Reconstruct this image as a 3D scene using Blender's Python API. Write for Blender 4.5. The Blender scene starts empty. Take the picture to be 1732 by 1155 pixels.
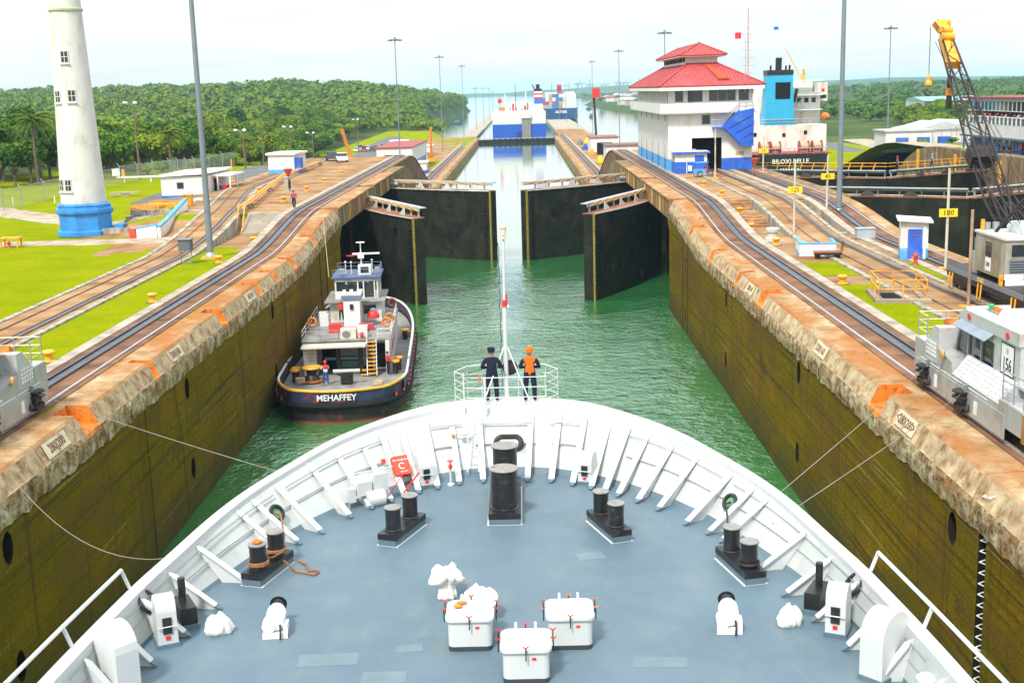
import bpy, bmesh, math, random
import numpy as np
from mathutils import Vector, Matrix, Euler, noise

SC = bpy.context.scene
COL = SC.collection
rad = math.radians
PI = math.pi

# ------------------------------------------------------------------ camera
cam_d = bpy.data.cameras.new("camera")
cam = bpy.data.objects.new("camera", cam_d); COL.objects.link(cam)
PITCH, YAW, ROLL = 0.200543, 0.01178, -0.02811
cam_d.sensor_width = 36.0
cam_d.lens = 2083.65 / 1732.0 * 36.0
cam_d.clip_start = 0.3; cam_d.clip_end = 40000
_f = Vector((-math.sin(YAW) * math.cos(PITCH), math.cos(YAW) * math.cos(PITCH), -math.sin(PITCH)))
_r = Vector((math.cos(YAW), math.sin(YAW), 0)); _u = _r.cross(_f)
_r2 = math.cos(ROLL) * _r + math.sin(ROLL) * _u
_u2 = -math.sin(ROLL) * _r + math.cos(ROLL) * _u
_m = Matrix((_r2, _u2, -_f)).transposed().to_4x4()
_m.translation = Vector((1.9535, 0.0, 22.4678))
cam.matrix_world = _m
SC.camera = cam

# ------------------------------------------------------------------ sky and sun
SUN_EL, SUN_AZ = rad(52), rad(205)       # azimuth clockwise from +Y
W = bpy.data.worlds.new("World"); SC.world = W; W.use_nodes = True
nt = W.node_tree; nt.nodes.clear()
wo = nt.nodes.new("ShaderNodeOutputWorld")
sky = nt.nodes.new("ShaderNodeTexSky"); sky.sky_type = 'NISHITA'; sky.sun_disc = False
sky.sun_elevation = SUN_EL; sky.sun_rotation = SUN_AZ
sky.dust_density = 3.0; sky.air_density = 1.2; sky.altitude = 20
bg1 = nt.nodes.new("ShaderNodeBackground"); bg1.inputs[1].default_value = 0.10
nt.links.new(sky.outputs[0], bg1.inputs[0])
bg2 = nt.nodes.new("ShaderNodeBackground")                      # overcast cloud deck
tc = nt.nodes.new("ShaderNodeTexCoord")
sep = nt.nodes.new("ShaderNodeSeparateXYZ"); nt.links.new(tc.outputs['Generated'], sep.inputs[0])
mx = nt.nodes.new("ShaderNodeMath"); mx.operation = 'MAXIMUM'; mx.inputs[1].default_value = 0.0
nt.links.new(sep.outputs[2], mx.inputs[0])
ad = nt.nodes.new("ShaderNodeMath"); ad.operation = 'ADD'; ad.inputs[1].default_value = 0.09
nt.links.new(mx.outputs[0], ad.inputs[0])
dx = nt.nodes.new("ShaderNodeMath"); dx.operation = 'DIVIDE'; nt.links.new(sep.outputs[0], dx.inputs[0]); nt.links.new(ad.outputs[0], dx.inputs[1])
dy = nt.nodes.new("ShaderNodeMath"); dy.operation = 'DIVIDE'; nt.links.new(sep.outputs[1], dy.inputs[0]); nt.links.new(ad.outputs[0], dy.inputs[1])
cmb = nt.nodes.new("ShaderNodeCombineXYZ"); nt.links.new(dx.outputs[0], cmb.inputs[0]); nt.links.new(dy.outputs[0], cmb.inputs[1])
nz = nt.nodes.new("ShaderNodeTexNoise"); nz.inputs['Scale'].default_value = 0.55; nz.inputs['Detail'].default_value = 6; nz.inputs['Roughness'].default_value = 0.55
nz.inputs['Distortion'].default_value = 0.4
nt.links.new(cmb.outputs[0], nz.inputs['Vector'])
cr = nt.nodes.new("ShaderNodeValToRGB")
cr.color_ramp.elements[0].position = 0.34; cr.color_ramp.elements[0].color = (0.86, 0.93, 0.96, 1)
cr.color_ramp.elements[1].position = 0.60; cr.color_ramp.elements[1].color = (1.0, 1.02, 1.025, 1)
nt.links.new(nz.outputs[0], cr.inputs[0]); nt.links.new(cr.outputs[0], bg2.inputs[0])
# CIE overcast sky: brighter towards the zenith
cie = nt.nodes.new("ShaderNodeMath"); cie.operation = 'MULTIPLY_ADD'; cie.inputs[1].default_value = 0.46; cie.inputs[2].default_value = 0.53
nt.links.new(mx.outputs[0], cie.inputs[0])
nt.links.new(cie.outputs[0], bg2.inputs[1])
mixs = nt.nodes.new("ShaderNodeMixShader"); mixs.inputs[0].default_value = 0.86
nt.links.new(bg1.outputs[0], mixs.inputs[1]); nt.links.new(bg2.outputs[0], mixs.inputs[2])
nt.links.new(mixs.outputs[0], wo.inputs[0])

sun_d = bpy.data.lights.new("sun", 'SUN'); sun_d.energy = 2.2; sun_d.angle = rad(8); sun_d.color = (1.0, 0.95, 0.86)
sun = bpy.data.objects.new("sun", sun_d); COL.objects.link(sun)
_sd = Vector((math.sin(SUN_AZ) * math.cos(SUN_EL), math.cos(SUN_AZ) * math.cos(SUN_EL), math.sin(SUN_EL)))
sun.rotation_euler = _sd.to_track_quat('Z', 'Y').to_euler()

SC.view_settings.view_transform = 'Standard'; SC.view_settings.look = 'None'
SC.view_settings.exposure = 1.08; SC.view_settings.gamma = 1.0; SC.view_settings.use_curve_mapping = False
SC.render.film_transparent = False
try:
    SC.cycles.use_denoising = True; SC.cycles.max_bounces = 6; SC.cycles.volume_bounces = 1
    SC.cycles.transparent_max_bounces = 8; SC.cycles.caustics_reflective = False; SC.cycles.caustics_refractive = False
    SC.cycles.volume_step_rate = 4.0
except Exception: pass

# ------------------------------------------------------------------ helpers
def tag(o, label=None, cat=None, group=None, kind=None):
    if label: o["label"] = label
    if cat: o["category"] = cat
    if group: o["group"] = group
    if kind: o["kind"] = kind
    return o

def empty(name, loc=(0, 0, 0), rz=0.0, parent=None):
    o = bpy.data.objects.new(name, None); COL.objects.link(o)
    o.empty_display_size = 0.2; o.location = loc; o.rotation_euler = (0, 0, rz)
    if parent: o.parent = parent
    return o

def thing(name, label, cat, loc=(0, 0, 0), rz=0.0, group=None):
    return tag(empty(name, loc, rz), label, cat, group)

def link(name, mesh, parent=None, loc=None, rot=None, scale=None):
    o = bpy.data.objects.new(name, mesh); COL.objects.link(o)
    if parent: o.parent = parent
    if loc is not None: o.location = loc
    if rot is not None: o.rotation_euler = rot
    if scale is not None: o.scale = scale
    return o

def copy_tree(o, parent=None):
    c = o.copy(); COL.objects.link(c); c.parent = parent
    for ch in o.children: copy_tree(ch, c)
    return c

def orient(d):
    d = Vector(d).normalized()
    a = Vector((0, 0, 1)) if abs(d.z) < 0.95 else Vector((1, 0, 0))
    s = d.cross(a).normalized(); t = s.cross(d).normalized()
    return d, s, t

class MB:
    def __init__(s): s.v = []; s.f = []; s.m = []
    def _add(s, vs, fs, m):
        b = len(s.v); s.v += [tuple(p) for p in vs]
        for f in fs: s.f.append([i + b for i in f]); s.m.append(m)
        return s
    def box(s, x0, x1, y0, y1, z0, z1, m=0):
        return s._add([(x0,y0,z0),(x1,y0,z0),(x1,y1,z0),(x0,y1,z0),(x0,y0,z1),(x1,y0,z1),(x1,y1,z1),(x0,y1,z1)],
                      [(0,3,2,1),(4,5,6,7),(0,1,5,4),(1,2,6,5),(2,3,7,6),(3,0,4,7)], m)
    def obox(s, c, size, rz=0, m=0, rx=0, ry=0):
        R = Euler((rx, ry, rz)).to_matrix(); h = Vector(size) / 2; c = Vector(c)
        vs = [c + R @ Vector((sx*h.x, sy*h.y, sz*h.z)) for sz in (-1,1) for sx, sy in ((-1,-1),(1,-1),(1,1),(-1,1))]
        return s._add(vs, [(0,3,2,1),(4,5,6,7),(0,1,5,4),(1,2,6,5),(2,3,7,6),(3,0,4,7)], m)
    def bar(s, p, q, w, h=None, m=0):
        h = h or w; p, q = Vector(p), Vector(q); d, a, b = orient(q - p)
        a = a * w / 2; b = b * h / 2
        vs = [p-a-b, p+a-b, p+a+b, p-a+b, q-a-b, q+a-b, q+a+b, q-a+b]
        return s._add(vs, [(3,2,1,0),(4,5,6,7),(0,1,5,4),(1,2,6,5),(2,3,7,6),(3,0,4,7)], m)
    def cyl(s, p, q, r0, r1=None, n=10, m=0, caps=True):
        r1 = r0 if r1 is None else r1; p, q = Vector(p), Vector(q); d, a, b = orient(q - p)
        vs = []
        for c, r in ((p, r0), (q, r1)):
            for i in range(n):
                t = 2*PI*i/n; vs.append(c + a*(r*math.cos(t)) + b*(r*math.sin(t)))
        fs = [(i, (i+1) % n, n+(i+1) % n, n+i) for i in range(n)]
        fs = [tuple(reversed(f)) for f in fs]
        if caps: fs += [tuple(range(n)), tuple(reversed(range(n, 2*n)))]
        return s._add(vs, fs, m)
    def tube(s, pts, r, n=6, m=0, closed=False, caps=True):
        pts = [Vector(p) for p in pts]; k = len(pts); vs = []
        rs = r if isinstance(r, (list, tuple)) else [r]*k
        prev = None
        for i, p in enumerate(pts):
            if closed: d = pts[(i+1) % k] - pts[i-1]
            else: d = pts[min(i+1, k-1)] - pts[max(i-1, 0)]
            d.normalize()
            if prev is None: _, a, b = orient(d)
            else:
                a = prev - d * prev.dot(d)
                if a.length < 1e-5: _, a, b = orient(d)
                a.normalize(); b = a.cross(d)
            prev = a
            for j in range(n):
                t = 2*PI*j/n; vs.append(p + a*(rs[i]*math.cos(t)) + b*(rs[i]*math.sin(t)))
        fs = []
        for i in range(k if closed else k-1):
            for j in range(n):
                i2 = (i+1) % k
                fs.append((i2*n+j, i2*n+(j+1) % n, i*n+(j+1) % n, i*n+j))
        if not closed and caps: fs += [tuple(reversed(range(n))), tuple(range((k-1)*n, k*n))]
        return s._add(vs, [tuple(reversed(f)) for f in fs], m)
    def lathe(s, prof, n=16, c=(0,0,0), m=0, cap=True, mfun=None, rot=0.0):
        vs = []; c = Vector(c)
        for r, z in prof:
            for j in range(n):
                t = 2*PI*j/n + rot; vs.append(c + Vector((r*math.cos(t), r*math.sin(t), z)))
        b = len(s.v); s.v += [tuple(p) for p in vs]
        for i in range(len(prof)-1):
            for j in range(n):
                s.f.append([b+i*n+j, b+i*n+(j+1) % n, b+(i+1)*n+(j+1) % n, b+(i+1)*n+j])
                s.m.append(mfun(i) if mfun else m)
        if cap:
            s.f.append([b+j for j in reversed(range(n))]); s.m.append(mfun(0) if mfun else m)
            s.f.append([b+(len(prof)-1)*n+j for j in range(n)]); s.m.append(mfun(len(prof)-2) if mfun else m)
        return s
    def prism(s, poly, vec, m=0):
        poly = [Vector(p) for p in poly]; vec = Vector(vec); n = len(poly)
        nrm = sum(((poly[i]-poly[0]).cross(poly[(i+1) % n]-poly[0]) for i in range(1, n-1)), Vector())
        if nrm.dot(vec) > 0: poly = list(reversed(poly))
        vs = poly + [p + vec for p in poly]
        fs = [tuple(range(n)), tuple(reversed(range(n, 2*n)))] + [((i+1) % n, i, n+i, n+(i+1) % n) for i in range(n)]
        return s._add(vs, fs, m)
    def ell(s, c, rx, ry, rz, nu=10, nv=7, m=0):
        c = Vector(c); vs = [c + Vector((0,0,-rz))]
        for i in range(1, nv):
            a = -PI/2 + PI*i/nv
            for j in range(nu):
                t = 2*PI*j/nu; vs.append(c + Vector((rx*math.cos(a)*math.cos(t), ry*math.cos(a)*math.sin(t), rz*math.sin(a))))
        vs.append(c + Vector((0,0,rz))); fs = []
        for j in range(nu): fs.append((0, 1+(j+1) % nu, 1+j))
        for i in range(nv-2):
            for j in range(nu):
                a, b2 = 1+i*nu+j, 1+i*nu+(j+1) % nu; fs.append((a, b2, b2+nu, a+nu))
        L = len(vs)-1; o = 1+(nv-2)*nu
        for j in range(nu): fs.append((o+j, o+(j+1) % nu, L))
        return s._add(vs, fs, m)
    def quad(s, a, b, c, d, m=0): return s._add([a,b,c,d], [(0,1,2,3)], m)
    def poly(s, pts, m=0): return s._add(pts, [tuple(range(len(pts)))], m)
    def loft(s, secs, m=0, closed=False, caps=False, mfun=None, flip=False):
        n = len(secs[0]); b = len(s.v)
        for q in secs: s.v += [tuple(p) for p in q]
        jj = n if closed else n-1
        for i in range(len(secs)-1):
            for j in range(jj):
                f = [b+i*n+j, b+i*n+(j+1) % n, b+(i+1)*n+(j+1) % n, b+(i+1)*n+j]
                if flip: f.reverse()
                s.f.append(f); s.m.append(mfun(i, j) if mfun else m)
        if caps:
            s.f.append([b+j for j in range(n)] if flip else [b+j for j in reversed(range(n))]); s.m.append(m)
            e = [b+(len(secs)-1)*n+j for j in range(n)]
            if flip: e.reverse()
            s.f.append(e); s.m.append(m)
        return s
    def mesh(s, name, mats, smooth=False):
        me = bpy.data.meshes.new(name); me.from_pydata(s.v, [], s.f)
        if not isinstance(mats, (list, tuple)): mats = [mats]
        for x in mats: me.materials.append(x)
        if len(mats) > 1: me.polygons.foreach_set("material_index", s.m)
        if smooth: 
            me.polygons.foreach_set("use_smooth", [True]*len(me.polygons))
            try: me.set_sharp_from_angle(angle=rad(40 if smooth is True else smooth))
            except Exception: pass
        me.update(); return me
    def build(s, name, mats, parent=None, smooth=False, loc=None, rot=None):
        return link(name, s.mesh(name, mats, smooth), parent, loc, rot)

def text_mesh(body, size, mat, name="lettering", extrude=0.004, align='CENTER', sx=1.0, bold=0.0):
    cu = bpy.data.curves.new(name, 'FONT'); cu.body = body; cu.size = size; cu.extrude = extrude
    cu.align_x = align; cu.align_y = 'CENTER'; cu.resolution_u = 2; cu.offset = bold
    o = bpy.data.objects.new(name, cu); COL.objects.link(o)
    dg = bpy.context.evaluated_depsgraph_get(); dg.update()
    me = bpy.data.meshes.new_from_object(o.evaluated_get(dg)); bpy.data.objects.remove(o); bpy.data.curves.remove(cu)
    if sx != 1.0:
        for v in me.vertices: v.co.x *= sx
    me.materials.clear(); me.materials.append(mat); me.name = name
    return me

def face_matrix(origin, right, up):
    r = Vector(right).normalized(); u = Vector(up).normalized(); n = r.cross(u)
    m = Matrix((r, u, n)).transposed().to_4x4(); m.translation = Vector(origin); return m

def put_text(body, size, mat, origin, right, up, parent, name="lettering", **k):
    o = link(name, text_mesh(body, size, mat, name, **k), parent); o.matrix_local = face_matrix(origin, right, up); return o

# ------------------------------------------------------------------ materials
MATS = {}
def M(name, col, rough=0.6, metal=0.0, var=0.15, scale=1.0, dirt=None, dirt_amt=0.0, dirt_scale=0.6, dirt_z=1.0,
      bump=0.0, bscale=8.0, spec=0.5, coat=0.0, obj=False, hue=None, detail=5, emit=0.0):
    if name in MATS: return MATS[name]
    m = bpy.data.materials.new(name); m.use_nodes = True; N = m.node_tree.nodes; L = m.node_tree.links
    b = N["Principled BSDF"]; b.inputs["Roughness"].default_value = rough; b.inputs["Metallic"].default_value = metal
    b.inputs["Specular IOR Level"].default_value = min(spec, 0.12) if rough >= 0.8 else spec; b.inputs["Coat Weight"].default_value = coat
    if obj: t = N.new("ShaderNodeTexCoord"); P = t.outputs["Object"]
    else: t = N.new("ShaderNodeNewGeometry"); P = t.outputs["Position"]
    n1 = N.new("ShaderNodeTexNoise"); n1.inputs["Scale"].default_value = scale; n1.inputs["Detail"].default_value = detail
    L.new(P, n1.inputs["Vector"])
    r = N.new("ShaderNodeValToRGB"); e = r.color_ramp.elements
    c2 = hue if hue else tuple(min(1, c*(1+var)) for c in col)
    c1 = tuple(c*(1-var) for c in col)
    e[0].position = 0.3; e[0].color = (*c1, 1); e[1].position = 0.7; e[1].color = (*c2, 1)
    L.new(n1.outputs[0], r.inputs[0]); out = r.outputs[0]
    if dirt:
        mp = N.new("ShaderNodeMapping"); mp.inputs["Scale"].default_value = (1, 1, dirt_z); L.new(P, mp.inputs[0])
        n2 = N.new("ShaderNodeTexNoise"); n2.inputs["Scale"].default_value = dirt_scale; n2.inputs["Detail"].default_value = 8; n2.inputs["Roughness"].default_value = 0.65
        L.new(mp.outputs[0], n2.inputs["Vector"])
        r2 = N.new("ShaderNodeValToRGB"); r2.color_ramp.elements[0].position = 0.62 - 0.35*dirt_amt; r2.color_ramp.elements[1].position = 0.78 - 0.2*dirt_amt
        L.new(n2.outputs[0], r2.inputs[0])
        mi = N.new("ShaderNodeMix"); mi.data_type = 'RGBA'; mi.inputs[7].default_value = (*dirt, 1)
        L.new(r2.outputs[0], mi.inputs[0]); L.new(out, mi.inputs[6]); out = mi.outputs[2]
    L.new(out, b.inputs["Base Color"])
    if bump:
        n3 = N.new("ShaderNodeTexNoise"); n3.inputs["Scale"].default_value = bscale; n3.inputs["Detail"].default_value = 4; L.new(P, n3.inputs["Vector"])
        bp = N.new("ShaderNodeBump"); bp.inputs["Strength"].default_value = bump; bp.inputs["Distance"].default_value = 0.05
        L.new(n3.outputs[0], bp.inputs["Height"]); L.new(bp.outputs[0], b.inputs["Normal"])
    if emit: b.inputs["Emission Color"].default_value = (*col, 1); b.inputs["Emission Strength"].default_value = emit
    MATS[name] = m; return m

RUST = (0.16, 0.055, 0.02)
white = M("white_paint", (0.80, 0.81, 0.81), 0.35, var=0.03, dirt=(0.55, 0.52, 0.46), dirt_amt=0.25, dirt_scale=0.8, dirt_z=0.3)
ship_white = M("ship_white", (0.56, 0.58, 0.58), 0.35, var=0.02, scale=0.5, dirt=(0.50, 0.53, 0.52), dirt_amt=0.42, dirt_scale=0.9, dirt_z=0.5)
house_white = M("house_white", (0.68, 0.67, 0.645), 0.6, var=0.04, dirt=(0.52, 0.49, 0.42), dirt_amt=0.22, dirt_scale=0.5, dirt_z=0.35)
blue = M("blue_paint", (0.015, 0.10, 0.52), 0.5, var=0.12, dirt=(0.10, 0.20, 0.45), dirt_amt=0.3)
sky_blue = M("light_blue_paint", (0.06, 0.36, 0.72), 0.5, var=0.10, dirt=(0.25, 0.42, 0.55), dirt_amt=0.35)
light_blue = M("lighthouse_blue", (0.03, 0.24, 0.62), 0.5, var=0.12, dirt=(0.03, 0.14, 0.42), dirt_amt=0.4, dirt_scale=0.9)
orange = M("orange_paint", (0.66, 0.19, 0.015), 0.55, var=0.2, dirt=RUST, dirt_amt=0.45, dirt_scale=3)
yellow_orange = M("yellow_orange_paint", (0.80, 0.36, 0.02), 0.5, var=0.12, dirt=RUST, dirt_amt=0.3, dirt_scale=2)
yellow = M("yellow_paint", (0.85, 0.58, 0.01), 0.5, var=0.08)
red = M("red_paint", (0.62, 0.025, 0.02), 0.45, var=0.12)
black = M("black_paint", (0.012, 0.013, 0.015), 0.38, var=0.3, dirt=(0.07, 0.055, 0.05), dirt_amt=0.25, dirt_scale=4)
black_metal = M("black_steel", (0.02, 0.02, 0.022), 0.5, 0.3, var=0.4, dirt=(0.09, 0.045, 0.025), dirt_amt=0.3, dirt_scale=3)
rubber = M("rubber", (0.015, 0.015, 0.016), 0.8, var=0.3)
steel = M("galvanised_steel", (0.36, 0.39, 0.43), 0.4, 0.5, var=0.12, scale=0.8)
mast_grey = M("mast_grey", (0.20, 0.235, 0.28), 0.45, 0.3, var=0.1, scale=0.6, dirt=(0.13, 0.12, 0.12), dirt_amt=0.2)
rail_steel = M("rail_steel", (0.10, 0.115, 0.14), 0.35, 0.7, var=0.3, scale=2, dirt=(0.10, 0.05, 0.03), dirt_amt=0.25, dirt_scale=1.5)
rail_bright = M("polished_rail", (0.62, 0.64, 0.68), 0.3, 0.6, var=0.1)
loco_silver = M("loco_silver", (0.44, 0.45, 0.45), 0.42, 0.35, var=0.08, scale=1.5, dirt=(0.30, 0.26, 0.20), dirt_amt=0.35, dirt_scale=1.2, dirt_z=0.5)
loco_panel = M("loco_panel", (0.55, 0.57, 0.56), 0.4, 0.25, var=0.06, scale=1.5, dirt=(0.38, 0.33, 0.27), dirt_amt=0.3, dirt_scale=1.5)
dark_glass = M("dark_glass", (0.018, 0.025, 0.03), 0.06, 0.0, var=0.3, spec=0.8)
dark = M("dark_interior", (0.012, 0.012, 0.012), 0.9, var=0.3)
concrete = M("concrete", (0.33, 0.27, 0.20), 0.85, var=0.22, scale=0.35, dirt=(0.13, 0.085, 0.06), dirt_amt=0.55, dirt_scale=0.5, bump=0.35, bscale=14)
concrete_lt = M("light_concrete", (0.38, 0.345, 0.28), 0.85, var=0.15, scale=0.6, dirt=(0.22, 0.18, 0.14), dirt_amt=0.45, dirt_scale=0.7, bump=0.3, bscale=12)
concrete_wall = M("mossy_white_wall", (0.40, 0.375, 0.31), 0.85, var=0.12, scale=0.8, dirt=(0.10, 0.10, 0.075), dirt_amt=0.55, dirt_scale=1.6, dirt_z=0.25, bump=0.3)
paving = M("rusty_paving", (0.33, 0.21, 0.105), 0.85, var=0.25, scale=0.25, dirt=(0.20, 0.085, 0.035), dirt_amt=0.55, dirt_scale=0.28, bump=0.3, bscale=10)
trackbed = M("rust_trackbed", (0.20, 0.105, 0.058), 0.85, var=0.3, scale=0.4, dirt=(0.09, 0.05, 0.04), dirt_amt=0.5, dirt_scale=0.5, bump=0.3)
asphalt = M("asphalt", (0.13, 0.135, 0.14), 0.85, var=0.15, scale=0.3, bump=0.2, bscale=20)
path_mat = M("worn_path", (0.20, 0.155, 0.125), 0.9, var=0.2, scale=0.4, dirt=(0.12, 0.13, 0.03), dirt_amt=0.4, dirt_scale=0.5)
soil = M("orange_soil", (0.42, 0.16, 0.035), 0.95, var=0.25, scale=1.5, bump=0.6, bscale=3)
wood = M("weathered_wood", (0.24, 0.17, 0.11), 0.8, var=0.25, scale=2)
pole_wood = M("pole_wood", (0.17, 0.12, 0.085), 0.85, var=0.2, scale=2)
lattice_dark = M("boom_black", (0.022, 0.018, 0.02), 0.5, 0.2, var=0.4, dirt=(0.10, 0.03, 0.03), dirt_amt=0.3, dirt_scale=2)
canvas = M("white_canvas", (0.80, 0.77, 0.71), 0.85, var=0.06, scale=4, dirt=(0.60, 0.50, 0.40), dirt_amt=0.3, dirt_scale=3, bump=0.5, bscale=9)
rope = M("rope", (0.42, 0.31, 0.20), 0.9, var=0.25, scale=9)
rope_brown = M("brown_rope", (0.28, 0.13, 0.06), 0.9, var=0.25, scale=9)
skin = M("skin", (0.34, 0.18, 0.11), 0.6, var=0.08)
navy = M("navy_cloth", (0.014, 0.018, 0.035), 0.85, var=0.25, scale=6)
jean = M("blue_cloth", (0.03, 0.09, 0.30), 0.85, var=0.2, scale=6)
orange_cloth = M("orange_cloth", (0.86, 0.13, 0.012), 0.8, var=0.08, scale=6)
white_cloth = M("white_cloth", (0.72, 0.72, 0.72), 0.85, var=0.06, scale=6)
red_cloth = M("red_cloth", (0.62, 0.05, 0.03), 0.85, var=0.1, scale=6)
hair_m = M("hair", (0.015, 0.011, 0.009), 0.7)
# ------------------------------------------------------------------ special surface materials
def node_mat(name):
    m = bpy.data.materials.new(name); m.use_nodes = True; MATS[name] = m
    return m, m.node_tree.nodes, m.node_tree.links, m.node_tree.nodes["Principled BSDF"]

def noise_node(N, L, vec, scale, detail=5, rough=0.55, sc=(1,1,1), dist=0.0):
    if sc != (1,1,1):
        mp = N.new("ShaderNodeMapping"); mp.inputs["Scale"].default_value = sc; L.new(vec, mp.inputs[0]); vec = mp.outputs[0]
    n = N.new("ShaderNodeTexNoise"); n.inputs["Scale"].default_value = scale; n.inputs["Detail"].default_value = detail
    n.inputs["Roughness"].default_value = rough; n.inputs["Distortion"].default_value = dist; L.new(vec, n.inputs["Vector"]); return n.outputs[0]

def ramp(N, L, fac, stops):
    r = N.new("ShaderNodeValToRGB"); el = r.color_ramp.elements
    while len(el) < len(stops): el.new(0.5)
    for e, (p, c) in zip(el, stops): e.position = p; e.color = (*c, 1) if len(c) == 3 else c
    L.new(fac, r.inputs[0]); return r.outputs[0]

def mixc(N, L, fac, a, b):
    m = N.new("ShaderNodeMix"); m.data_type = 'RGBA'
    if isinstance(fac, float): m.inputs[0].default_value = fac
    else: L.new(fac, m.inputs[0])
    for i, x in ((6, a), (7, b)):
        if isinstance(x, tuple): m.inputs[i].default_value = (*x, 1)
        else: L.new(x, m.inputs[i])
    return m.outputs[2]

def math_n(N, L, op, a, b=None, clamp=False):
    m = N.new("ShaderNodeMath"); m.operation = op; m.use_clamp = clamp
    for i, x in ((0, a), (1, b)):
        if x is None: continue
        if isinstance(x, (int, float)): m.inputs[i].default_value = x
        else: L.new(x, m.inputs[i])
    return m.outputs[0]

def pos(N):
    return N.new("ShaderNodeNewGeometry").outputs["Position"]

# algae-covered lock wall
wall_algae, N, L, B = node_mat("algae_wall")
P = pos(N)
base = ramp(N, L, noise_node(N, L, P, 0.30, 7, 0.62, (1, 0.5, 1.0)), [(0.30, (0.130, 0.075, 0.014)), (0.46, (0.125, 0.096, 0.010)), (0.62, (0.180, 0.108, 0.018)), (0.78, (0.27, 0.155, 0.040))])
boards = noise_node(N, L, P, 1.0, 3, 0.6, (1.0, 0.05, 4.5), 0.1)
base = mixc(N, L, ramp(N, L, boards, [(0.52, (0,0,0)), (0.66, (0.8,0.8,0.8))]), base, (0.045, 0.036, 0.010))
lines = noise_node(N, L, P, 1.0, 2, 0.5, (1.0, 0.07, 7.0))
base = mixc(N, L, ramp(N, L, lines, [(0.66, (0,0,0)), (0.73, (0.55,0.55,0.55))]), base, (0.42, 0.34, 0.16))
fine = noise_node(N, L, P, 9.0, 5, 0.7)
base = mixc(N, L, ramp(N, L, fine, [(0.50, (0,0,0)), (0.66, (0.8,0.8,0.8))]), base, (0.055, 0.042, 0.016))
base = mixc(N, L, ramp(N, L, fine, [(0.34, (0.7,0.7,0.7)), (0.42, (0,0,0))]), base, (0.26, 0.19, 0.08))
drip = noise_node(N, L, P, 1.0, 5, 0.65, (1.0, 1.3, 0.10))
base = mixc(N, L, ramp(N, L, drip, [(0.56, (0,0,0)), (0.70, (0.8,0.8,0.8))]), base, (0.040, 0.028, 0.014))
big = noise_node(N, L, P, 0.16, 5, 0.65, (1, 1, 1.6))
base = mixc(N, L, ramp(N, L, big, [(0.46, (0,0,0)), (0.66, (0.85,0.85,0.85))]), base, (0.095, 0.058, 0.024))
base = mixc(N, L, ramp(N, L, noise_node(N, L, P, 0.23, 6, 0.7, (1, 1, 1.3)), [(0.60, (0,0,0)), (0.70, (0.7,0.7,0.7))]), base, (0.035, 0.030, 0.020))
speck = noise_node(N, L, P, 2.2, 8, 0.75)
base = mixc(N, L, ramp(N, L, speck, [(0.56, (0,0,0)), (0.68, (0.75,0.75,0.75))]), base, (0.06, 0.036, 0.014))
sz = N.new("ShaderNodeSeparateXYZ"); L.new(P, sz.inputs[0])
low_dark = ramp(N, L, math_n(N, L, 'ADD', math_n(N, L, 'MULTIPLY', sz.outputs[2], 0.12), math_n(N, L, 'MULTIPLY', noise_node(N, L, P, 0.6, 4), 0.35)), [(0.18, (1,1,1)), (0.52, (0,0,0))])  # mask: darker grey towards the waterline, edge broken by noise
base = mixc(N, L, math_n(N, L, 'MULTIPLY', low_dark, 0.75), base, (0.045, 0.045, 0.022))
hs = N.new("ShaderNodeHueSaturation"); hs.inputs["Saturation"].default_value = 1.12; hs.inputs["Value"].default_value = 1.15; L.new(base, hs.inputs["Color"]); L.new(hs.outputs[0], B.inputs["Base Color"]); B.inputs["Roughness"].default_value = 0.85; B.inputs["Specular IOR Level"].default_value = 0.05
bp = N.new("ShaderNodeBump"); bp.inputs["Strength"].default_value = 0.7; bp.inputs["Distance"].default_value = 0.06
L.new(math_n(N, L, 'ADD', boards, noise_node(N, L, P, 5.0, 6, 0.7)), bp.inputs["Height"]); L.new(bp.outputs[0], B.inputs["Normal"])

# broken rough stone band under the coping
wall_band, N, L, B = node_mat("rough_stone_band")
P = pos(N)
vo = N.new("ShaderNodeTexVoronoi"); vo.inputs["Scale"].default_value = 3.2; L.new(P, vo.inputs["Vector"])
c0 = ramp(N, L, noise_node(N, L, P, 1.6, 8, 0.7), [(0.30, (0.045, 0.028, 0.015)), (0.44, (0.26, 0.17, 0.08)), (0.56, (0.48, 0.38, 0.24)), (0.7, (0.62, 0.56, 0.44))])
c0 = mixc(N, L, ramp(N, L, noise_node(N, L, P, 0.5, 5, 0.6), [(0.50, (0,0,0)), (0.68, (0.8,0.8,0.8))]), c0, (0.27, 0.12, 0.045))
c0 = mixc(N, L, ramp(N, L, noise_node(N, L, P, 5.0, 6, 0.75), [(0.54, (0,0,0)), (0.62, (0.85,0.85,0.85))]), c0, (0.045, 0.032, 0.02))
L.new(c0, B.inputs["Base Color"]); B.inputs["Roughness"].default_value = 0.9; B.inputs["Specular IOR Level"].default_value = 0.08
bp = N.new("ShaderNodeBump"); bp.inputs["Strength"].default_value = 0.9; bp.inputs["Distance"].default_value = 0.08
L.new(noise_node(N, L, P, 6.0, 6, 0.7), bp.inputs["Height"]); L.new(bp.outputs[0], B.inputs["Normal"])

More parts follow.
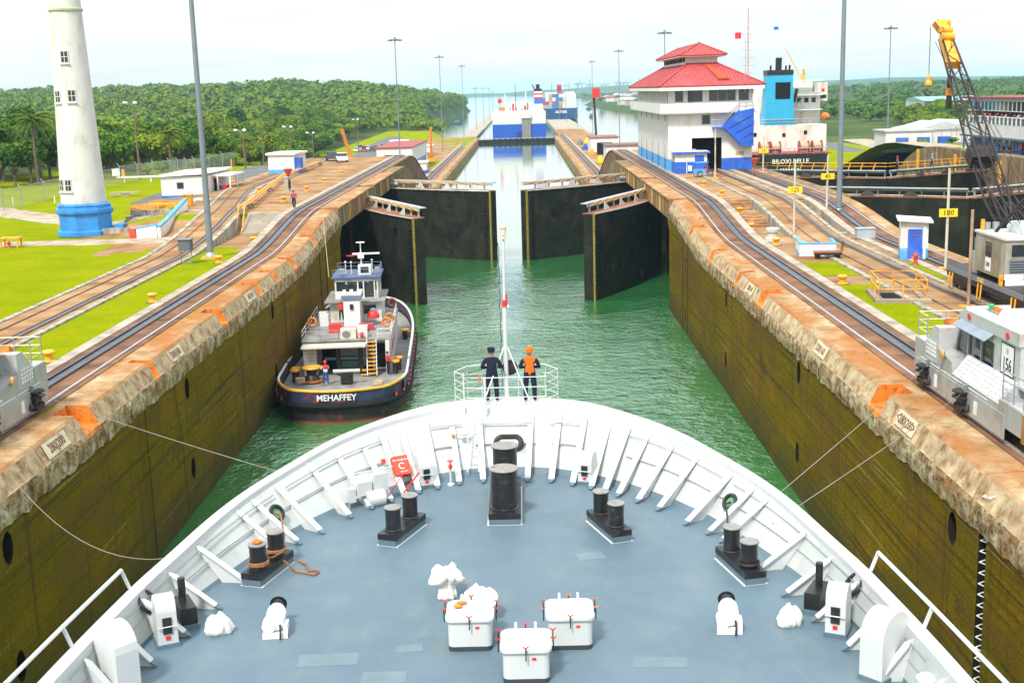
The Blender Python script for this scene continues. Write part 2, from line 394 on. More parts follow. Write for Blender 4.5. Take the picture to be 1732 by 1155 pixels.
# coping top: tan concrete with rust
coping_top, N, L, B = node_mat("coping_concrete")
P = pos(N)
c0 = ramp(N, L, noise_node(N, L, P, 0.8, 7, 0.65), [(0.3, (0.19, 0.115, 0.055)), (0.5, (0.38, 0.27, 0.15)), (0.72, (0.54, 0.44, 0.29))])
c0 = mixc(N, L, ramp(N, L, noise_node(N, L, P, 0.45, 6, 0.65, (1, 0.4, 1)), [(0.38, (0,0,0)), (0.60, (0.9,0.9,0.9))]), c0, (0.33, 0.13, 0.035))
c0 = mixc(N, L, ramp(N, L, noise_node(N, L, P, 2.5, 7, 0.7, (1, 0.5, 1)), [(0.58, (0,0,0)), (0.7, (0.7,0.7,0.7))]), c0, (0.09, 0.055, 0.03))
L.new(c0, B.inputs["Base Color"]); B.inputs["Roughness"].default_value = 0.88; B.inputs["Specular IOR Level"].default_value = 0.08
bp = N.new("ShaderNodeBump"); bp.inputs["Strength"].default_value = 0.5; bp.inputs["Distance"].default_value = 0.05
L.new(noise_node(N, L, P, 9.0, 5, 0.65), bp.inputs["Height"]); L.new(bp.outputs[0], B.inputs["Normal"])

coping_pale = M('pale_coping', (0.46, 0.36, 0.22), 0.88, var=0.22, scale=1.2, dirt=(0.20, 0.10, 0.04), dirt_amt=0.5, dirt_scale=1.6, bump=0.5, bscale=9)
# rust-streaked girder concrete
streak, N, L, B = node_mat("streaked_concrete")
P = pos(N)
c0 = ramp(N, L, noise_node(N, L, P, 1.2, 6, 0.65, (1, 1, 0.18)), [(0.3, (0.13, 0.065, 0.028)), (0.5, (0.25, 0.165, 0.09)), (0.72, (0.40, 0.31, 0.19))])
c0 = mixc(N, L, ramp(N, L, noise_node(N, L, P, 2.0, 5, 0.6, (1, 1, 0.12)), [(0.5, (0,0,0)), (0.68, (0.8,0.8,0.8))]), c0, (0.055, 0.036, 0.018))
L.new(c0, B.inputs["Base Color"]); B.inputs["Roughness"].default_value = 0.88; B.inputs["Specular IOR Level"].default_value = 0.1

# lawn
lawn_m, N, L, B = node_mat("lawn_grass")
P = pos(N)
c0 = ramp(N, L, noise_node(N, L, P, 0.22, 7, 0.6), [(0.28, (0.165, 0.215, 0.002)), (0.5, (0.235, 0.280, 0.002)), (0.72, (0.30, 0.30, 0.004))])
c0 = mixc(N, L, ramp(N, L, noise_node(N, L, P, 0.55, 8, 0.7), [(0.56, (0,0,0)), (0.72, (0.75,0.75,0.75))]), c0, (0.27, 0.185, 0.035))
c0 = mixc(N, L, ramp(N, L, noise_node(N, L, P, 7.0, 4, 0.7), [(0.42, (0,0,0)), (0.68, (0.6,0.6,0.6))]), c0, (0.085, 0.13, 0.003))
L.new(c0, B.inputs["Base Color"]); B.inputs["Roughness"].default_value = 0.9; B.inputs["Specular IOR Level"].default_value = 0.0
bp = N.new("ShaderNodeBump"); bp.inputs["Strength"].default_value = 0.8; bp.inputs["Distance"].default_value = 0.08
L.new(noise_node(N, L, P, 14.0, 4, 0.7), bp.inputs["Height"]); L.new(bp.outputs[0], B.inputs["Normal"])

# forest floor / hill ground
hill_m = M("forest_floor", (0.035, 0.07, 0.012), 0.95, var=0.4, scale=0.03, hue=(0.07, 0.11, 0.02))
scrub_m = M("scrub_ground", (0.10, 0.16, 0.015), 0.95, var=0.35, scale=0.08, hue=(0.17, 0.22, 0.03))

# canal water
water_m, N, L, B = node_mat("canal_water")
P = pos(N)
sy = N.new("ShaderNodeSeparateXYZ"); L.new(P, sy.inputs[0])
near = N.new("ShaderNodeMapRange"); near.inputs[1].default_value = 135; near.inputs[2].default_value = 185; near.inputs[3].default_value = 1.0; near.inputs[4].default_value = 0.035; L.new(sy.outputs[1], near.inputs[0])
c0 = ramp(N, L, noise_node(N, L, P, 0.08, 4), [(0.3, (0.020, 0.140, 0.034)), (0.7, (0.036, 0.195, 0.055))])
L.new(c0, B.inputs["Base Color"]); B.inputs["Roughness"].default_value = 0.05; B.inputs["IOR"].default_value = 1.36; B.inputs["Coat Weight"].default_value = 1.0; B.inputs["Coat IOR"].default_value = 2.0; B.inputs["Coat Roughness"].default_value = 0.05
w1 = noise_node(N, L, P, 1.1, 4, 0.6, (0.8, 1.0, 1), 0.6)
w2 = noise_node(N, L, P, 2.6, 3, 0.55, (0.8, 1.0, 1), 0.4); w3 = noise_node(N, L, P, 0.22, 2, 0.5, (1, 1, 1), 0.8)
patch = ramp(N, L, noise_node(N, L, P, 0.07, 3, 0.5), [(0.35, (0.35,0.35,0.35)), (0.62, (1,1,1))])
hgt = math_n(N, L, 'ADD', math_n(N, L, 'ADD', math_n(N, L, 'MULTIPLY', w1, 1.0), math_n(N, L, 'MULTIPLY', w2, 0.45)), math_n(N, L, 'MULTIPLY', w3, 1.2))
bp = N.new("ShaderNodeBump"); bp.inputs["Distance"].default_value = 0.52
L.new(math_n(N, L, 'MULTIPLY', math_n(N, L, 'MULTIPLY', near.outputs[0], patch), 0.62), bp.inputs["Strength"])
L.new(hgt, bp.inputs["Height"]); L.new(bp.outputs[0], B.inputs["Normal"]); L.new(bp.outputs[0], B.inputs["Coat Normal"])

# ------------------------------------------------------------------ profile of the lock ground
def sm(t): t = min(1, max(0, t)); return t*t*(3-2*t)
LOW, UP, FAR = 9.7, 11.3, 2.5
def T(y): return LOW + (UP-LOW)*sm((y-100)/25) - (UP-FAR)*sm((y-228)/58)

def grid(name, xs, ys, h, mat, mask=None, parent=None, smooth=True, mfun=None):
    mb = MB(); idx = {}
    def vid(i, j):
        if (i, j) not in idx:
            idx[(i, j)] = len(mb.v); mb.v.append((xs[i], ys[j], h(xs[i], ys[j])))
        return idx[(i, j)]
    for i in range(len(xs)-1):
        for j in range(len(ys)-1):
            if mask and not mask((xs[i]+xs[i+1])/2, (ys[j]+ys[j+1])/2): continue
            mb.f.append([vid(i, j), vid(i+1, j), vid(i+1, j+1), vid(i, j+1)]); mb.m.append(mfun((xs[i]+xs[i+1])/2, (ys[j]+ys[j+1])/2) if mfun else 0)
    return mb.build(name, mat, parent, smooth=smooth)

def lin(a, b, n): return [a + (b-a)*i/n for i in range(n+1)]
def nz2(x, y, s=0.1, k=0.0): return noise.noise(Vector((x*s, y*s, k)))

# water: one sheet to the horizon (the lock floor lies far below)
wmb = MB(); wmb.quad((-9000, -400, 0), (9000, -400, 0), (9000, 13000, 0), (-9000, 13000, 0))
tag(wmb.build("water", water_m), "green canal water filling the lock chambers and the channel beyond", kind="structure")

# ---- left bank
def h_left(x, y):
    a = 9.62 + 1.6*sm((y-118.5)/5.5) - (UP-FAR)*sm((y-228)/58)       # apron: steps up by the stairs
    g = 9.62 + 0.9*sm((y-125)/40) - 7.2*sm((y-215)/110)
    t = sm((-x-33)/11)
    base = a*(1-t) + g*t
    if x < -62: base += 2.0*sm((-x-62)/60)*sm((y-120)/100)
    # low hills far away
    if y > 350:
        hl = 22*math.exp(-((x+430)/330)**2-((y-1500)/650)**2) + 13*math.exp(-((x+190)/120)**2-((y-1150)/330)**2) + 17*math.exp(-((x+900)/500)**2-((y-1900)/700)**2)
        base = max(base, 3.0*sm((y-350)/100)*0+base) + hl*sm((y-350)/500)
    return base
def shore_left(y):       # x of the water's edge on the left bank beyond the lock
    pts = [(560, -24), (640, -34), (700, -52), (873, -58), (960, -75), (1027, -74), (1228, -62), (1500, -55), (1700, -90), (1969, -160), (2600, -500), (4000, -1500)]
    for (y0, x0), (y1, x1) in zip(pts, pts[1:]):
        if y0 <= y <= y1: return x0 + (x1-x0)*(y-y0)/(y1-y0)
    return -18.5 if y < 560 else -3000
xsL = [-18.5, -20, -22, -24, -26, -28, -30, -32, -34, -36, -38, -40, -42, -44, -46, -48, -50, -53, -56, -60, -65, -72, -80, -90, -105, -125, -150, -190, -240, -300, -370, -450, -550, -680, -850, -1100, -1500, -2200, -3500]
ysL = lin(-250, 0, 5) + lin(0, 100, 25)[1:] + lin(100, 130, 30)[1:] + lin(130, 330, 50)[1:] + lin(330, 620, 29)[1:] + lin(620, 1300, 40)[1:] + lin(1300, 2600, 30)[1:] + lin(2600, 5000, 8)[1:]
def hL(x, y):
    s = shore_left(y); d = s - x
    z = h_left(x, y)
    if y > 560: z = -1.2 + (z+1.2)*sm((d+2)/14)
    return z
tag(grid("ground", xsL, ysL, hL, [lawn_m, hill_m], mfun=lambda x, y: 1 if (y > 640 or (x < -64 and y > 215) or (x < -78 and y > 150)) else 0), "grassy left bank of the lock rising to low wooded hills", kind="structure")

# paved areas on the left bank: sheets just above the grass
def strip(name, xs, ys, h, mat, mask, dz=0.012, label=None):
    o = grid(name, xs, ys, lambda x, y: h(x, y)+dz, mat, mask)
    return tag(o, label, kind="structure")
def pv_mask(x, y):
    e = 1.6*nz2(x, y, 0.25)+0.8*nz2(x, y, 0.9)
    if y < 100: return False
    if y > 330: return x > -38 and nz2(x, y, 0.06) < 0.12
    if x > -26.4: return y + e > 104 + (3 if x < -23 else 0)
    if x > -35.5: return y + e*1.5 > (106 if x < -30 else 100)
    if x > -41: return 118 < y + e < 128 or 150 < y + e < 215
    return False
strip("apron_paving", lin(-42, -21.4, 41), lin(98, 560, 231), h_left, paving, pv_mask, label="rust stained concrete apron between the left lock tracks")
def path_mask(x, y):
    e = 0.7*nz2(x, y, 0.3)
    a = 113.0 + 0.02*(x+35) < y + e < 117.2
    c = 129 + 0.9*(-x-45) < y + e*1.4 < 135.5 + 0.9*(-x-45) and x < -40
    return (a and x < -31) or c
strip("footpath", lin(-75, -31, 88), lin(108, 175, 134), h_left, M("pale_path", (0.40, 0.33, 0.25), 0.9, var=0.2, scale=0.4, dirt=(0.22, 0.17, 0.11), dirt_amt=0.45), path_mask, 0.02, "pale footpath crossing the lawn past the lighthouse")
def road_x(y): return -42.6 - 0.004*(y-200) - 10*sm((y-300)/200)
def road_mask(x, y): return abs(x - road_x(y)) < 3.4
strip("road", lin(-62, -36, 52), lin(150, 560, 200), h_left, asphalt, road_mask, 0.03, "grey asphalt service road along the edge of the forest")

# ---- central wall between the two lanes (terraces and ground)
def h_mid(x, y): 
    a = 9.62 + 0.8*sm((y-113.0)/2.4) + 0.8*sm((y-121.0)/2.4) - (UP-FAR)*sm((y-228)/58)
    return a
ysM = lin(0, 100, 20) + lin(100, 130, 60)[1:] + lin(130, 300, 40)[1:] + lin(300, 640, 17)[1:]
tag(grid("central_wall_paving", lin(18.5, 33.1, 14), ysM, h_mid, paving), "rust stained concrete paving on the wall between the two lock lanes", kind="structure")
def lawnR(x, y):
    e = 0.5*nz2(x, y, 0.5)+0.3*nz2(x, y, 1.7)
    return (21.9 < x+e*0.3 < 25.4 and 82.6 < y+e < 89.2) or (21.9 < x+e*0.3 < 25.4 and 48 < y+e < 78.5) or (29.2 < x+e*.3 < 32 and 80.5 < y+e < 88.0)
strip("lawn_patch", lin(21.5, 32.5, 44), lin(46, 92, 184), h_mid, lawn_m, lawnR, 0.02, "bright green lawn patches on the central wall")

# ---- right bank beyond the second lane
def h_right(x, y):
    a = T(y) - 0.08 if y > 225 else UP - 0.08
    if y < 125: a = LOW - 0.08 + 1.6*sm((y-100)/25)
    g = 10.4 - 7.2*sm((y-230)/120)
    t = sm((x-74)/10)
    z = a*(1-t) + g*t
    if y > 300: z += 12*math.exp(-((x-700)/500)**2-((y-1700)/700)**2) + 2*math.exp(-((x-330)/150)**2-((y-900)/350)**2)
    return z
def shore_right(y):
    pts = [(560, 74), (640, 95), (760, 130), (900, 150), (1106, 101), (1300, 92), (1521, 88), (1765, 90), (2100, 150), (3000, 130), (4200, 40), (5200, 60), (7000, 2000)]
    for (y0, x0), (y1, x1) in zip(pts, pts[1:]):
        if y0 <= y <= y1: return x0 + (x1-x0)*(y-y0)/(y1-y0)
    return 70.4
def hR(x, y):
    z = h_right(x, y)
    if y > 540: z = -1.2 + (z+1.2)*sm((x-shore_right(y)+2)/16)
    return z
xsR = [70.4, 72, 74, 76, 79, 83, 88, 95, 105, 118, 135, 155, 180, 210, 250, 300, 370, 450, 550, 700, 900, 1200, 1700, 2500, 3800]
ysR = lin(-250, 60, 6) + lin(60, 330, 54)[1:] + lin(330, 700, 25)[1:] + lin(700, 2000, 40)[1:] + lin(2000, 6000, 24)[1:]
tag(grid("ground_right", xsR, ysR, hR, [lawn_m, hill_m], mfun=lambda x, y: 1 if (x > 104 and y > 262) or (y > 400 and x > 90) else 0), "grassy right bank beyond the second lock lane", kind="structure")
def rbpave(x, y): 
    e = nz2(x, y, 0.2)
    return (x < 80 and y+e < 232) or (abs((x-96) - 0.10*(y-240)) < 4.5 and 150 < y < 420)
strip("quay_paving", lin(70.6, 124, 54), lin(60, 420, 180), h_right, concrete_lt, rbpave, 0.02, "pale concrete quay on the right bank")
def rroad(x, y): return abs(x - 88 - 0.06*(y-230)) < 3.6
strip("right_road", lin(80, 112, 48), lin(212, 480, 100), h_right, asphalt, rroad, 0.035, "asphalt road behind the right lock wall")

# ------------------------------------------------------------------ lock walls
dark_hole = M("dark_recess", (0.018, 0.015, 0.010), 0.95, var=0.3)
def lock_wall(name, xf, d, label, y_start, blocks, chocks, holes, parent_group=None):
    """xf: face x, d: direction away from the chamber (+1/-1)."""
    root = empty(name); tag(root, label, kind="structure")
    X = lambda o: xf + d*o
    for bi, (y0, y1) in enumerate(blocks):
        rnd = random.Random(bi*7 + int(xf*10)); off = rnd.uniform(-0.03, 0.03)
        mb = MB(); hs = [h for h in holes if y0 < (h[0]+h[1])/2 < y1]
        ys = sorted(set([y0+0.02, y1-0.02] + [v for h in hs for v in h[:2]] + [y for y in lin(y0+0.02, y1-0.02, 8)]))
        zs = sorted(set([-2.0, 0.0, 3.8, 5.6, 7.75] + [v for h in hs for v in (h[2], min(h[3], 7.75))]))
        def zt(z, y): return z if z < 7.7 else z + (T(y)-LOW)
        for i in range(len(ys)-1):
            for j in range(len(zs)-1):
                yc, zc = (ys[i]+ys[i+1])/2, (zs[j]+zs[j+1])/2
                if any(h[0] < yc < h[1] and h[2] < zc < h[3] for h in hs): continue
                q = [(X(off), ys[i], zt(zs[j], ys[i])), (X(off), ys[i+1], zt(zs[j], ys[i+1])), (X(off), ys[i+1], zt(zs[j+1], ys[i+1])), (X(off), ys[i], zt(zs[j+1], ys[i]))]
                mb.quad(*(q if d < 0 else q[::-1]), m=0)
        for yy in (ys[0], ys[-1]):
            mb.quad((X(off), yy, -2), (X(1.2), yy, -2), (X(1.2), yy, 7.75+T(yy)-LOW), (X(off), yy, 7.75+T(yy)-LOW), m=0)
        for h in hs:
            a, b, c, e = h[:4]; e = min(e, 7.75)
            if e > 7.7: e += T(a)-LOW
            dp = h[4] if len(h) > 4 else 0.5
            if len(h) == 4 and b-a > 0.6:                       # ragged rounded corners
                for (yy, sy_) in ((a, 1), (b, -1)):
                    for (zz, sz_) in ((c, 1), (e, -1)): mb.poly([(X(off+0.001), yy, zz), (X(off+0.001), yy+sy_*0.30, zz), (X(off+0.001), yy+sy_*0.10, zz+sz_*0.18), (X(off+0.001), yy, zz+sz_*0.42)], m=0)
            for q in ([(X(off),a,c),(X(dp),a,c),(X(dp),a,e),(X(off),a,e)], [(X(off),b,c),(X(dp),b,c),(X(dp),b,e),(X(off),b,e)], [(X(dp),a,c),(X(dp),b,c),(X(dp),b,e),(X(dp),a,e)],
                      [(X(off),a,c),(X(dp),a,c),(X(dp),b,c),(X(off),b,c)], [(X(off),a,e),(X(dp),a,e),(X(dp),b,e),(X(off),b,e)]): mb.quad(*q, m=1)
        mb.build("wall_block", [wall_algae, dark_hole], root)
        # coping: rough band, sloping shoulder, flat top; lofted along y
        st = sorted(set([y0+0.03, y1-0.03] + [y0 + 0.03 + 0.28*k for k in range(1, int((y1-y0-0.1)/0.28))] + [v for c in chocks if y0 < c[0] < y1 for v in (c[0]-c[1]/2-0.02, c[0]-c[1]/2, c[0]+c[1]/2, c[0]+c[1]/2+0.02)]))
        secs = []; inch = []
        slot = [(h[0], h[1]) for h in hs if h[3] > 7.7]
        rng = random.Random(bi+99)
        for y in st:
            dz = T(y)-LOW; prof = []
            ch = any(abs(y-c[0]) < c[1]/2+0.001 for c in chocks); inch.append(ch)
            def nn(k, s=1.0): return s*(noise.noise(Vector((y*1.7, k*1.9, xf)))*0.055 + noise.noise(Vector((y*4.3, k*3.7, xf+5)))*0.04)
            prof = [(X(0.12), y, 7.72+dz), (X(-0.05+nn(1)), y, 7.75+dz+nn(7)*2.5), (X(-0.08+nn(2)), y, 8.05+dz+nn(8)), (X(-0.09+nn(3)), y, 8.32+dz), (X(-0.07+nn(4, .8)), y, 8.55+dz), (X(-0.02+nn(5, .4)), y, 8.72+dz+nn(9, .5))]
            if ch: prof += [(X(0.06), y, 8.80+dz), (X(0.12), y, 8.78+dz), (X(1.30), y, 8.85+dz), (X(1.36), y, 9.60+dz), (X(1.86), y, 9.62+dz)]
            else: prof += [(X(0.03+nn(6, .25)), y, 8.80+dz), (X(0.36+nn(12, .2)), y, 9.46+dz+nn(10, .2)), (X(0.47), y, 9.57+dz), (X(1.38), y, 9.61+dz+nn(11, .1)), (X(1.86), y, 9.63+dz)]
            secs.append(prof)
        mb = MB()
        def mf(i, j):
            if inch[i] and inch[i+1] and 4 <= j <= 8: return 2
            if (inch[i] != inch[i+1]) and 6 <= j <= 8: return 2
            return 0 if j < 5 else (3 if j < 7 else 1)
        mb.loft(secs, mfun=mf, flip=(d > 0))
        for q, fl in ((secs[0], 0), (secs[-1], 1)): mb.poly(q + [(X(1.86), q[0][1], q[0][2])], m=1)
        mb.build("coping_block", [wall_band, coping_top, orange, coping_pale], root)
    return root

def blocks(ys): return list(zip(ys, ys[1:]))
by = [-12, 2, 8.2, 14.5, 20.8, 27, 33.2, 39.4, 45.6, 52.6, 58.2, 64.1, 70.4, 78.6, 82.9, 87.4, 94.3, 99.5, 106.0, 113.2, 119.0, 125.0]
hole = lambda y: [(y-0.42, y+0.42, 6.35, 7.55), (y-0.40, y+0.40, 1.8, 3.0)]
chR = [(51.1, 1.7), (77, 1.5), (85.8, 0.9), (97.9, 1.2), (110.1, 0.9)]
chL = [(51.0, 1.7), (60.7, 0.7), (75.3, 1.5), (86.3, 0.9), (92.5, 0.9), (99.9, 1.1), (110.5, 0.9)]
wallR = lock_wall("lock_wall_right", 16.76, 1, "tall algae stained right wall of the lock chamber under a concrete coping", 0, blocks(by), chR,
    hole(40.1+1.2)[:1] + hole(64.8+0.9) + hole(89.8) + [(38.1, 38.75, -1, 9.7, 0.6), (110.9, 111.25, -1, 9.7, 0.4), (114.1, 114.5, -1, 9.7, 0.4), (112.4, 112.8, 5.6, 6.9), (112.4, 112.8, 1.0, 2.4)])
wallL = lock_wall("lock_wall_left", -16.76, -1, "tall algae stained left wall of the lock chamber beside the tug", 0, blocks(by), chL,
    hole(40.7+0.9) + hole(64.8+0.9) + hole(89.8) + [(111.6, 112.0, -1, 9.7, 0.4), (115.2, 115.6, -1, 9.7, 0.4)])
# white ladder rungs set in the slot of the right wall
for k in range(24):
    z = 0.4 + k*0.38
    MB().tube([(17.1, 38.08, z+0.10), (16.80, 38.16, z), (16.80, 38.70, z-0.13), (17.1, 38.78, z-0.05)], 0.022, 5).build("ladder_rung", white, wallR)

# gate recess: set-back wall, pillars, bridging girders
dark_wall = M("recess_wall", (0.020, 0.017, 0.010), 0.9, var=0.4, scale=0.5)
for d, root in ((1, wallR), (-1, wallL)):
    X = lambda o: d*(16.76+o)
    def bx(mb, xa, xb, ya, yb, za, zb, m=0): mb.box(min(X(xa), X(xb)), max(X(xa), X(xb)), ya, yb, za, zb, m)
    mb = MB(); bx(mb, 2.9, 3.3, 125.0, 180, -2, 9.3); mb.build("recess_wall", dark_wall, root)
    mb = MB(); bx(mb, 0.0, 2.88, 152.2, 155.6, -2, 9.2); bx(mb, -0.02, 2.86, 152.0, 155.8, 9.21, 11.16); mb.build("pillar", streak, root)
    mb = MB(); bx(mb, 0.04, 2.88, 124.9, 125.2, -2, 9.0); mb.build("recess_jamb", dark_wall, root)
    for (ya, yb) in ((125.0, 152.0), (155.85, 180.0)):
        # girder with a haunched underside
        mb = MB(); h = 2.1
        poly = [(X(0.0), ya, 11.2), (X(0.0), yb, 11.2), (X(0.0), yb, 8.6), (X(0.0), yb-1.6, 9.25), (X(0.0), ya+1.6, 9.25), (X(0.0), ya, 8.2)]
        mb.prism(poly, (d*1.86, 0, 0)); g = mb.build("bridge_girder", streak, root)
        mb = MB(); bx(mb, -0.12, 1.8, ya+0.05, yb-0.05, 11.21, 11.36); mb.build("girder_coping", coping_top, root)
        n = int((yb-ya)/2.6)
        for k in range(1, n):
            y = ya + (yb-ya)*k/n
            mb = MB(); mb.prism([(X(0.0), y-0.13, 9.35), (X(0.0), y+0.13, 9.35), (X(-0.10), y+0.11, 9.45), (X(-0.10), y-0.11, 9.45)], (0, 0, 1.7)); mb.build("girder_rib", yellow_orange if k % 3 == 0 else streak, root)
    # raised wall beyond the gates with a rounded end
    prof = [(16.76*d, 180.02, -2)]
    arc = [(16.76*d, 195 + 25*math.sin(t*PI/2/8), FAR-0.3 + (UP-0.1-FAR+0.3)*math.cos(t*PI/2/8)) for t in range(9)]
    mb = MB(); mb.prism([(16.76*d, 180.02, -2), (16.76*d, 180.02, UP-0.1)] + arc + [(16.76*d, 220, -2)], (d*1.86, 0, 0)); mb.build("raised_wall", streak, root)
    for k in range(13):
        y = 182.5 + k*3.4
        if y > 198: break
        mb = MB(); bx(mb, -0.10, -0.002, y, y+0.5, 3.6, 10.6); mb.build("wall_rib", streak, root)
    # walls of the far chamber
    for k in range(16):
        ya, yb = 220.1 + k*20.8, 220.1 + (k+1)*20.8 - 0.12
        mb = MB(); pr = [(X(0.0), -2), (X(0.0), 1.1), (X(-0.12), 1.15), (X(-0.12), 1.9), (X(0.3), 2.42), (X(1.86), 2.45), (X(1.86), -2)]
        mb.prism([(a, ya, b) for a, b in pr], (0, yb-ya, 0)); mb.build("far_wall_block", coping_top if k % 2 else wall_band, root)
        for q in range(4):
            mb = MB(); mb.prism([(X(-0.14), ya+3+q*5, 1.45), (X(0.35), ya+3+q*5, 2.6), (X(0.9), ya+3+q*5, 2.6), (X(0.9), ya+3+q*5, 1.5)], (0, 1.3, 0)); mb.build("chock", yellow_orange if q == 1 else coping_pale, root)

# second lane: left face (x = 35), right face (x = 68.6)
laneL = empty("second_lane_wall_left"); tag(laneL, "left wall of the second lock lane, seen only along its top", kind="structure")
laneR = empty("second_lane_wall_right"); tag(laneR, "brown streaked right wall of the second lock lane with a rounded end", kind="structure")
for k in range(10):
    ya, yb = 2 + k*12.3, 2 + (k+1)*12.3 - 0.08
    for root, xf, d in ((laneL, 35.06, -1), (laneR, 68.6, 1)):
        secs = []
        for y in lin(ya, yb, 8):
            z = T(y); secs.append([(xf, y, -2), (xf, y, z-1.9), (xf-d*0.14, y, z-1.85), (xf-d*0.14, y, z-0.8), (xf+d*0.2, y, z-0.35), (xf+d*0.8, y, z-0.07), (xf+d*1.9, y, z-0.07), (xf+d*1.9, y, -2)])
        mb = MB(); mb.loft(secs, closed=True, caps=True, mfun=lambda i, j: (0 if j in (0, 6, 7) else 1 if j in (1, 2) else 2), flip=(d > 0)); mb.build("wall_block", [wall_algae, wall_band, coping_top], root)
for root, xf, d in ((laneL, 35.06, -1), (laneR, 68.6, 1)):
    ya, yl = (200, 23) if d > 0 else (200, 23); ut = UP+0.5 if d > 0 else UP-0.1
    arc = [(xf, ya + yl*math.sin(t*PI/2/8), FAR-0.3 + (ut-FAR+0.3)*math.cos(t*PI/2/8)) for t in range(9)]
    mb = MB(); mb.prism([(xf, 125.1, -2), (xf, 125.1, ut)] + arc + [(xf, ya+yl, -2)], (d*1.86, 0, 0)); mb.build("raised_wall", streak, root)
    mb = MB(); mb.box(min(xf, xf+d*1.86), max(xf, xf+d*1.86), ya+yl+0.1, 560, -2, FAR); mb.build("far_wall", coping_top, root)
    for k in range(10):
        if d > 0:
            mb = MB(); mb.box(xf-0.25, xf-0.002, 128+k*9.0, 128.8+k*9.0, 7.4, 11.0); mb.build("buttress", yellow_orange if k % 2 else streak, root)
# ------------------------------------------------------------------ tracks
def ribbon(ys, xa, xb, za, zb=None, base=None):
    """closed strip between x functions xa..xb, top z function za, bottom z = base(y)"""
    secs = []
    for y in ys:
        t = za(y); b = base(y) if base else t-0.25
        secs.append([(xa(y), y, b), (xb(y), y, b), (xb(y), y, t), (xa(y), y, t)])
    mb = MB(); mb.loft(secs, closed=True, caps=True, flip=True); return mb
K = lambda v: (lambda y: v)
YT = lin(0, 96, 16) + lin(96, 130, 34)[1:] + lin(130, 224, 12)[1:] + lin(224, 290, 22)[1:] + lin(290, 560, 10)[1:]
def fix(o):  # make normals consistent
    bm = bmesh.new(); bm.from_mesh(o.data); bmesh.ops.recalc_face_normals(bm, faces=bm.faces); bm.to_mesh(o.data); bm.free(); return o
def tow_track(name, x0, d, label, ys=YT):
    root = empty(name); tag(root, label, kind="structure")
    f = lambda o: K(x0 + d*o)
    fix(ribbon(ys, f(-0.28), f(2.35), lambda y: T(y)-0.03, base=lambda y: T(y)-2.0 if y < 188 else 0.5).build("track_bed", trackbed, root))
    fix(ribbon(ys, f(0.0), f(0.09), lambda y: T(y)+0.06).build("inner_rail", rail_bright, root))
    fix(ribbon(ys, f(1.10), f(1.20), lambda y: T(y)+0.07).build("outer_rail", rail_steel, root))
    fix(ribbon(ys, f(1.26), f(1.62), lambda y: T(y)+0.02).build("rack", rail_steel, root))
    fix(ribbon(ys, f(1.68), f(1.78), lambda y: T(y)+0.10).build("conductor_slot", rail_steel, root))
    fix(ribbon(ys, f(2.36), f(3.05), lambda y: T(y)+0.015, base=lambda y: T(y)-2.0).build("track_kerb", concrete_lt, root))
    return root
tow_track("tow_track_right", 18.92, 1, "rusty locomotive track along the right edge of the lock chamber")
tow_track("tow_track_left", -18.92, -1, "locomotive track along the left edge of the lock chamber")
tow_track("tow_track_second_lane", 32.85, -1, "locomotive track serving the second lock lane", [y for y in YT if 30 < y < 300])
def return_track(name, xc, label, ys):
    root = empty(name); tag(root, label, kind="structure")
    g = lambda o: (lambda y: xc(y)+o)
    fix(ribbon(ys, g(-1.75), g(1.75), lambda y: T(y)-0.02, base=lambda y: T(y)-2.2).build("track_bed", paving, root))
    fix(ribbon(ys, g(-2.15), g(-1.76), lambda y: T(y)+0.05, base=lambda y: T(y)-2.2).build("track_kerb", concrete_wall, root))
    fix(ribbon(ys, g(1.76), g(2.15), lambda y: T(y)+0.05, base=lambda y: T(y)-2.2).build("track_kerb", concrete_wall, root))
    for o in (-0.76, 0.76): fix(ribbon(ys, g(o-0.04), g(o+0.04), lambda y: T(y)+0.05).build("rail", M("rusty_rail", (0.17, 0.10, 0.065), 0.6, 0.3, var=0.3), root))
    fix(ribbon(ys, g(0.95), g(1.25), lambda y: T(y)+0.06).build("rack", rail_steel, root))
    return root
retL = lambda y: -27.7 - 6.2*sm((y-112)/55) - 1.0*sm((y-170)/60)
return_track("return_track_left", retL, "return track curving up a walled ramp on the left bank", [y for y in YT if y < 300])
return_track("return_track_right", lambda y: 26.75, "return track climbing the central wall to the control house doorway", [y for y in YT if y < 172])

def stairs(name, label, x0, x1, y0, z0, n, rise, run, mat, grp=None):
    t = thing(name, label, "stairs", ((x0+x1)/2, y0, z0), 0, grp)
    for k in range(n):
        MB().box(x0-(x0+x1)/2, x1-(x0+x1)/2, k*run, (n*run)+0.6, k*rise-0.02*(k == 0), (k+1)*rise-0.004).build("step", mat, t)
    return t
rusty_step = M("rusty_steps", (0.36, 0.20, 0.10), 0.9, var=0.3, scale=0.8, dirt=(0.16, 0.06, 0.03), dirt_amt=0.5, dirt_scale=0.9)
stairs("concrete_stairs", "lower rusty flight of steps between the near tow track and return track", 22.05, 24.4, 112.6, 9.6, 4, 0.21, 0.7, rusty_step)
stairs("concrete_stairs", "upper rusty flight of steps between the near tow track and return track", 22.05, 24.4, 120.6, 10.4, 4, 0.21, 0.7, rusty_step)
stairs("concrete_stairs", "lower rusty steps between return track and second lane track", 29.0, 29.8-0.05+0.0, 112.6, 9.6, 4, 0.21, 0.7, rusty_step)
stairs("concrete_stairs", "upper rusty steps between return track and second lane track", 29.0, 29.75, 120.6, 10.4, 4, 0.21, 0.7, rusty_step)
stairs("concrete_stairs", "tall grey flight of steps beside the white walled ramp on the left", -25.4, -22.1, 118.2, 9.6, 10, 0.165, 0.46, concrete_lt)

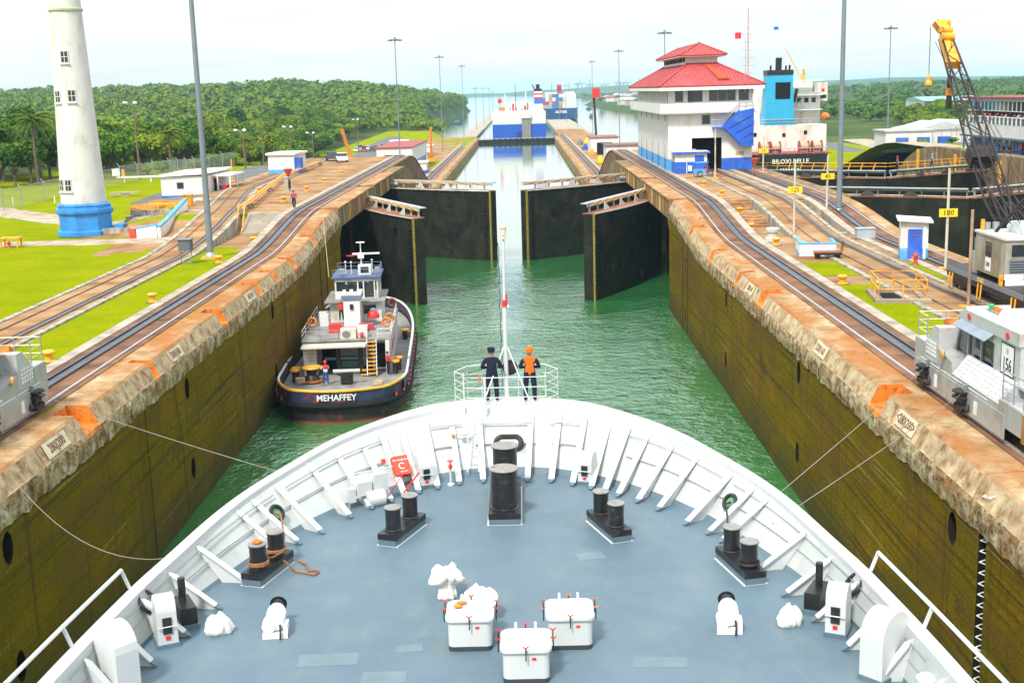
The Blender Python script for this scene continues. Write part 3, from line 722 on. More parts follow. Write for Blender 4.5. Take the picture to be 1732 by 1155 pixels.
# ------------------------------------------------------------------ miter gates
gate_dark, N, L, B = node_mat("gate_plate")
P = pos(N)
c0 = ramp(N, L, noise_node(N, L, P, 0.5, 7, 0.65), [(0.3, (0.006, 0.007, 0.005)), (0.52, (0.017, 0.019, 0.013)), (0.75, (0.042, 0.036, 0.022))])
sz = N.new("ShaderNodeSeparateXYZ"); L.new(P, sz.inputs[0])
c0 = mixc(N, L, ramp(N, L, noise_node(N, L, P, 1.5, 6, 0.7, (1, 1, 0.2)), [(0.55, (0,0,0)), (0.7, (0.6,0.6,0.6))]), c0, (0.05, 0.032, 0.018))
L.new(c0, B.inputs["Base Color"]); B.inputs["Roughness"].default_value = 0.75; B.inputs["Specular IOR Level"].default_value = 0.12
gate_rust = M("gate_top_rust", (0.30, 0.125, 0.06), 0.85, var=0.3, scale=1.0, dirt=(0.12, 0.06, 0.04), dirt_amt=0.4)
bridge_grey = M("bridge_grey", (0.40, 0.42, 0.42), 0.5, 0.2, var=0.1, dirt=(0.22, 0.15, 0.10), dirt_amt=0.3)
moss_edge = M("yellow_moss_edge", (0.24, 0.19, 0.04), 0.8, var=0.3, scale=3)
def gate_leaf(label, hinge, tip, s, rails=False, grp=None, faces=True):
    """s=+1: the footbridge lies on the left side of the line hinge->tip"""
    hx, hy = hinge; ang = math.atan2(tip[1]-hy, tip[0]-hx); Lf = math.hypot(tip[0]-hx, tip[1]-hy)
    t = thing("miter_gate_leaf", label, "lock gate", (hx, hy, -1.0), ang, grp)
    n = 12; th = 1.9
    outer = [(Lf*k/n, -s*(0.15 + 1.35*math.sin(PI*(0.12+0.76*k/n))**0.8)) for k in range(n+1)]
    poly = [(x, y, 0) for x, y in outer] + [(Lf, s*0.55, 0), (0, s*0.55, 0)]
    mb = MB(); mb.prism(poly, (0, 0, 10.3)); fix(mb.build("leaf_body", gate_dark, t))
    top = [(x, y*1.03, 10.31) for x, y in outer] + [(Lf+0.05, s*0.62, 10.31), (-0.02, s*0.62, 10.31)]
    mb = MB(); mb.prism(top, (0, 0, 0.09)); fix(mb.build("leaf_deck", gate_rust, t))
    mb = MB(); mb.tube([(x, y*1.05-s*0.02, 10.36) for x, y in outer], 0.09, 5); mb.build("deck_edge", bridge_grey, t)
    yt = outer[-1][1]
    MB().box(Lf+0.003, Lf+0.10, min(yt, 0.5*s), max(yt, 0.5*s), 0, 10.25).build("miter_post", gate_dark, t)
    MB().box(Lf-0.10, Lf+0.13, min(yt-s*0.03, yt+s*0.16), max(yt-s*0.03, yt+s*0.16), 0, 10.4).build("edge_timber", moss_edge, t)
    if faces:
        for k in range(20):                                     # rung recesses beside the meeting edge
            z = 0.5 + k*0.48
            MB().obox((Lf-0.75, yt-s*0.16, z), (0.62, 0.12, 0.14), 0).build("ladder_rung", rubber, t)
        rr = random.Random(int(hx*13+hy))
        for k in range(8):                                      # riveted inspection plates
            x = rr.choice([0.3, 0.42, 0.55, 0.68, 0.8])*Lf; z = rr.choice([2.2, 4.0, 7.2, 8.6])
            y = -s*(0.15 + 1.35*math.sin(PI*(0.12+0.76*x/Lf))**0.8)
            MB().obox((x, y-s*0.03, z), (0.75, 0.12, 0.75), 0).build("cover_plate", black_metal, t)
    # footbridge on brackets
    yb = s*0.15; zb = 11.35
    MB().box(0.8, Lf-0.1, min(yb, yb+s*0.75), max(yb, yb+s*0.75), zb, zb+0.10).build("walkway", bridge_grey, t)
    MB().box(0.8, Lf-0.1, min(yb-s*0.06, yb-s*0.002), max(yb-s*0.06, yb-s*0.002), zb-0.32, zb+0.10).build("walkway_beam", bridge_grey, t)
    k = 0; x = 1.6
    while x < Lf:
        MB().bar((x, yb+s*0.1, 10.4), (x, yb+s*0.1, zb-0.02), 0.16).build("bridge_post", bridge_grey, t)
        if k % 2 == 0 and x < Lf-3: MB().prism([(x+0.2, yb-s*0.45, 10.41), (x+2.0, yb-s*0.45, 10.41), (x+1.1, yb-s*0.15, 11.25)], (0, -s*0.06, 0)).build("gusset", bridge_grey, t)
        x += 2.45; k += 1
    x = 2.0
    while x < Lf-0.6:
        if rails:
            MB().bar((x-0.35, yb-s*0.05, zb-0.3), (x+0.1, yb-s*0.05, zb+1.05), 0.11).build("rail_post", yellow_orange, t)
        else:
            MB().bar((x-1.2, yb-s*0.09, zb+0.02), (x+0.9, yb-s*0.09, zb-0.28), 0.10).build("folded_rail", yellow_orange, t)
        x += 1.7 if rails else 2.3
    if rails:
        MB().bar((0.8, yb-s*0.05, zb+1.05), (Lf, yb-s*0.05, zb+1.05), 0.10).build("hand_rail", yellow_orange, t)
        MB().bar((0.8, yb-s*0.05, zb+0.6), (Lf, yb-s*0.05, zb+0.6), 0.07).build("hand_rail", yellow_orange, t)
    # operating strut near the hinge
    MB().cyl((3.5, -s*0.4, 10.9), (-1.2, -s*2.2, 10.9), 0.22, n=10).build("operating_arm", steel, t)
    MB().cyl((2.0, -s*0.1, 10.75), (-1.0, s*0.4, 10.75), 0.12, n=8).build("operating_arm", steel, t)
    return t
gate_leaf("near gate leaf swung half open beside the moored tug, mossy yellow edge", (-18.3, 152.0), (-9.2, 132.0), 1)
gate_leaf("near gate leaf swung half open at the right wall, mossy yellow edge", (18.3, 152.0), (8.9, 131.8), -1)
gate_leaf("far gate leaf almost closed on the lighthouse side of the gap", (-18.3, 178.6), (-2.0, 166.3), 1)
gate_leaf("far gate leaf almost closed on the control house side of the gap", (18.3, 179.0), (2.1, 165.6), -1)
gate_leaf("closed second lane gate leaf beside the rail crane, low yellow folded rails", (35.3, 147.5), (51.75, 138.0), -1, faces=True)
gate_leaf("closed second lane gate leaf below the visitor building, low yellow folded rails", (68.4, 147.5), (51.85, 138.0), 1, faces=True)
gate_leaf("closed second lane gate leaf with orange handrail joining the central wall", (35.3, 179.0), (51.75, 169.5), -1, rails=True, faces=False)
gate_leaf("closed second lane gate leaf with orange handrail joining the right wall", (68.4, 179.0), (51.85, 169.5), 1, rails=True, faces=False)
# closed gate at the far end of the chamber
t = thing("far_lock_gate", "dark low gate closing the far end of the chamber before the blue ship", "lock gate", (0, 548, 0))
MB().box(-16.7, 16.7, 0, 1.8, -1, 1.6).build("gate_body", gate_dark, t)
MB().box(-16.7, 16.7, -0.3, 1.0, 2.0, 2.12).build("walkway", bridge_grey, t)
for k in range(14): MB().box(-16.0+k*2.4, -15.5+k*2.4, -0.2, 0.3, 1.601, 1.99).build("bridge_post", M("pale_yellow", (0.6, 0.5, 0.2), 0.6), t)
# ------------------------------------------------------------------ people
def person_mesh(J, mats, name="body"):
    """J: dict joint -> (pos, radius). One continuous skinned surface; faces coloured by nearest bone."""
    order = list(J.keys()); idx = {k: i for i, k in enumerate(order)}
    bones = [("pelvis","belly","shirt"),("belly","chest","vest"),("chest","neck","vest"),("neck","head","skin"),("head","crown","skin")]
    for s in ("l","r"):
        bones += [("chest","sh"+s,"vest"),("sh"+s,"el"+s,"sleeve"),("el"+s,"wr"+s,"fore"),("wr"+s,"ha"+s,"skin"),("pelvis","hi"+s,"trousers"),("hi"+s,"kn"+s,"trousers"),("kn"+s,"an"+s,"trousers"),("an"+s,"to"+s,"shoe")]
    me = bpy.data.meshes.new("skel"); me.from_pydata([J[k][0] for k in order], [(idx[a], idx[b]) for a, b, _ in bones], [])
    o = bpy.data.objects.new("skel", me); COL.objects.link(o)
    md = o.modifiers.new("skin", 'SKIN'); md.use_smooth_shade = True; md.branch_smoothing = 0.4
    for k in order:
        r = J[k][1]; sv = me.skin_vertices[0].data[idx[k]]; sv.radius = r if isinstance(r, tuple) else (r, r); sv.use_root = (k == "pelvis")
    sb = o.modifiers.new("sub", 'SUBSURF'); sb.levels = 1; sb.render_levels = 1
    dg = bpy.context.evaluated_depsgraph_get(); dg.update()
    out = bpy.data.meshes.new_from_object(o.evaluated_get(dg)); bpy.data.objects.remove(o); bpy.data.meshes.remove(me)
    keys = ["skin", "shirt", "vest", "sleeve", "fore", "trousers", "shoe"]
    out.materials.clear()
    for k in keys: out.materials.append(mats.get(k, mats.get("shirt")))
    segs = [(Vector(J[a][0]), Vector(J[b][0]), keys.index(c)) for a, b, c in bones]
    for p in out.polygons:
        c = p.center; best = 9e9; bi = 0
        for a, b, k in segs:
            d = b-a; t = max(0, min(1, (c-a).dot(d)/max(d.length_squared, 1e-9))); q = (c-(a+d*t)).length
            if q < best: best = q; bi = k
        p.material_index = bi; p.use_smooth = True
    out.name = name; return out

def hand_mesh(mat):
    mb = MB(); mb.ell((0, 0, -0.045), 0.04, 0.018, 0.055, 8, 6)
    for k, (x, l) in enumerate(((-0.03, 0.065), (-0.01, 0.08), (0.01, 0.075), (0.03, 0.055))):
        mb.tube([(x, 0, -0.08), (x*1.1, 0.008, -0.08-l*0.55), (x*1.1, 0.03, -0.08-l)], [0.010, 0.009, 0.007], 5)
    mb.tube([(0.035, 0.0, -0.03), (0.058, 0.015, -0.065), (0.056, 0.03, -0.09)], [0.011, 0.010, 0.008], 5)
    return mb.mesh("hand", mat, True)
HAND = hand_mesh(skin)

def person(label, loc, rz, mats, hat=None, pose="stand", scale=1.0, group=None, hands=True, parent_cat="person"):
    t = thing("person", label, parent_cat, loc, rz, group); t.scale = (scale,)*3
    arms = {"stand": [(-0.30, 0.03, 1.14), (-0.27, 0.10, 0.90)], "front": [(-0.33, 0.00, 1.14), (-0.14, 0.24, 1.10)],
            "hips": [(-0.40, -0.05, 1.14), (-0.23, 0.06, 1.00)], "walk": [(-0.28, -0.12, 1.14), (-0.27, 0.02, 0.90)], "reach": [(-0.28, 0.18, 1.14), (-0.22, 0.44, 1.12)], "chin": [(-0.30, 0.16, 1.16), (-0.12, 0.24, 1.36)]}
    a = arms.get(pose, arms["stand"]); ar = arms["walk"] if pose == "walk" else a
    st = 0.13 if pose != "walk" else 0.10
    J = {"pelvis": ((0, 0, 0.96), (0.16, 0.12)), "belly": ((0, 0.01, 1.14), (0.18, 0.13)), "chest": ((0, 0, 1.36), (0.19, 0.13)), "neck": ((0, 0, 1.50), 0.06),
         "head": ((0, 0.015, 1.62), (0.075, 0.09)), "crown": ((0, 0.01, 1.72), (0.065, 0.075))}
    for s, sg, A in (("l", 1, a), ("r", -1, ar)):
        J["sh"+s] = ((-0.185*sg, 0, 1.42), 0.085); J["el"+s] = ((A[0][0]*sg, A[0][1], A[0][2]), 0.062); J["wr"+s] = ((A[1][0]*sg, A[1][1], A[1][2]), 0.036)
        w, e = Vector(J["wr"+s][0]), Vector(J["el"+s][0]); J["ha"+s] = (tuple(w + (w-e).normalized()*0.05), 0.03)
        fy = 0.0 if pose != "walk" else (0.20 if sg > 0 else -0.22)
        J["hi"+s] = ((-0.11*sg, 0, 0.90), 0.12); J["kn"+s] = ((-0.12*sg - 0.02*sg, fy*0.6+0.03, 0.50), 0.092)
        J["an"+s] = ((-st*sg*1.15, fy-0.02, 0.085), 0.07); J["to"+s] = ((-st*sg*1.3, fy+0.17, 0.05), 0.05)
        if pose == "sit":
            J["kn"+s] = ((-0.13*sg, 0.42, 0.94), 0.07); J["an"+s] = ((-0.13*sg, 0.46, 0.53), 0.048); J["to"+s] = ((-0.14*sg, 0.62, 0.49), 0.04)
    link("body", person_mesh(J, mats), t)
    mb = MB(); mb.ell((0, 0.11, 1.615), 0.014, 0.022, 0.026, 6, 5)
    for s in (-1, 1): mb.ell((s*0.082, 0.01, 1.625), 0.012, 0.022, 0.032, 6, 5); mb.ell((s*0.032, 0.097, 1.645), 0.012, 0.006, 0.008, 6, 4)
    mb.build("face", mats.get("skin", skin), t, True)
    if hands:
        for s in ("l", "r"):
            w, h2 = Vector(J["wr"+s][0]), Vector(J["ha"+s][0]); o = link("hand", HAND, t)
            q = (h2-w).to_track_quat('-Z', 'Y'); o.rotation_mode = 'QUATERNION'; o.rotation_quaternion = q; o.location = w
    if hat:
        kind, hm = hat; mb = MB()
        if kind == "helmet":
            mb.lathe([(0.155, 1.665), (0.125, 1.67), (0.122, 1.72), (0.10, 1.79), (0.05, 1.83), (0.005, 1.835)], 14); nm = "hard_hat"
        elif kind == "cap":
            mb.lathe([(0.115, 1.66), (0.118, 1.70), (0.125, 1.76), (0.12, 1.80), (0.06, 1.82), (0.004, 1.822)], 14); mb.box(-0.07, 0.07, 0.08, 0.19, 1.675, 1.69); nm = "cap"
        else:
            mb.lathe([(0.19, 1.675), (0.12, 1.68), (0.12, 1.75), (0.10, 1.79), (0.05, 1.81), (0.004, 1.812)], 14); nm = "hat"
        mb.build(nm, hm, t, True)
    else:
        MB().ell((0, -0.005, 1.68), 0.095, 0.105, 0.10, 10, 7).build("hair", hair_m, t, True)
    return t

# ------------------------------------------------------------------ the ship we stand on: bow
OX, OY = 1.22, 25.0
ship = thing("cruise_ship", "white bow of the ship with blue grey deck, flared ribbed bulwark and black bollards", "ship", (OX, OY, 0))
def S(x, y, z): return (x, y-OY, z)
deck_m, N, L, B = node_mat("deck_paint")
P = pos(N)
c0 = ramp(N, L, noise_node(N, L, P, 0.35, 7, 0.6), [(0.3, (0.080, 0.128, 0.166)), (0.55, (0.096, 0.152, 0.194)), (0.78, (0.112, 0.175, 0.22))])
c0 = mixc(N, L, ramp(N, L, noise_node(N, L, P, 1.1, 8, 0.7, (1, 0.5, 1)), [(0.50, (0,0,0)), (0.72, (0.75,0.75,0.75))]), c0, (0.135, 0.180, 0.185))
c0 = mixc(N, L, ramp(N, L, noise_node(N, L, P, 9.0, 6, 0.7, (1, 0.2, 1)), [(0.70, (0,0,0)), (0.76, (0.6,0.6,0.6))]), c0, (0.26, 0.28, 0.28))
br = N.new("ShaderNodeTexBrick"); br.inputs["Scale"].default_value = 1.0; br.inputs["Brick Width"].default_value = 2.4; br.inputs["Row Height"].default_value = 1.55; br.inputs["Mortar Size"].default_value = 0.012
br.inputs["Color1"].default_value = (0.46, 0.46, 0.46, 1); br.inputs["Color2"].default_value = (0.54, 0.54, 0.54, 1); br.inputs["Mortar"].default_value = (0.64, 0.64, 0.64, 1); L.new(P, br.inputs["Vector"])
hs = N.new("ShaderNodeHueSaturation"); L.new(c0, hs.inputs["Color"]); L.new(math_n(N, L, 'ADD', math_n(N, L, 'MULTIPLY', br.outputs[0], 0.42), 0.80), hs.inputs["Value"]); c0 = hs.outputs[0]
c0 = mixc(N, L, ramp(N, L, noise_node(N, L, P, 0.9, 9, 0.75, (1.6, 0.35, 1), 1.2), [(0.63, (0,0,0)), (0.72, (0.55,0.55,0.55))]), c0, (0.20, 0.235, 0.235))
c0 = mixc(N, L, ramp(N, L, noise_node(N, L, P, 0.55, 7, 0.7), [(0.64, (0,0,0)), (0.78, (0.4,0.4,0.4))]), c0, (0.20, 0.17, 0.11))
L.new(c0, B.inputs["Base Color"])
L.new(ramp(N, L, noise_node(N, L, P, 0.8, 5), [(0.3, (0.42,0.42,0.42)), (0.7, (0.62,0.62,0.62))]), B.inputs["Roughness"])
bp = N.new("ShaderNodeBump"); bp.inputs["Strength"].default_value = 0.25; bp.inputs["Distance"].default_value = 0.01
L.new(noise_node(N, L, P, 30, 4), bp.inputs["Height"]); L.new(bp.outputs[0], B.inputs["Normal"])

def catmull(pts, n):
    pts = [Vector(p) for p in pts]; q = [2*pts[0]-pts[1]] + pts + [2*pts[-1]-pts[-2]]; out = []
    for i in range(1, len(q)-2):
        for k in range(n):
            t = k/n; a, b, c, d = q[i-1:i+3]
            out.append(0.5*((2*b) + (c-a)*t + (2*a-5*b+4*c-d)*t*t + (3*b-a-3*c+d)*t**3))
    out.append(q[-2]); return out
def mirror_curve(half):   # half: bow centre -> aft on +x; returns aft-left .. bow .. aft-right
    p0 = Vector((-half[1][0], *half[1][1:]))
    full = [Vector((-p[0], *p[1:])) for p in reversed(half[1:])] + [Vector(p) for p in half]
    return catmull(full, 6)
DZ = 11.0
deck_half = [(0, 36.2, DZ), (1.35, 35.97, DZ), (2.4, 35.35, DZ), (3.2, 34.65, DZ), (4.1, 33.65, DZ), (4.95, 32.45, DZ), (5.75, 30.95, DZ), (6.6, 28.6, DZ), (7.15, 26.9, DZ), (7.65, 24.5, DZ), (8.05, 20, DZ), (8.3, 14, DZ)]
rail_half = [(0, 39.8, 12.5), (1.47, 39.5, 12.5), (2.7, 38.8, 12.5), (4.05, 37.3, 12.45), (5.2, 35.6, 12.37), (6.1, 33.7, 12.25), (6.87, 31.8, 12.15), (7.4, 29.9, 12.07), (7.85, 27.3, 12.0), (8.15, 25, 12.0), (8.5, 20.5, 12.0), (8.75, 14, 12.0)]
def resample(c, n):
    d = [0]
    for a, b in zip(c, c[1:]): d.append(d[-1] + (b-a).length)
    out = []
    for k in range(n+1):
        s = d[-1]*k/n; i = 0
        while i < len(d)-2 and d[i+1] < s: i += 1
        t = (s-d[i])/max(d[i+1]-d[i], 1e-9); out.append(c[i].lerp(c[i+1], t))
    return out
NB = 96
dk = resample(mirror_curve(deck_half), NB); rl = resample(mirror_curve(rail_half), NB)
# width of the cap (deep at the very bow where the men stand)
def capw(v): return 0.30 + 1.25*math.exp(-(v.x/2.6)**2)
cap_in = []
for i, p in enumerate(rl):
    a = rl[max(i-1, 0)]; b = rl[min(i+1, NB)]; tdir = (b-a).normalized(); nrm = Vector((tdir.y, -tdir.x, 0))   # inward
    if nrm.dot(Vector((-p.x, 20-p.y, 0))) < 0: nrm = -nrm
    cap_in.append(p + nrm*capw(p))
mb = MB(); mb.poly([S(*p) for p in dk] , 0); o = mb.build("deck", deck_m, ship)
bm = bmesh.new(); bm.from_mesh(o.data); bmesh.ops.triangulate(bm, faces=bm.faces); bmesh.ops.recalc_face_normals(bm, faces=bm.faces)
for f in bm.faces:
    if f.normal.z < 0: f.normal_flip()
bm.to_mesh(o.data); bm.free()
# bulwark: inner skin from deck edge to the cap's inner edge; grey waterway strip along the foot
low = [p.lerp(q - Vector((0, 0, 0.14)), 0.10) for p, q in zip(dk, cap_in)]
mb = MB(); mb.loft([[S(*p), S(*q)] for p, q in zip(dk, low)]); mb.build("waterway", deck_m, ship)
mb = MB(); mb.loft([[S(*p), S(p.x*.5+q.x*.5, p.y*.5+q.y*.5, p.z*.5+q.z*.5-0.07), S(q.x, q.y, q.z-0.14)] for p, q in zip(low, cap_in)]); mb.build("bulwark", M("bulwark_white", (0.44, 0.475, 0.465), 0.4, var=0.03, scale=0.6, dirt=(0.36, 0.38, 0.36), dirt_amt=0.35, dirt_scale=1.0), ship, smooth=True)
mb = MB(); mb.loft([[S(q.x, q.y, q.z-0.14), S(q.x, q.y, q.z), S(p.x, p.y, p.z), S(p.x, p.y, p.z-0.14)] for p, q in zip(rl, cap_in)]); mb.build("rail_cap", ship_white, ship)
hullp = []
for p in rl:
    c = Vector((0, 20, 0)); k = 0.80
    hullp.append([S(p.x, p.y, p.z-0.14), S(p.x*0.93, 14+(p.y-14)*0.955, 9.5), S(p.x*0.84, 14+(p.y-14)*0.90, 5.0), S(p.x*0.80, 14+(p.y-14)*0.86, -0.5)])
mb = MB(); mb.loft(hullp); mb.build("hull", ship_white, ship, smooth=True)
# main hull further aft (outside the picture) so the bow does not float
MB().box(-8.7, 8.7, -60, -11.2, -0.5, 10.9).build("hull_aft", ship_white, ship)
# stiffening ribs
tips = [(0.66, 35.23), (1.36, 35.08), (1.98, 34.72), (2.5, 34.36), (2.87, 34.02), (3.22, 33.63), (3.72, 33.08), (4.22, 32.38), (4.82, 31.2), (5.30, 30.45), (5.55, 29.85), (6.12, 27.9), (6.43, 26.4), (6.78, 25.0), (7.1, 23.6), (7.4, 22.2), (7.6, 20.6)]
def nearest(c, p):
    return min(range(len(c)), key=lambda i: (c[i].x-p[0])**2 + (c[i].y-p[1])**2)
rib_idx = []
for hx, hy in [(0, 35.3)] + tips:
    for sg in ((1, -1) if hx else (1,)):
        F = Vector((sg*hx, hy, DZ)); i = nearest(dk, F); rib_idx.append(i)
        if hx == 0: continue
        tb = [(0, 0), (0.78, 4), (2.1, 11), (2.64, 16), (3.1, 24), (3.9, 36), (4.9, 52), (5.5, 62), (6.1, 76), (6.8, 83), (9, 86)]
        th = next(a0 + (a1-a0)*(hx-x0)/(x1-x0) for (x0, a0), (x1, a1) in zip(tb, tb[1:]) if x0 <= hx <= x1)
        d = Vector((sg*math.sin(rad(th)), math.cos(rad(th)), 0)); sd = Vector((-d.y, d.x, 0))
        pick = lambda c: min((q for q in c if (q-F).dot(d) > 0.2), key=lambda q: abs((q-F).dot(sd)))
        D = pick(dk); R = pick(cap_in)-Vector((0, 0, 0.142)); D = D - sd*((D-F).dot(sd)); R = R - sd*((R-F).dot(sd)); F2 = F
        out = (R-D); 
        web = [F2 + Vector((0, 0, 0.02)), D + Vector((0, 0, 0.0)), R + d*0.02, R - d*0.05]
        mb = MB(); mb.prism([S(*(p - sd*0.012)) for p in web], sd*0.024)
        # flange along the free edge: wide, tapered at both ends
        A = F2 + Vector((0, 0, 0.03)); Bt = R - d*0.06 - Vector((0, 0, 0.02)); L1 = Bt - A; u = L1.normalized(); nrm = u.cross(sd); 
        if nrm.dot(d) > 0: nrm = -nrm
        w = 0.088
        fl = [A + sd*w*0.35, A + u*0.16 + sd*w, Bt - u*0.12 + sd*w, Bt + sd*w*0.2, Bt - sd*w*0.2, Bt - u*0.12 - sd*w, A + u*0.16 - sd*w, A - sd*w*0.35]
        mb.prism([S(*p) for p in fl], nrm*0.03)
        rb = fix(mb.build("rib", ship_white, ship))
        MB().prism([S(*(A - u*0.02 + sd*w*0.42 + nrm*0.004)), S(*(A + u*0.13 + sd*w*1.02 + nrm*0.004)), S(*(A + u*0.13 - sd*w*1.02 + nrm*0.004)), S(*(A - u*0.02 - sd*w*0.42 + nrm*0.004))], nrm*0.03).build("rib_toe", deck_m, rb)
# horizontal stringers between ribs
for frac in (0.40, 0.74):
    idx = sorted(set(rib_idx))
    for a, b in zip(idx, idx[1:]):
        if b - a < 2: continue
        sec = []
        for i in range(a, b+1):
            p = low[i].lerp(cap_in[i], frac); inn = (dk[i]-cap_in[i]); inn = Vector((inn.x, inn.y, 0)).normalized()
            sec.append([S(*(p + Vector((0, 0, 0.0)))), S(*(p + inn*0.09 + Vector((0, 0, 0.03)))), S(*(p + inn*0.09 + Vector((0, 0, 0.015)))), S(*(p + Vector((0, 0, -0.03))))])
        mb = MB(); mb.loft(sec, closed=True, caps=True); mb.build("stringer", ship_white, ship)

for px, py, pw, pd, rz in ((-3.55, 23.75, 1.25, 0.55, 0.05), (-2.3, 22.9, 0.9, 0.5, 0.0), (-1.9, 24.2, 0.55, 0.35, 0.1), (3.3, 23.3, 1.1, 0.45, -0.06), (2.2, 29.2, 0.7, 0.5, 0.2)):
    MB().obox(S(px, py, DZ+0.0025), (pw, pd, 0.003), rz).build("paint_patch", M("touch_up_paint", (0.125, 0.18, 0.21), 0.5, var=0.12, scale=2), ship)
# --- mooring bollards
def bollard_post(x, y, r, h, parent, z=DZ):
    mb = MB(); mb.lathe([(r*1.12, 0), (r*1.12, 0.02), (r, 0.04), (r, h-0.04), (r*1.13, h-0.03), (r*1.15, h)], 22, S(x, y, z), cap=False); o = mb.build("post", black, parent, True)
    mb = MB(); mb.lathe([(r*1.15, h), (r*1.12, h+0.025), (0.01, h+0.03)], 22, S(x, y, z), cap=False); mb.build("post_cap", cap_grey, o)
    return o
cap_grey = M("worn_cap", (0.27, 0.27, 0.255), 0.5, 0.2, var=0.25, scale=3, dirt=(0.18, 0.10, 0.06), dirt_amt=0.3, dirt_scale=3)
def bollard_pair(label, pts, r, h, w, ext=0.4):
    t = empty("double_bollard", parent=ship); t["label"] = label
    a, b = Vector((*pts[0], 0)), Vector((*pts[1], 0)); u = (b-a).normalized(); v = Vector((-u.y, u.x, 0)); a2, b2 = a-u*ext, b+u*ext
    for nm, ww, z0, z1, m in (("deck_plate", w+0.10, 0.004, 0.02, ship_white), ("plinth", w, 0.02, 0.17, deck_m), ("bed", w+0.03, 0.172, 0.33, black)):
        q = [a2+v*ww/2, a2-v*ww/2, b2-v*ww/2, b2+v*ww/2]
        MB().prism([S(p.x, p.y, DZ+z0) for p in q], (0, 0, z1-z0)).build(nm, m, t)
    for p in pts: bollard_post(p[0], p[1], r, h, t, DZ+0.332)
    return t
bollard_pair("large black double bollard on the ship's centreline", [(0.03, 32.1), (0.03, 34.3)], 0.35, 1.10, 0.85, 0.55)
bollard_pair("black double bollard near the red hose case", [(-2.86, 30.55), (-2.50, 31.5)], 0.20, 0.60, 0.5)
bollard_pair("black double bollard on the starboard deck away from the ropes", [(2.95, 30.45), (2.62, 31.45)], 0.20, 0.60, 0.5)
LB = bollard_pair("black double bollard wound with brown rope", [(-5.88, 28.1), (-5.62, 28.95)], 0.20, 0.60, 0.5)
RB = bollard_pair("black double bollard with rope round its foot below a fairlead", [(5.86, 27.5), (5.62, 28.5)], 0.20, 0.60, 0.5)
# ropes
def coil(c, r, n, z, dz, turns):
    return [S(c[0]+r*math.cos(t*2*PI/n), c[1]+r*math.sin(t*2*PI/n), z+dz*t/n) for t in range(int(n*turns)+1)]
RL_, RR_ = (-4.93-1.0*0, 0), 0
fl_pos = {-1: (-6.03, 31.25, 11.62), 1: (6.03, 31.25, 11.62)}
ro = tag(MB().tube(coil((-5.88, 28.1), 0.24, 14, DZ+0.42, 0.03, 3.2) + [S(-5.6, 28.3, DZ+0.5)] + coil((-5.62, 28.95), 0.24, 14, DZ+0.44, 0.03, 2.2) + [S(-5.45, 29.2, DZ+0.75), S(-5.9, 31.1, 11.62), S(-6.3, 31.5, 11.6)], 0.028, 6).build("mooring_rope", rope_brown), "brown mooring rope wound on the bollard and led up to the fairlead", "rope"); ro.location = (OX, OY, 0)
ro = tag(MB().tube([S(-5.35, 28.5, DZ+0.35), S(-5.1, 28.55, DZ+0.05), S(-4.75, 28.42, DZ+0.03), S(-4.58, 28.3, DZ+0.03), S(-4.5, 28.5, DZ+0.03), S(-4.62, 28.62, DZ+0.03), S(-4.75, 28.55, DZ+0.03), S(-4.9, 29.0, DZ+0.03), S(-5.15, 29.3, DZ+0.03)], 0.028, 6).build("rope_tail", rope_brown), "loose brown rope tail hooked on the grey deck", "rope"); ro.location = (OX, OY, 0)
ro = tag(MB().tube([S(6.3, 31.5, 11.6), S(5.9, 31.1, 11.62), S(5.62, 28.8, DZ+0.45)] + coil((5.86, 27.5), 0.24, 14, DZ+0.38, 0.03, 2.3), 0.024, 6).build("mooring_rope", black_metal), "dark mooring line from the round fairlead down to the bollard foot", "rope"); ro.location = (OX, OY, 0)
tag(ro)
rc = tag(MB().tube([S(-5.88 + 0.12*math.cos(t*0.9)*(1-t/22), 28.1 + 0.12*math.sin(t*0.9)*(1-t/22), DZ+0.99+0.002*t) for t in range(18)], 0.03, 6).build("rope_coil", orange), "orange rope coil lying on top of the roped bollard", "rope"); rc.location = (OX, OY, 0)
# fairlead rings in the bulwark
def ring_pts(c, nrm, rx, rz, n=20):
    d, a, b = orient(nrm); return [Vector(c) + a*(rx*math.cos(2*PI*k/n)) + b*(rz*math.sin(2*PI*k/n)) for k in range(n)]
for sg in (-1, 1):
    p = fl_pos[sg]; t = empty("fairlead", parent=ship)
    nrm = Vector((-sg*0.75, -0.45, 0.55))
    MB().tube([S(*q) for q in ring_pts(p, nrm, 0.20, 0.20)], 0.055, 8, closed=True).build("ring", black, t, True)
    MB().poly([S(*(q - nrm.normalized()*0.02)) for q in ring_pts(p, nrm, 0.17, 0.17)]).build("opening", M("fairlead_opening", (0.12, 0.30, 0.14), 0.4, var=0.2), t)
# centre panama chock
t = empty("panama_chock", parent=ship); nrm = Vector((0, -0.8, 0.62)); c = (0.1, 37.0, 11.74)
d, a, b = orient(nrm)
ov = [Vector(c) + a*(0.19*(1 if math.cos(2*PI*k/28) > 0 else -1)) + a*(0.20*math.cos(2*PI*k/28)) + b*(0.20*math.sin(2*PI*k/28)) for k in range(28)]
MB().tube([S(*q) for q in ov], 0.085, 8, closed=True).build("ring", black, t, True)
MB().poly([S(*(Vector(c) + (q-Vector(c))*0.9 - nrm.normalized()*0.015)) for q in ov]).build("opening", M("chock_opening", (0.45, 0.50, 0.40), 0.5, var=0.1), t)
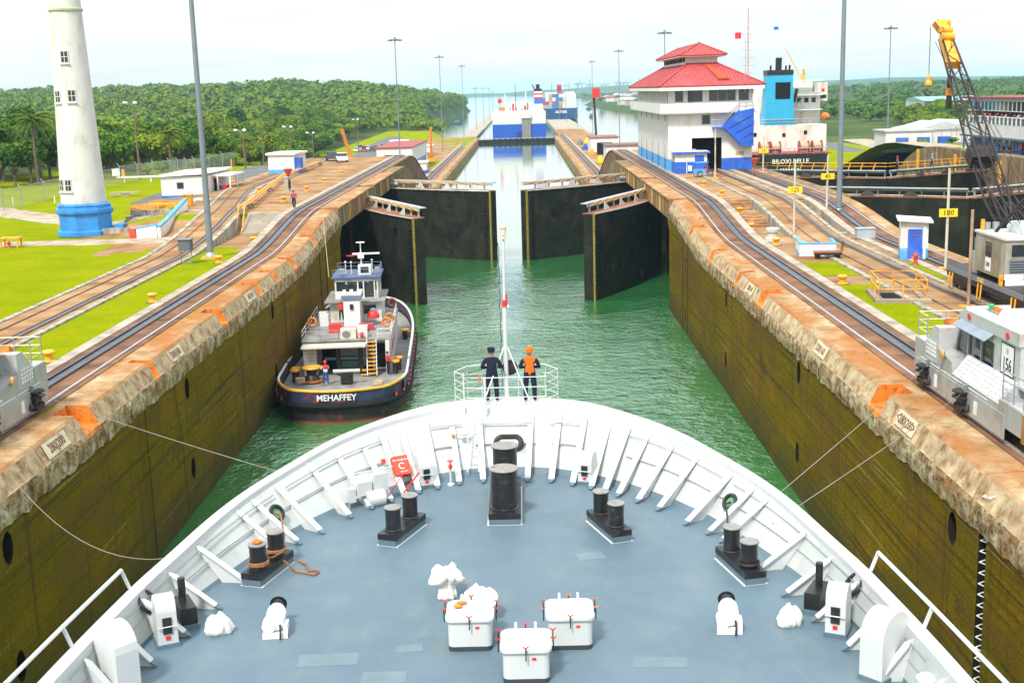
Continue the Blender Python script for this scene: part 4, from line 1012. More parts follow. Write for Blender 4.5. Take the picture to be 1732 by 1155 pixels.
# gooseneck ventilation trunks
def goose(label, x, y, w, dpt, h, rz, door):
    t = empty("ventilation_trunk", S(x, y, DZ), rz, ship); t["label"] = label
    n = 10; r = dpt/2; secs = []
    prof = [(-r, 0), (-r, h-r)] + [(-r*math.cos(PI*k/n), h-r + r*math.sin(PI*k/n)) for k in range(1, n)] + [(r, h-r), (r, 0)]
    MB().prism([(-w/2, a, b) for a, b in prof], (w, 0, 0)).build("trunk", ship_white, t)
    MB().prism([(-w/2-0.03, a*1.04, b*0.10) for a, b in [(-r, 0), (-r, 1), (r, 1), (r, 0)]], (w+0.06, 0, 0)).build("coaming", deck_m, t)
    if door:
        MB().box(-w/2*0.45, w/2*0.45, -r-0.03, -r-0.002, h*0.30, h*0.62).build("louvre", black, t)
        MB().tube([(-w*0.5, -r-0.05, h*0.45), (w*0.5, -r-0.05, h*0.45)], 0.014, 5).build("bar", ship_white, t)
        MB().box(-0.05, 0.05, -r-0.02, -r-0.002, h*0.18, h*0.25).build("plate", red, t)
    return t
goose("large white arched ventilation trunk on the port side", -7.62, 22.75, 0.5, 0.98, 1.38, rad(48), False)
goose("large white arched ventilation trunk on the starboard side", 7.62, 22.55, 0.5, 0.98, 1.38, rad(-48), False)
goose("smaller white vent trunk with louvre on the port side", -7.2, 24.75, 0.42, 0.62, 1.12, rad(25), True)
goose("smaller white vent trunk with louvre on the starboard side", 7.2, 24.5, 0.42, 0.62, 1.12, rad(-25), True)
goose("small arched white vent by the red fire gear", -2.42, 35.2, 0.42, 0.62, 0.95, rad(20), True)
goose("small arched white vent beside the starboard ribs", 2.46, 35.15, 0.42, 0.62, 0.95, rad(-20), True)
for sg in (-1, 1):
    MB().lathe([(0.12, 0), (0.12, 0.45), (0.2, 0.46), (0.2, 0.6), (0.1, 0.68), (0.01, 0.7)], 14, S(sg*8.0+0.0, 21.2, DZ)).build("mushroom_vent", ship_white, ship, True)
    # roller / chock block with upright
    t = empty("pedestal_roller", S(sg*7.05, 25.75, DZ), sg*rad(-28), ship)
    MB().box(-0.22, 0.22, -0.45, 0.45, 0.0, 0.12).build("base", deck_m, t)
    MB().box(-0.18, 0.18, -0.42, 0.42, 0.121, 0.50).build("block", black, t)
    MB().cyl((0, 0.15, 0.5), (0, 0.15, 1.02), 0.085, n=12).build("roller", black, t, True)
    MB().tube([S(*q) for q in ring_pts((sg*7.72, 25.3, 11.72), (-sg*0.8, -0.1, 0.6), 0.28, 0.28)], 0.045, 8, closed=True).build("fairlead_ring", black, ship, True)
# deck hatches with hinged lids
def rounded(w, dpt, r, n=4):
    out = []
    for cx, cy, a0 in ((w/2-r, dpt/2-r, 0), (-w/2+r, dpt/2-r, 90), (-w/2+r, -dpt/2+r, 180), (w/2-r, -dpt/2+r, 270)):
        for k in range(n+1): a = rad(a0+90*k/n); out.append((cx+r*math.cos(a), cy+r*math.sin(a)))
    return out
def hatch(label, x, y, toggles):
    t = empty("deck_hatch", S(x, y, DZ), 0, ship); t["label"] = label; w = 0.92
    MB().prism([(a, b, 0.003) for a, b in rounded(w*1.0, w, 0.12)], (0, 0, 0.10)).build("shaded_foot", M("hatch_foot_shade", (0.035, 0.045, 0.055), 0.5), t)  # near-black foot: the shadow at the hatch base is put into its colour
    MB().prism([(a, b, 0.104) for a, b in rounded(w, w, 0.12)], (0, 0, 0.56)).build("box", ship_white, t, True)
    mb = MB(); q1 = rounded(w+0.10, w+0.10, 0.15); q0 = rounded(w+0.02, w+0.02, 0.13)
    mb.loft([[(a, b, 0.665) for a, b in q1], [(a, b, 0.72) for a, b in q1], [(a, b, 0.75) for a, b in q0]], closed=True, caps=True); fix(mb.build("lid", ship_white, t))
    for k, (px, py) in enumerate([(-w/2-0.09, -0.12), (-w/2-0.09, 0.28), (w/2+0.09, -0.12), (w/2+0.09, 0.28), (0, -w/2-0.09), (0, w/2+0.09)]):
        mb = MB(); mb.cyl((px, py, 0.52), (px, py, 0.80), 0.014, n=6); cl = mb.build("clamp", black_metal, t)
        MB().bar((px-0.055, py, 0.83), (px, py, 0.78), 0.022).bar((px+0.055, py, 0.83), (px, py, 0.78), 0.022).build("wing_nut", toggles, cl)
    for sx in (-0.2, 0.2): MB().box(sx-0.025, sx+0.025, w/2, w/2+0.12, 0.62, 0.84).build("hinge", ship_white, t)
    MB().box(0.12, 0.20, -w/2-0.012, -w/2-0.002, 0.50, 0.55).build("label_plate", red, t)
    MB().box(-0.11, 0.11, -0.03, 0.03, 0.7505, 0.7535).build("stencil", M("faded_stencil", (0.62, 0.55, 0.55), 0.7), t)
    return t
hatch("white deck hatch box in front of the canvas bundles", -0.60, 24.45, red)
hatch("white deck hatch box with orange wing nuts to the right", 1.50, 24.4, orange)
hatch("white deck hatch box in the middle, set nearest the bridge", 0.57, 22.95, red)
# small winch motors
def winch(label, x, y, rz):
    t = empty("winch_motor", S(x, y, DZ), rz, ship); t["label"] = label
    MB().prism([(-0.27, -0.30, 0.003), (0.27, -0.30, 0.003), (0.22, 0.26, 0.003), (-0.22, 0.26, 0.003)], (0, 0, 0.12)).build("base", white, t)
    mb = MB(); mb.cyl((0, -0.25, 0.36), (0, 0.28, 0.42), 0.20, 0.18, 16); mb.build("motor_body", white, t, True)
    mb = MB(); mb.cyl((-0.13, -0.27, 0.28), (-0.13, 0.0, 0.28), 0.15, 0.15, 14); mb.build("gear_case", white, t, True)
    for k in range(4): MB().cyl((0, -0.16+k*0.10, 0.372+k*0.011), (0, -0.13+k*0.10, 0.375+k*0.011), 0.213, n=16).build("cooling_fin", white, t, True)
    mb = MB(); mb.cyl((0, 0.28, 0.43), (0, 0.36, 0.44), 0.17, 0.11, 14); mb.cyl((0, 0.36, 0.44), (0, 0.50, 0.46), 0.11, 0.15, 14); mb.cyl((0, 0.5, 0.46), (0, 0.53, 0.465), 0.19, 0.19, 14); mb.build("drum", black, t, True)
    MB().tube([(0.12, -0.28, 0.32), (0.13, -0.36, 0.18), (0.12, -0.38, 0.02)], 0.022, 6).build("brake_lever", black, t)
    MB().box(0.17, 0.27, -0.25, 0.05, 0.12, 0.30).build("control_box", white, t)
    return t
winch("small white warping winch on the port deck", -4.88, 25.1, rad(4)); winch("small white warping winch on the starboard deck", 4.93, 24.8, rad(-4))
# canvas-covered bundles standing on deck
def bundle(label, x, y, w, h, seed, top=1.35):
    """canvas hood: gathered skirt, pinched neck and a wide lumpy crown (top > 1), or a low crumpled heap"""
    secs = []; n = 40; rd = random.Random(seed); ph = [rd.uniform(0, 6.28) for _ in range(6)]
    prof = [(0.34, 0.0), (0.40, 0.06), (0.36, 0.2), (0.33, 0.36), (0.36, 0.5), (0.52, 0.60), (0.62, 0.70), (0.60, 0.84), (0.42, 0.95), (0.18, 1.0), (0.01, 1.01)] if top > 1 else [(0.42, 0.0), (0.50, 0.1), (0.52, 0.3), (0.48, 0.55), (0.40, 0.75), (0.26, 0.92), (0.1, 1.0), (0.01, 1.01)]
    for i, (r, z) in enumerate(prof):
        ring = []
        for k in range(n):
            t = 2*PI*k/n; f = z if top > 1 else 1
            lump = (0.22 if z > 0.5 and top > 1 else 0.10)*math.cos(3*t+ph[0]) + 0.12*math.cos(2*t+ph[1]) + 0.09*math.cos(9*t+ph[2]+2*z) + 0.07*abs(math.cos(7*t+ph[3]-3*z)) + 0.22*noise.noise(Vector((math.cos(t)*2.2+seed, math.sin(t)*2.2, z*3)))
            zz = z*h*(1 + (0.16*math.cos(3*t+ph[4]) + 0.10*noise.noise(Vector((math.cos(t)*3, math.sin(t)*3, seed))))*(0.3 < z < 0.99))
            ring.append((w*r*(1+lump)*math.cos(t), w*0.85*r*(1+lump)*math.sin(t), zz))
        secs.append(ring)
    mb = MB(); mb.loft(secs, closed=True); o = mb.build("canvas_bundle", canvas, None, smooth=60, loc=(OX+x, y, DZ))
    return tag(fix(o), label, "cover")
bundle("tall white canvas hood tied over a deck fitting, mushroom shaped", -1.25, 26.85, 0.58, 0.72, 3)
bundle("low white canvas hood bunched right behind a hatch box", -0.42, 25.75, 0.66, 0.62, 9)
bundle("crumpled white canvas cover on the port deck by the vents", -6.15, 25.2, 0.52, 0.42, 14, 0.9)
bundle("crumpled white canvas cover on the starboard deck by the vents", 6.27, 24.95, 0.50, 0.42, 21, 0.9)
# something orange left lying on the hatch
tag(MB().ell((OX-0.86, 24.5, DZ+0.80), 0.10, 0.07, 0.05, 8, 6).ell((OX-0.78, 24.66, DZ+0.80), 0.12, 0.05, 0.045, 8, 6).build("work_glove", orange, None, True), "orange work glove lying on a white hatch lid", "glove")
# red hose case on a bracket, fire gear, hydrant
t = empty("hose_case", S(-3.05, 35.0, 11.35), rad(28), ship)
t.rotation_euler = (rad(-38), 0, rad(26))
MB().prism([(-0.26, -0.02, -0.02), (0.26, -0.02, -0.02), (0.24, -0.02, 0.58), (-0.24, -0.02, 0.58)], (0, -0.22, 0)).build("case_cover", M("hose_cover_red", (0.72, 0.06, 0.025), 0.55, var=0.06), t)
put_text("FIRE HOSE BOX", 0.075, white, (0, -0.245, 0.44), (1, 0, 0), (0, 0, 1), t)
mb = MB(); mb.tube([(0.09*math.cos(a), -0.247, 0.25+0.09*math.sin(a)) for a in lin(0.6, 5.4, 14)], 0.016, 5); mb.build("emblem", white, t)
put_text("NO 001", 0.07, white, (0.03, -0.245, 0.07), (1, 0, 0), (0, 0, 1), t)
MB().obox(S(-3.62, 35.3, 11.75), (0.14, 0.02, 0.14), rad(30), rx=rad(-40)).build("fire_sign", red, ship)
MB().tube([S(-2.95, 33.95, 11.15), S(-2.5, 34.5, 11.62)], 0.028, 6).build("fire_nozzle", red, ship)
MB().tube([S(-3.42, 33.7, 11.08), S(-2.95, 34.4, 11.62)], 0.014, 6).build("fire_lance", red, ship)
t = empty("hydrant", S(-1.62, 35.15, DZ), 0, ship)
MB().lathe([(0.11, 0), (0.11, 0.05), (0.035, 0.07), (0.035, 0.5)], 12).build("standpipe", ship_white, t, True)
MB().ell((0, 0, 0.58), 0.065, 0.065, 0.08, 10, 7).cyl((0, -0.02, 0.6), (0, -0.16, 0.6), 0.04, n=8).cyl((0, 0, 0.62), (0, 0, 0.75), 0.02, n=8).cyl((0, 0, 0.74), (0, 0, 0.76), 0.09, n=12).build("valve", red, t, True)
t = empty("electric_box", S(-3.75, 33.55, DZ), rad(32), ship)
MB().box(-0.5, -0.06, -0.1, 0.12, 0.35, 0.75).build("box", ship_white, t); MB().box(0.0, 0.45, -0.1, 0.12, 0.40, 0.90).build("box", ship_white, t); MB().box(-0.75, -0.55, -0.05, 0.12, 0.2, 0.6).build("box", ship_white, t)
MB().cyl((-0.25, -0.05, 0.20), (0.28, -0.05, 0.20), 0.26, n=16).build("drum", ship_white, t, True)
MB().tube([(-0.7, 0.1, 0.98), (0.7, 0.1, 0.98)], 0.022, 6).bar((-0.7, 0.1, 0), (-0.7, 0.1, 0.98), 0.03).bar((0.5, 0.1, 0), (0.5, 0.1, 0.98), 0.03).build("stand", ship_white, t)
MB().tube([S(-1.62, 37.15, 12.02), S(-1.1, 37.25, 12.05)], 0.03, 6).build("lamp_bracket", ship_white, ship)
MB().lathe([(0.15, 0), (0.17, 0.05), (0.10, 0.14), (0.02, 0.16)], 14, S(-1.3, 37.1, 12.0)).build("deck_lamp", M("lamp_glass", (0.6, 0.62, 0.6), 0.2), ship, True)
MB().ell(S(-1.62, 37.05, 11.98), 0.06, 0.06, 0.07, 8, 6).build("signal_lamp", orange, ship)
# ladder on the bulwark
t = empty("bulwark_ladder", parent=ship)
A0, A1 = Vector((-0.98, 35.95, DZ+0.05)), Vector((-0.98, 37.75, 12.42)); off = Vector((0, -0.12, 0.12))
for dx in (-0.17, 0.17): MB().tube([S(*(A0+off+Vector((dx, 0, 0)))), S(*(A1+off+Vector((dx, 0, 0.2))))], 0.018, 6).build("stile", ship_white, t)
for k in range(7): 
    p = A0.lerp(A1, (k+0.6)/7)+off; MB().tube([S(p.x-0.17, p.y, p.z), S(p.x+0.17, p.y, p.z)], 0.014, 5).build("rung", ship_white, t)
# bow railing
t = empty("bow_railing", parent=ship); yF, yB = 39.75, 38.35; zr = 12.5
def tubes(nm, pts, r, m=ship_white): return MB().tube([S(*p) for p in pts], r, 6).build(nm, m, t)
cor = [(-1.62, 38.95), (-1.25, 39.7), (-0.6, 39.9), (0.7, 39.9), (1.35, 39.7), (1.72, 38.95)]
for z in (0.28, 0.55, 0.82, 1.10):
    tubes("rail", [(x, y, zr+z) for x, y in cor], 0.018 if z > 1 else 0.011)
    tubes("rail", [(cor[0][0], cor[0][1], zr+z), (-1.32, 38.4, zr+z)], 0.012); tubes("rail", [(cor[-1][0], cor[-1][1], zr+z), (1.4, 38.4, zr+z)], 0.012)
for z in (0.42, 0.80, 1.18): tubes("rail", [(-1.3, 38.35, zr+z*0.86), (-0.8, 38.3, zr+z*0.86), (1.35, 38.3, zr+z*0.86)], 0.016)
for x, y in cor + [(-1.3, 38.38), (-0.72, 38.3), (0.45, 38.3), (1.3, 38.35)]: tubes("stanchion", [(x, y, zr), (x, y, zr+1.1)], 0.014)
tubes("stanchion", [(-1.3, 38.3, zr-1.0), (-1.3, 38.3, zr+1.2)], 0.026); tubes("stanchion", [(-0.62, 38.1, zr-0.1), (-0.62, 38.1, zr+1.05)], 0.04)
# jackstaff with lamp and forestay ball
t = empty("jackstaff", S(0.05, 39.6, 12.5), 0, ship)
mb = MB(); mb.cyl((0, 0, 0), (0, 0, 3.2), 0.078, 0.070, 14); mb.cyl((0, 0, 3.2), (0.03, 0, 5.3), 0.045, 0.040, 12); mb.build("mast", ship_white, t, True)
for sx in (-1, 1): MB().tube([(sx*0.05, 0, 1.75), (sx*0.78, -0.85, 0.02)], 0.024, 8).build("strut", ship_white, t)
mb = MB(); mb.lathe([(0.10, 5.3), (0.10, 5.36), (0.05, 5.38), (0.09, 5.42), (0.09, 5.62), (0.11, 5.64), (0.11, 5.70), (0.02, 5.74)], 12, (0.03, 0, 0)); mb.build("masthead_lamp", M("lamp_housing", (0.62, 0.52, 0.40), 0.4), t, True)
MB().lathe([(0.085, 5.44), (0.085, 5.60)], 12, (0.03, 0, 0), cap=False).build("lens", M("amber_glass", (0.75, 0.35, 0.12), 0.1), t, True)
MB().box(-0.07, 0.07, -0.10, -0.04, 3.1, 3.3).cyl((0.07, 0, 3.1), (0.07, 0, 3.5), 0.03, n=8).build("clamp", red, t)
MB().ell((0.12, 0, 3.08), 0.05, 0.05, 0.06, 8, 6).build("small_lamp", white, t, True)
MB().tube([(-0.12, -0.06, z) if i % 2 else (-0.16, -0.06, z) for i, z in enumerate(lin(5.2, 0.3, 14))], 0.012, 5).build("cable", black, t)
MB().cyl((0.12, 0.10, 1.02), (0.12, 0.14, 1.02), 0.26, n=22).build("sound_disc", black, t)
MB().ell(S(-0.78, 38.2, 13.52), 0.05, 0.05, 0.09, 8, 6).build("alarm_lamp", orange, ship, True)
MB().tube([S(-0.85, 38.2, 13.5), S(-1.2, 38.2, 13.55), S(-1.1, 38.2, 13.75), S(-0.7, 38.25, 13.8)], 0.012, 5).build("lamp_cable", black, ship)
for k, (sg, pts) in enumerate(((-1, [(-8.12, 25.4), (-8.35, 22.5), (-8.62, 18.5)]), (1, [(8.12, 25.4), (8.35, 22.5), (8.62, 18.5)]))):
    mb = MB(); mb.tube([S(x+sg*0.15, y, 12.42) for x, y in pts], 0.045, 6)
    for x, y in pts[:3]: mb.bar(S(x, y, 12.0), S(x+sg*0.15, y, 12.42), 0.06)
    mb.build("side_rail", ship_white, ship)
# the two men at the bow
person("man in black uniform and peaked cap standing at the bow rail", (OX-0.42, 39.25, 12.5), rad(2), {"skin": skin, "shirt": navy, "vest": navy, "sleeve": navy, "fore": navy, "trousers": navy, "shoe": black}, ("cap", navy), "front", 1.0)
person("man in orange safety vest and orange hard hat standing at the bow rail", (OX+0.82, 39.15, 12.5), 0, {"skin": skin, "shirt": orange_cloth, "vest": orange_cloth, "sleeve": navy, "fore": navy, "trousers": navy, "shoe": black}, ("helmet", orange_cloth), "front", 1.0)
# ------------------------------------------------------------------ lighthouse
t = thing("lighthouse", "tall tapering white lighthouse tower on a light blue octagonal base", "lighthouse", (-41.4, 121.8, 9.7), rad(22.5))
lh_white = M("lighthouse_white", (0.58, 0.59, 0.585), 0.7, var=0.05, scale=0.4, dirt=(0.42, 0.40, 0.34), dirt_amt=0.32, dirt_scale=0.9, dirt_z=0.5, bump=0.25, bscale=5)
o8 = lambda s: s/math.cos(PI/8)
mb = MB(); mb.lathe([(o8(2.65), 0), (o8(2.65), 0.42), (o8(2.52), 0.5), (o8(2.42), 0.55), (o8(2.42), 2.05), (o8(2.60), 2.15), (o8(2.66), 2.3), (o8(2.66), 2.55), (o8(2.45), 2.62), (o8(2.42), 2.85), (o8(2.5), 2.95), (o8(2.3), 3.12), (0.1, 3.13)], 8, rot=PI/8); mb.build("octagonal_base", light_blue, t)
prof = [(2.16 - (2.16-1.38)*sm(k/20*0.5)*2*0.5 - (2.16-1.38)*0.5*(k/20), 3.13 + k*1.22) for k in range(21)]
def lhr(z): return 2.16 - 0.0365*(z-3.13)
prof = [(lhr(3.13+k*1.3), 3.13+k*1.3) for k in range(22)]
mb = MB(); mb.lathe(prof, 40); mb.build("tower", lh_white, t, True)
mb = MB(); mb.lathe([(lhr(21.5)+0.01, 21.38), (lhr(21.5)+0.14, 21.42), (lhr(21.5)+0.14, 21.60), (lhr(21.5)+0.01, 21.66)], 40, cap=False); mb.build("ring_band", M("ring_moss", (0.42, 0.48, 0.33), 0.8), t, True)
mb = MB(); mb.lathe([(1.3, 30.4), (2.0, 30.6), (2.0, 30.8), (1.0, 30.81), (1.0, 32.4), (1.3, 32.5), (0.1, 33.6)], 24); mb.build("lantern_gallery", lh_white, t, True)
for ang, z in ((252, 4.95), (284, 13.45), (236, 13.4), (272, 17.1), (225, 4.95), (262, 26)):
    a = rad(ang-22.5); r = lhr(z); w = empty("window", (r*math.cos(a), r*math.sin(a), z), a-PI/2+PI, t)   # local -y points outward
    w.rotation_euler = (0, 0, a+PI/2)
    MB().box(-0.40, 0.40, -0.03, 0.25, -0.62, 0.62).build("frame", lh_white, w); MB().box(-0.31, 0.31, -0.045, 0.1, -0.50, 0.50).build("pane", dark_glass, w)
    MB().box(-0.03, 0.03, -0.07, 0.0, -0.5, 0.5).box(-0.31, 0.31, -0.068, 0.0, -0.03, 0.03).build("mullion", lh_white, w)
    MB().box(-0.48, 0.48, -0.16, 0.1, -0.72, -0.63).build("sill", lh_white, w)
tag(MB().prism([(-38.6, 121.2, 9.75), (-37.7, 121.0, 9.75), (-37.7, 122.4, 9.75), (-38.6, 122.6, 9.75)], (0.25, 0, 0.9)).build("blue_hatch", light_blue), "small blue lean-to hatch beside the lighthouse base", "hatch")

# ------------------------------------------------------------------ control house
CX, CY, CZ = 27.2, 188.0, 11.25
ch = thing("control_house", "white control house with red tiled double roof, balcony and blue base band", "building", (CX, CY, CZ))
HX, HY = 5.6, 21.3
roof_red, N, L, B = node_mat("roof_tile")
P = pos(N)
c0 = ramp(N, L, noise_node(N, L, P, 1.2, 6, 0.6), [(0.3, (0.32, 0.040, 0.042)), (0.7, (0.44, 0.062, 0.065))])
c0 = mixc(N, L, ramp(N, L, noise_node(N, L, P, 0.35, 5, 0.6), [(0.5, (0,0,0)), (0.7, (0.5,0.5,0.5))]), c0, (0.45, 0.10, 0.095))
L.new(c0, B.inputs["Base Color"]); B.inputs["Roughness"].default_value = 0.65
roof_orange = M("roof_patch", (0.45, 0.05, 0.012), 0.65, var=0.15)
# body: side walls, front with door opening
MB().box(-HX, -2.45, -HY, -HY+0.3, 1.62, 8.0).box(1.55, HX, -HY, -HY+0.3, 1.62, 8.0).box(-2.45, 1.55, -HY, -HY+0.3, 4.35, 8.0).box(-HX, -HX+0.3, -HY+0.3, HY, 1.62, 8.0).box(HX-0.3, HX, -HY+0.3, HY, 1.62, 8.0).box(-HX+0.3, HX-0.3, HY-0.3, HY, 1.62, 8.0).build("wall", house_white, ch)
MB().box(1.55, HX, -HY, -HY+0.3, -0.3, 1.615).build("base_band", blue, ch)
MB().box(-HX, -2.45, -HY, -HY+0.3, -0.3, 1.615).build("base_band", sky_blue, ch)
MB().box(-HX, -HX+0.3, -HY+0.3, HY, -0.3, 1.615).build("base_band", sky_blue, ch)
MB().box(HX-0.3, HX, -HY+0.3, HY, -0.3, 1.615).build("base_band", blue, ch)
MB().box(-2.45, 1.55, -HY+4.0, -HY+4.2, -0.2, 4.3).box(-2.65, -2.46, -HY+0.31, -HY+4.0, -0.2, 4.3).box(1.56, 1.75, -HY+0.31, -HY+4.0, -0.2, 4.3).build("garage_interior", dark, ch)
# upper storey
UZ = 8.0
MB().box(-HX, HX, -HY, HY, UZ+0.004, UZ+1.1).box(-HX, HX, -HY, HY, UZ+2.75, UZ+3.3).build("upper_wall", house_white, ch)
for (xa, xb) in ((-HX, -HX+0.9), (-3.6, -3.0), (-1.05, -0.2), (3.35, 3.75), (5.1, HX)):
    MB().box(xa, xb, -HY, -HY+0.25, UZ+1.101, UZ+2.749).build("pier", house_white, ch)
MB().box(-HX+0.3, HX-0.3, -HY+0.35, HY-0.35, UZ+1.101, UZ+2.749).build("dark_core", dark_glass, ch)
for (xa, xb, n) in ((-4.7, -3.6, 1), (-0.2, 3.35, 3), (3.75, 5.1, 1)):
    for k in range(n):
        a = xa+(xb-xa)*k/n; b = xa+(xb-xa)*(k+1)/n; w = empty("window", ((a+b)/2, -HY+0.12, UZ+1.9), 0, ch); h = (b-a)/2
        MB().box(-h, h, -0.06, 0.06, 0.72, 0.84).box(-h, h, -0.06, 0.06, -0.80, -0.70).box(-h, -h+0.06, -0.06, 0.06, -0.7, 0.72).box(h-0.06, h, -0.06, 0.06, -0.7, 0.72).build("frame", mast_grey, w)
        MB().box(-h+0.06, h-0.06, -0.02, 0.02, -0.698, 0.718).build("pane", dark_glass, w)
for k in range(18):
    y = -HY+1.6+k*2.35
    if y > HY-1: break
    MB().box(-HX, -HX+0.22, y, y+1.25, UZ+1.101, UZ+2.749).build("pier", house_white, ch)
# balcony
B0, B1 = UZ-0.25, UZ+0.95
bo = 1.15
MB().box(-HX-bo, HX+0.2, -HY-bo, -HY-bo+0.2, B0, B1).box(-HX-bo, -HX-bo+0.2, -HY-bo+0.2, HY+bo, B0, B1).box(-HX-bo+0.2, HX+0.2, -HY-bo+0.2, -HY-0.01, B0, B0+0.2).box(-HX-bo+0.2, -HX-0.01, -HY-0.01, HY+bo, B0, B0+0.2).build("balcony", house_white, ch)
MB().box(-HX-bo-0.05, HX+0.25, -HY-bo-0.05, -HY-bo+0.25, B0-0.16, B0-0.004).box(-HX-bo-0.05, -HX-bo+0.25, -HY-bo+0.25, HY+bo, B0-0.16, B0-0.004).build("balcony_edge", M("edge_grey", (0.45, 0.46, 0.42), 0.7), ch)
# main roof: hipped, with tile ribs
EZ = UZ+3.15; ov = 1.35
def hip(name, x0, x1, y0, y1, z0, rx, ry, zr, ribs, mat, parent):
    """frustum roof from eaves rect to ridge rect"""
    A = [(x0, y0, z0), (x1, y0, z0), (x1, y1, z0), (x0, y1, z0)]; cx, cy = (x0+x1)/2, (y0+y1)/2
    Bq = [(cx-rx, y0+ry, zr), (cx+rx, y0+ry, zr), (cx+rx, y1-ry, zr), (cx-rx, y1-ry, zr)]
    names = ["front", "right", "back", "left"]
    for k in range(4):
        a, b, c, d = Vector(A[k]), Vector(A[(k+1) % 4]), Vector(Bq[(k+1) % 4]), Vector(Bq[k])
        mb = MB(); n = (b-a).cross(d-a).normalized()
        mb.prism([a, b, c, d], -n*0.12); o = fix(mb.build("roof_slope", mat, parent))
        L1 = (b-a).length; u = (b-a)/L1; m = int(L1/ribs)
        # upslope direction; clip each rib by the hip lines
        up = (n.cross(u)); H = (d-a).dot(up); s0 = (d-a).dot(u); s1 = (c-a).dot(u)
        for q in range(1, m):
            s = L1*q/m; t1 = 1.0
            if s < s0: t1 = s/s0
            elif s > s1: t1 = (L1-s)/(L1-s1)
            if t1 < 0.06: continue
            p0 = a+u*s+n*0.03; MB().bar(p0+up*0.02, p0+up*(H*t1-0.03), 0.20, 0.13).build("roof_tile_row", mat, o)
        MB().bar(a+n*0.08, d+n*0.08, 0.26, 0.2).build("hip_cap", mat, o)
        MB().bar(d+n*0.06, c+n*0.06, 0.2, 0.16).build("ridge_cap", mat, o)
hip("roof", -HX-ov, HX+ov, -HY-ov, HY+ov, EZ, 2.0, 9.5, EZ+3.0, 0.42, roof_red, ch)
MB().box(-HX-ov+0.02, HX+ov-0.02, -HY-ov+0.02, HY+ov-0.02, EZ-0.55, EZ-0.13).build("eaves", M("eaves_white", (0.74, 0.73, 0.70), 0.6, var=0.05), ch)
MB().prism([(0.3, -HY-ov+8.2, EZ+2.6), (1.2, -HY-ov+8.2, EZ+2.6), (2.6, -HY-ov+1.9, EZ+0.72), (1.2, -HY-ov+1.9, EZ+0.72)], (0, -0.06, 0.20)).build("roof_patch", roof_orange, ch)
# clerestory and upper roof
MB().box(-2.2, 2.2, -HY+8.2, HY-8.2, EZ+2.7, EZ+4.0).build("clerestory", house_white, ch)
for k in range(9): MB().box(-2.26, -2.205, -HY+9+k*2.8, -HY+11+k*2.8, EZ+3.3, EZ+3.85).build("clerestory_louvre", dark, ch)
MB().box(-3.2, 3.2, -HY+7.0, HY-7.0, EZ+3.95, EZ+4.14).build("upper_eaves", M("eaves_white", (0.74, 0.73, 0.70), 0.6), ch)
hip("roof", -3.25, 3.25, -HY+6.9, HY-6.9, EZ+4.145, 0.1, 4.0, EZ+5.75, 0.42, roof_red, ch)
MB().cyl((0, -HY+10.9, EZ+5.7), (0, -HY+10.9, EZ+6.1), 0.07, n=6).build("finial", black_metal, ch)
# small window, sign, louvres, lamp, antenna
MB().box(0.95-2.1, 2.0-2.1+0.1, -HY-0.05, -HY-0.003, 6.1, 7.35).build("wall_window", mast_grey, ch)
MB().box(-1.03, -0.12, -HY-0.07, -HY-0.052, 6.2, 7.25).build("window_pane", dark_glass, ch)
MB().box(3.4, 4.5, -HY-0.04, -HY-0.003, 2.0, 2.45).build("name_plate", M("tan_plate", (0.5, 0.36, 0.14), 0.6), ch)
for k in range(5):
    y = -HY+3+k*8.2
    mb = MB(); mb.prism([(-HX-0.03, y, 1.62), (-HX-0.03, y+0.9, 1.62), (-HX-0.03, y+0.45, 3.6)], (-0.05, 0, 0)); mb.build("pointed_niche", M("niche_grey", (0.34, 0.36, 0.38), 0.7), ch)
    MB().box(-HX-0.08, -HX-0.003, y, y+0.9, -0.2, 1.6).build("niche_door", blue, ch)
    MB().box(-HX-0.06, -HX-0.003, y+0.3, y+0.7, 6.6, 7.4).build("vent_slot", M("vent_brown", (0.3, 0.18, 0.13), 0.8), ch)
# outside stair: blue box with handrails
mb = MB(); mb.prism([(3.55, -HY-0.02, 7.75), (HX-0.05, -HY-0.02, 8.1), (HX-0.05, -HY-0.02, 3.2), (4.0, -HY-0.02, 3.2), (1.6, -HY-0.02, 5.7)], (0, -1.3, 0)); fix(mb.build("stair_box", blue, ch))
for k in range(4): MB().bar((2.2+k*1.0, -HY-1.36, 5.6-k*0.65+0.0), (5.4, -HY-1.36, 7.2-k*1.1), 0.08).build("stair_brace", M("blue_dark", (0.01, 0.06, 0.36), 0.5), ch)
MB().prism([(0.2, -HY-0.05, 5.55), (1.65, -HY-0.05, 5.55), (3.6, -HY-0.05, 7.75), (3.6, -HY-0.05, 8.0), (1.5, -HY-0.05, 5.75), (0.2, -HY-0.05, 5.75)], (0, -1.3, 0)).build("stair_flight", blue, ch)
for z in (0.5, 0.95):
    MB().tube([(-0.1, -HY-1.3, 5.75+z), (1.45, -HY-1.3, 5.75+z), (3.6, -HY-1.3, 8.0+z), (5.4, -HY-1.3, 8.1+z)], 0.035, 5).build("hand_rail", steel, ch)
for x, z in ((-0.1, 5.75), (0.7, 5.75), (1.45, 5.75), (2.5, 6.9), (3.6, 8.0), (4.5, 8.1), (5.4, 8.1)): MB().cyl((x, -HY-1.3, z), (x, -HY-1.3, z+0.95), 0.03, n=5).build("rail_post", steel, ch)
MB().cyl((4.4, -HY-1.0, 10.2), (4.4, -HY-1.0, 17.2), 0.05, 0.02, n=6).build("antenna", steel, ch)
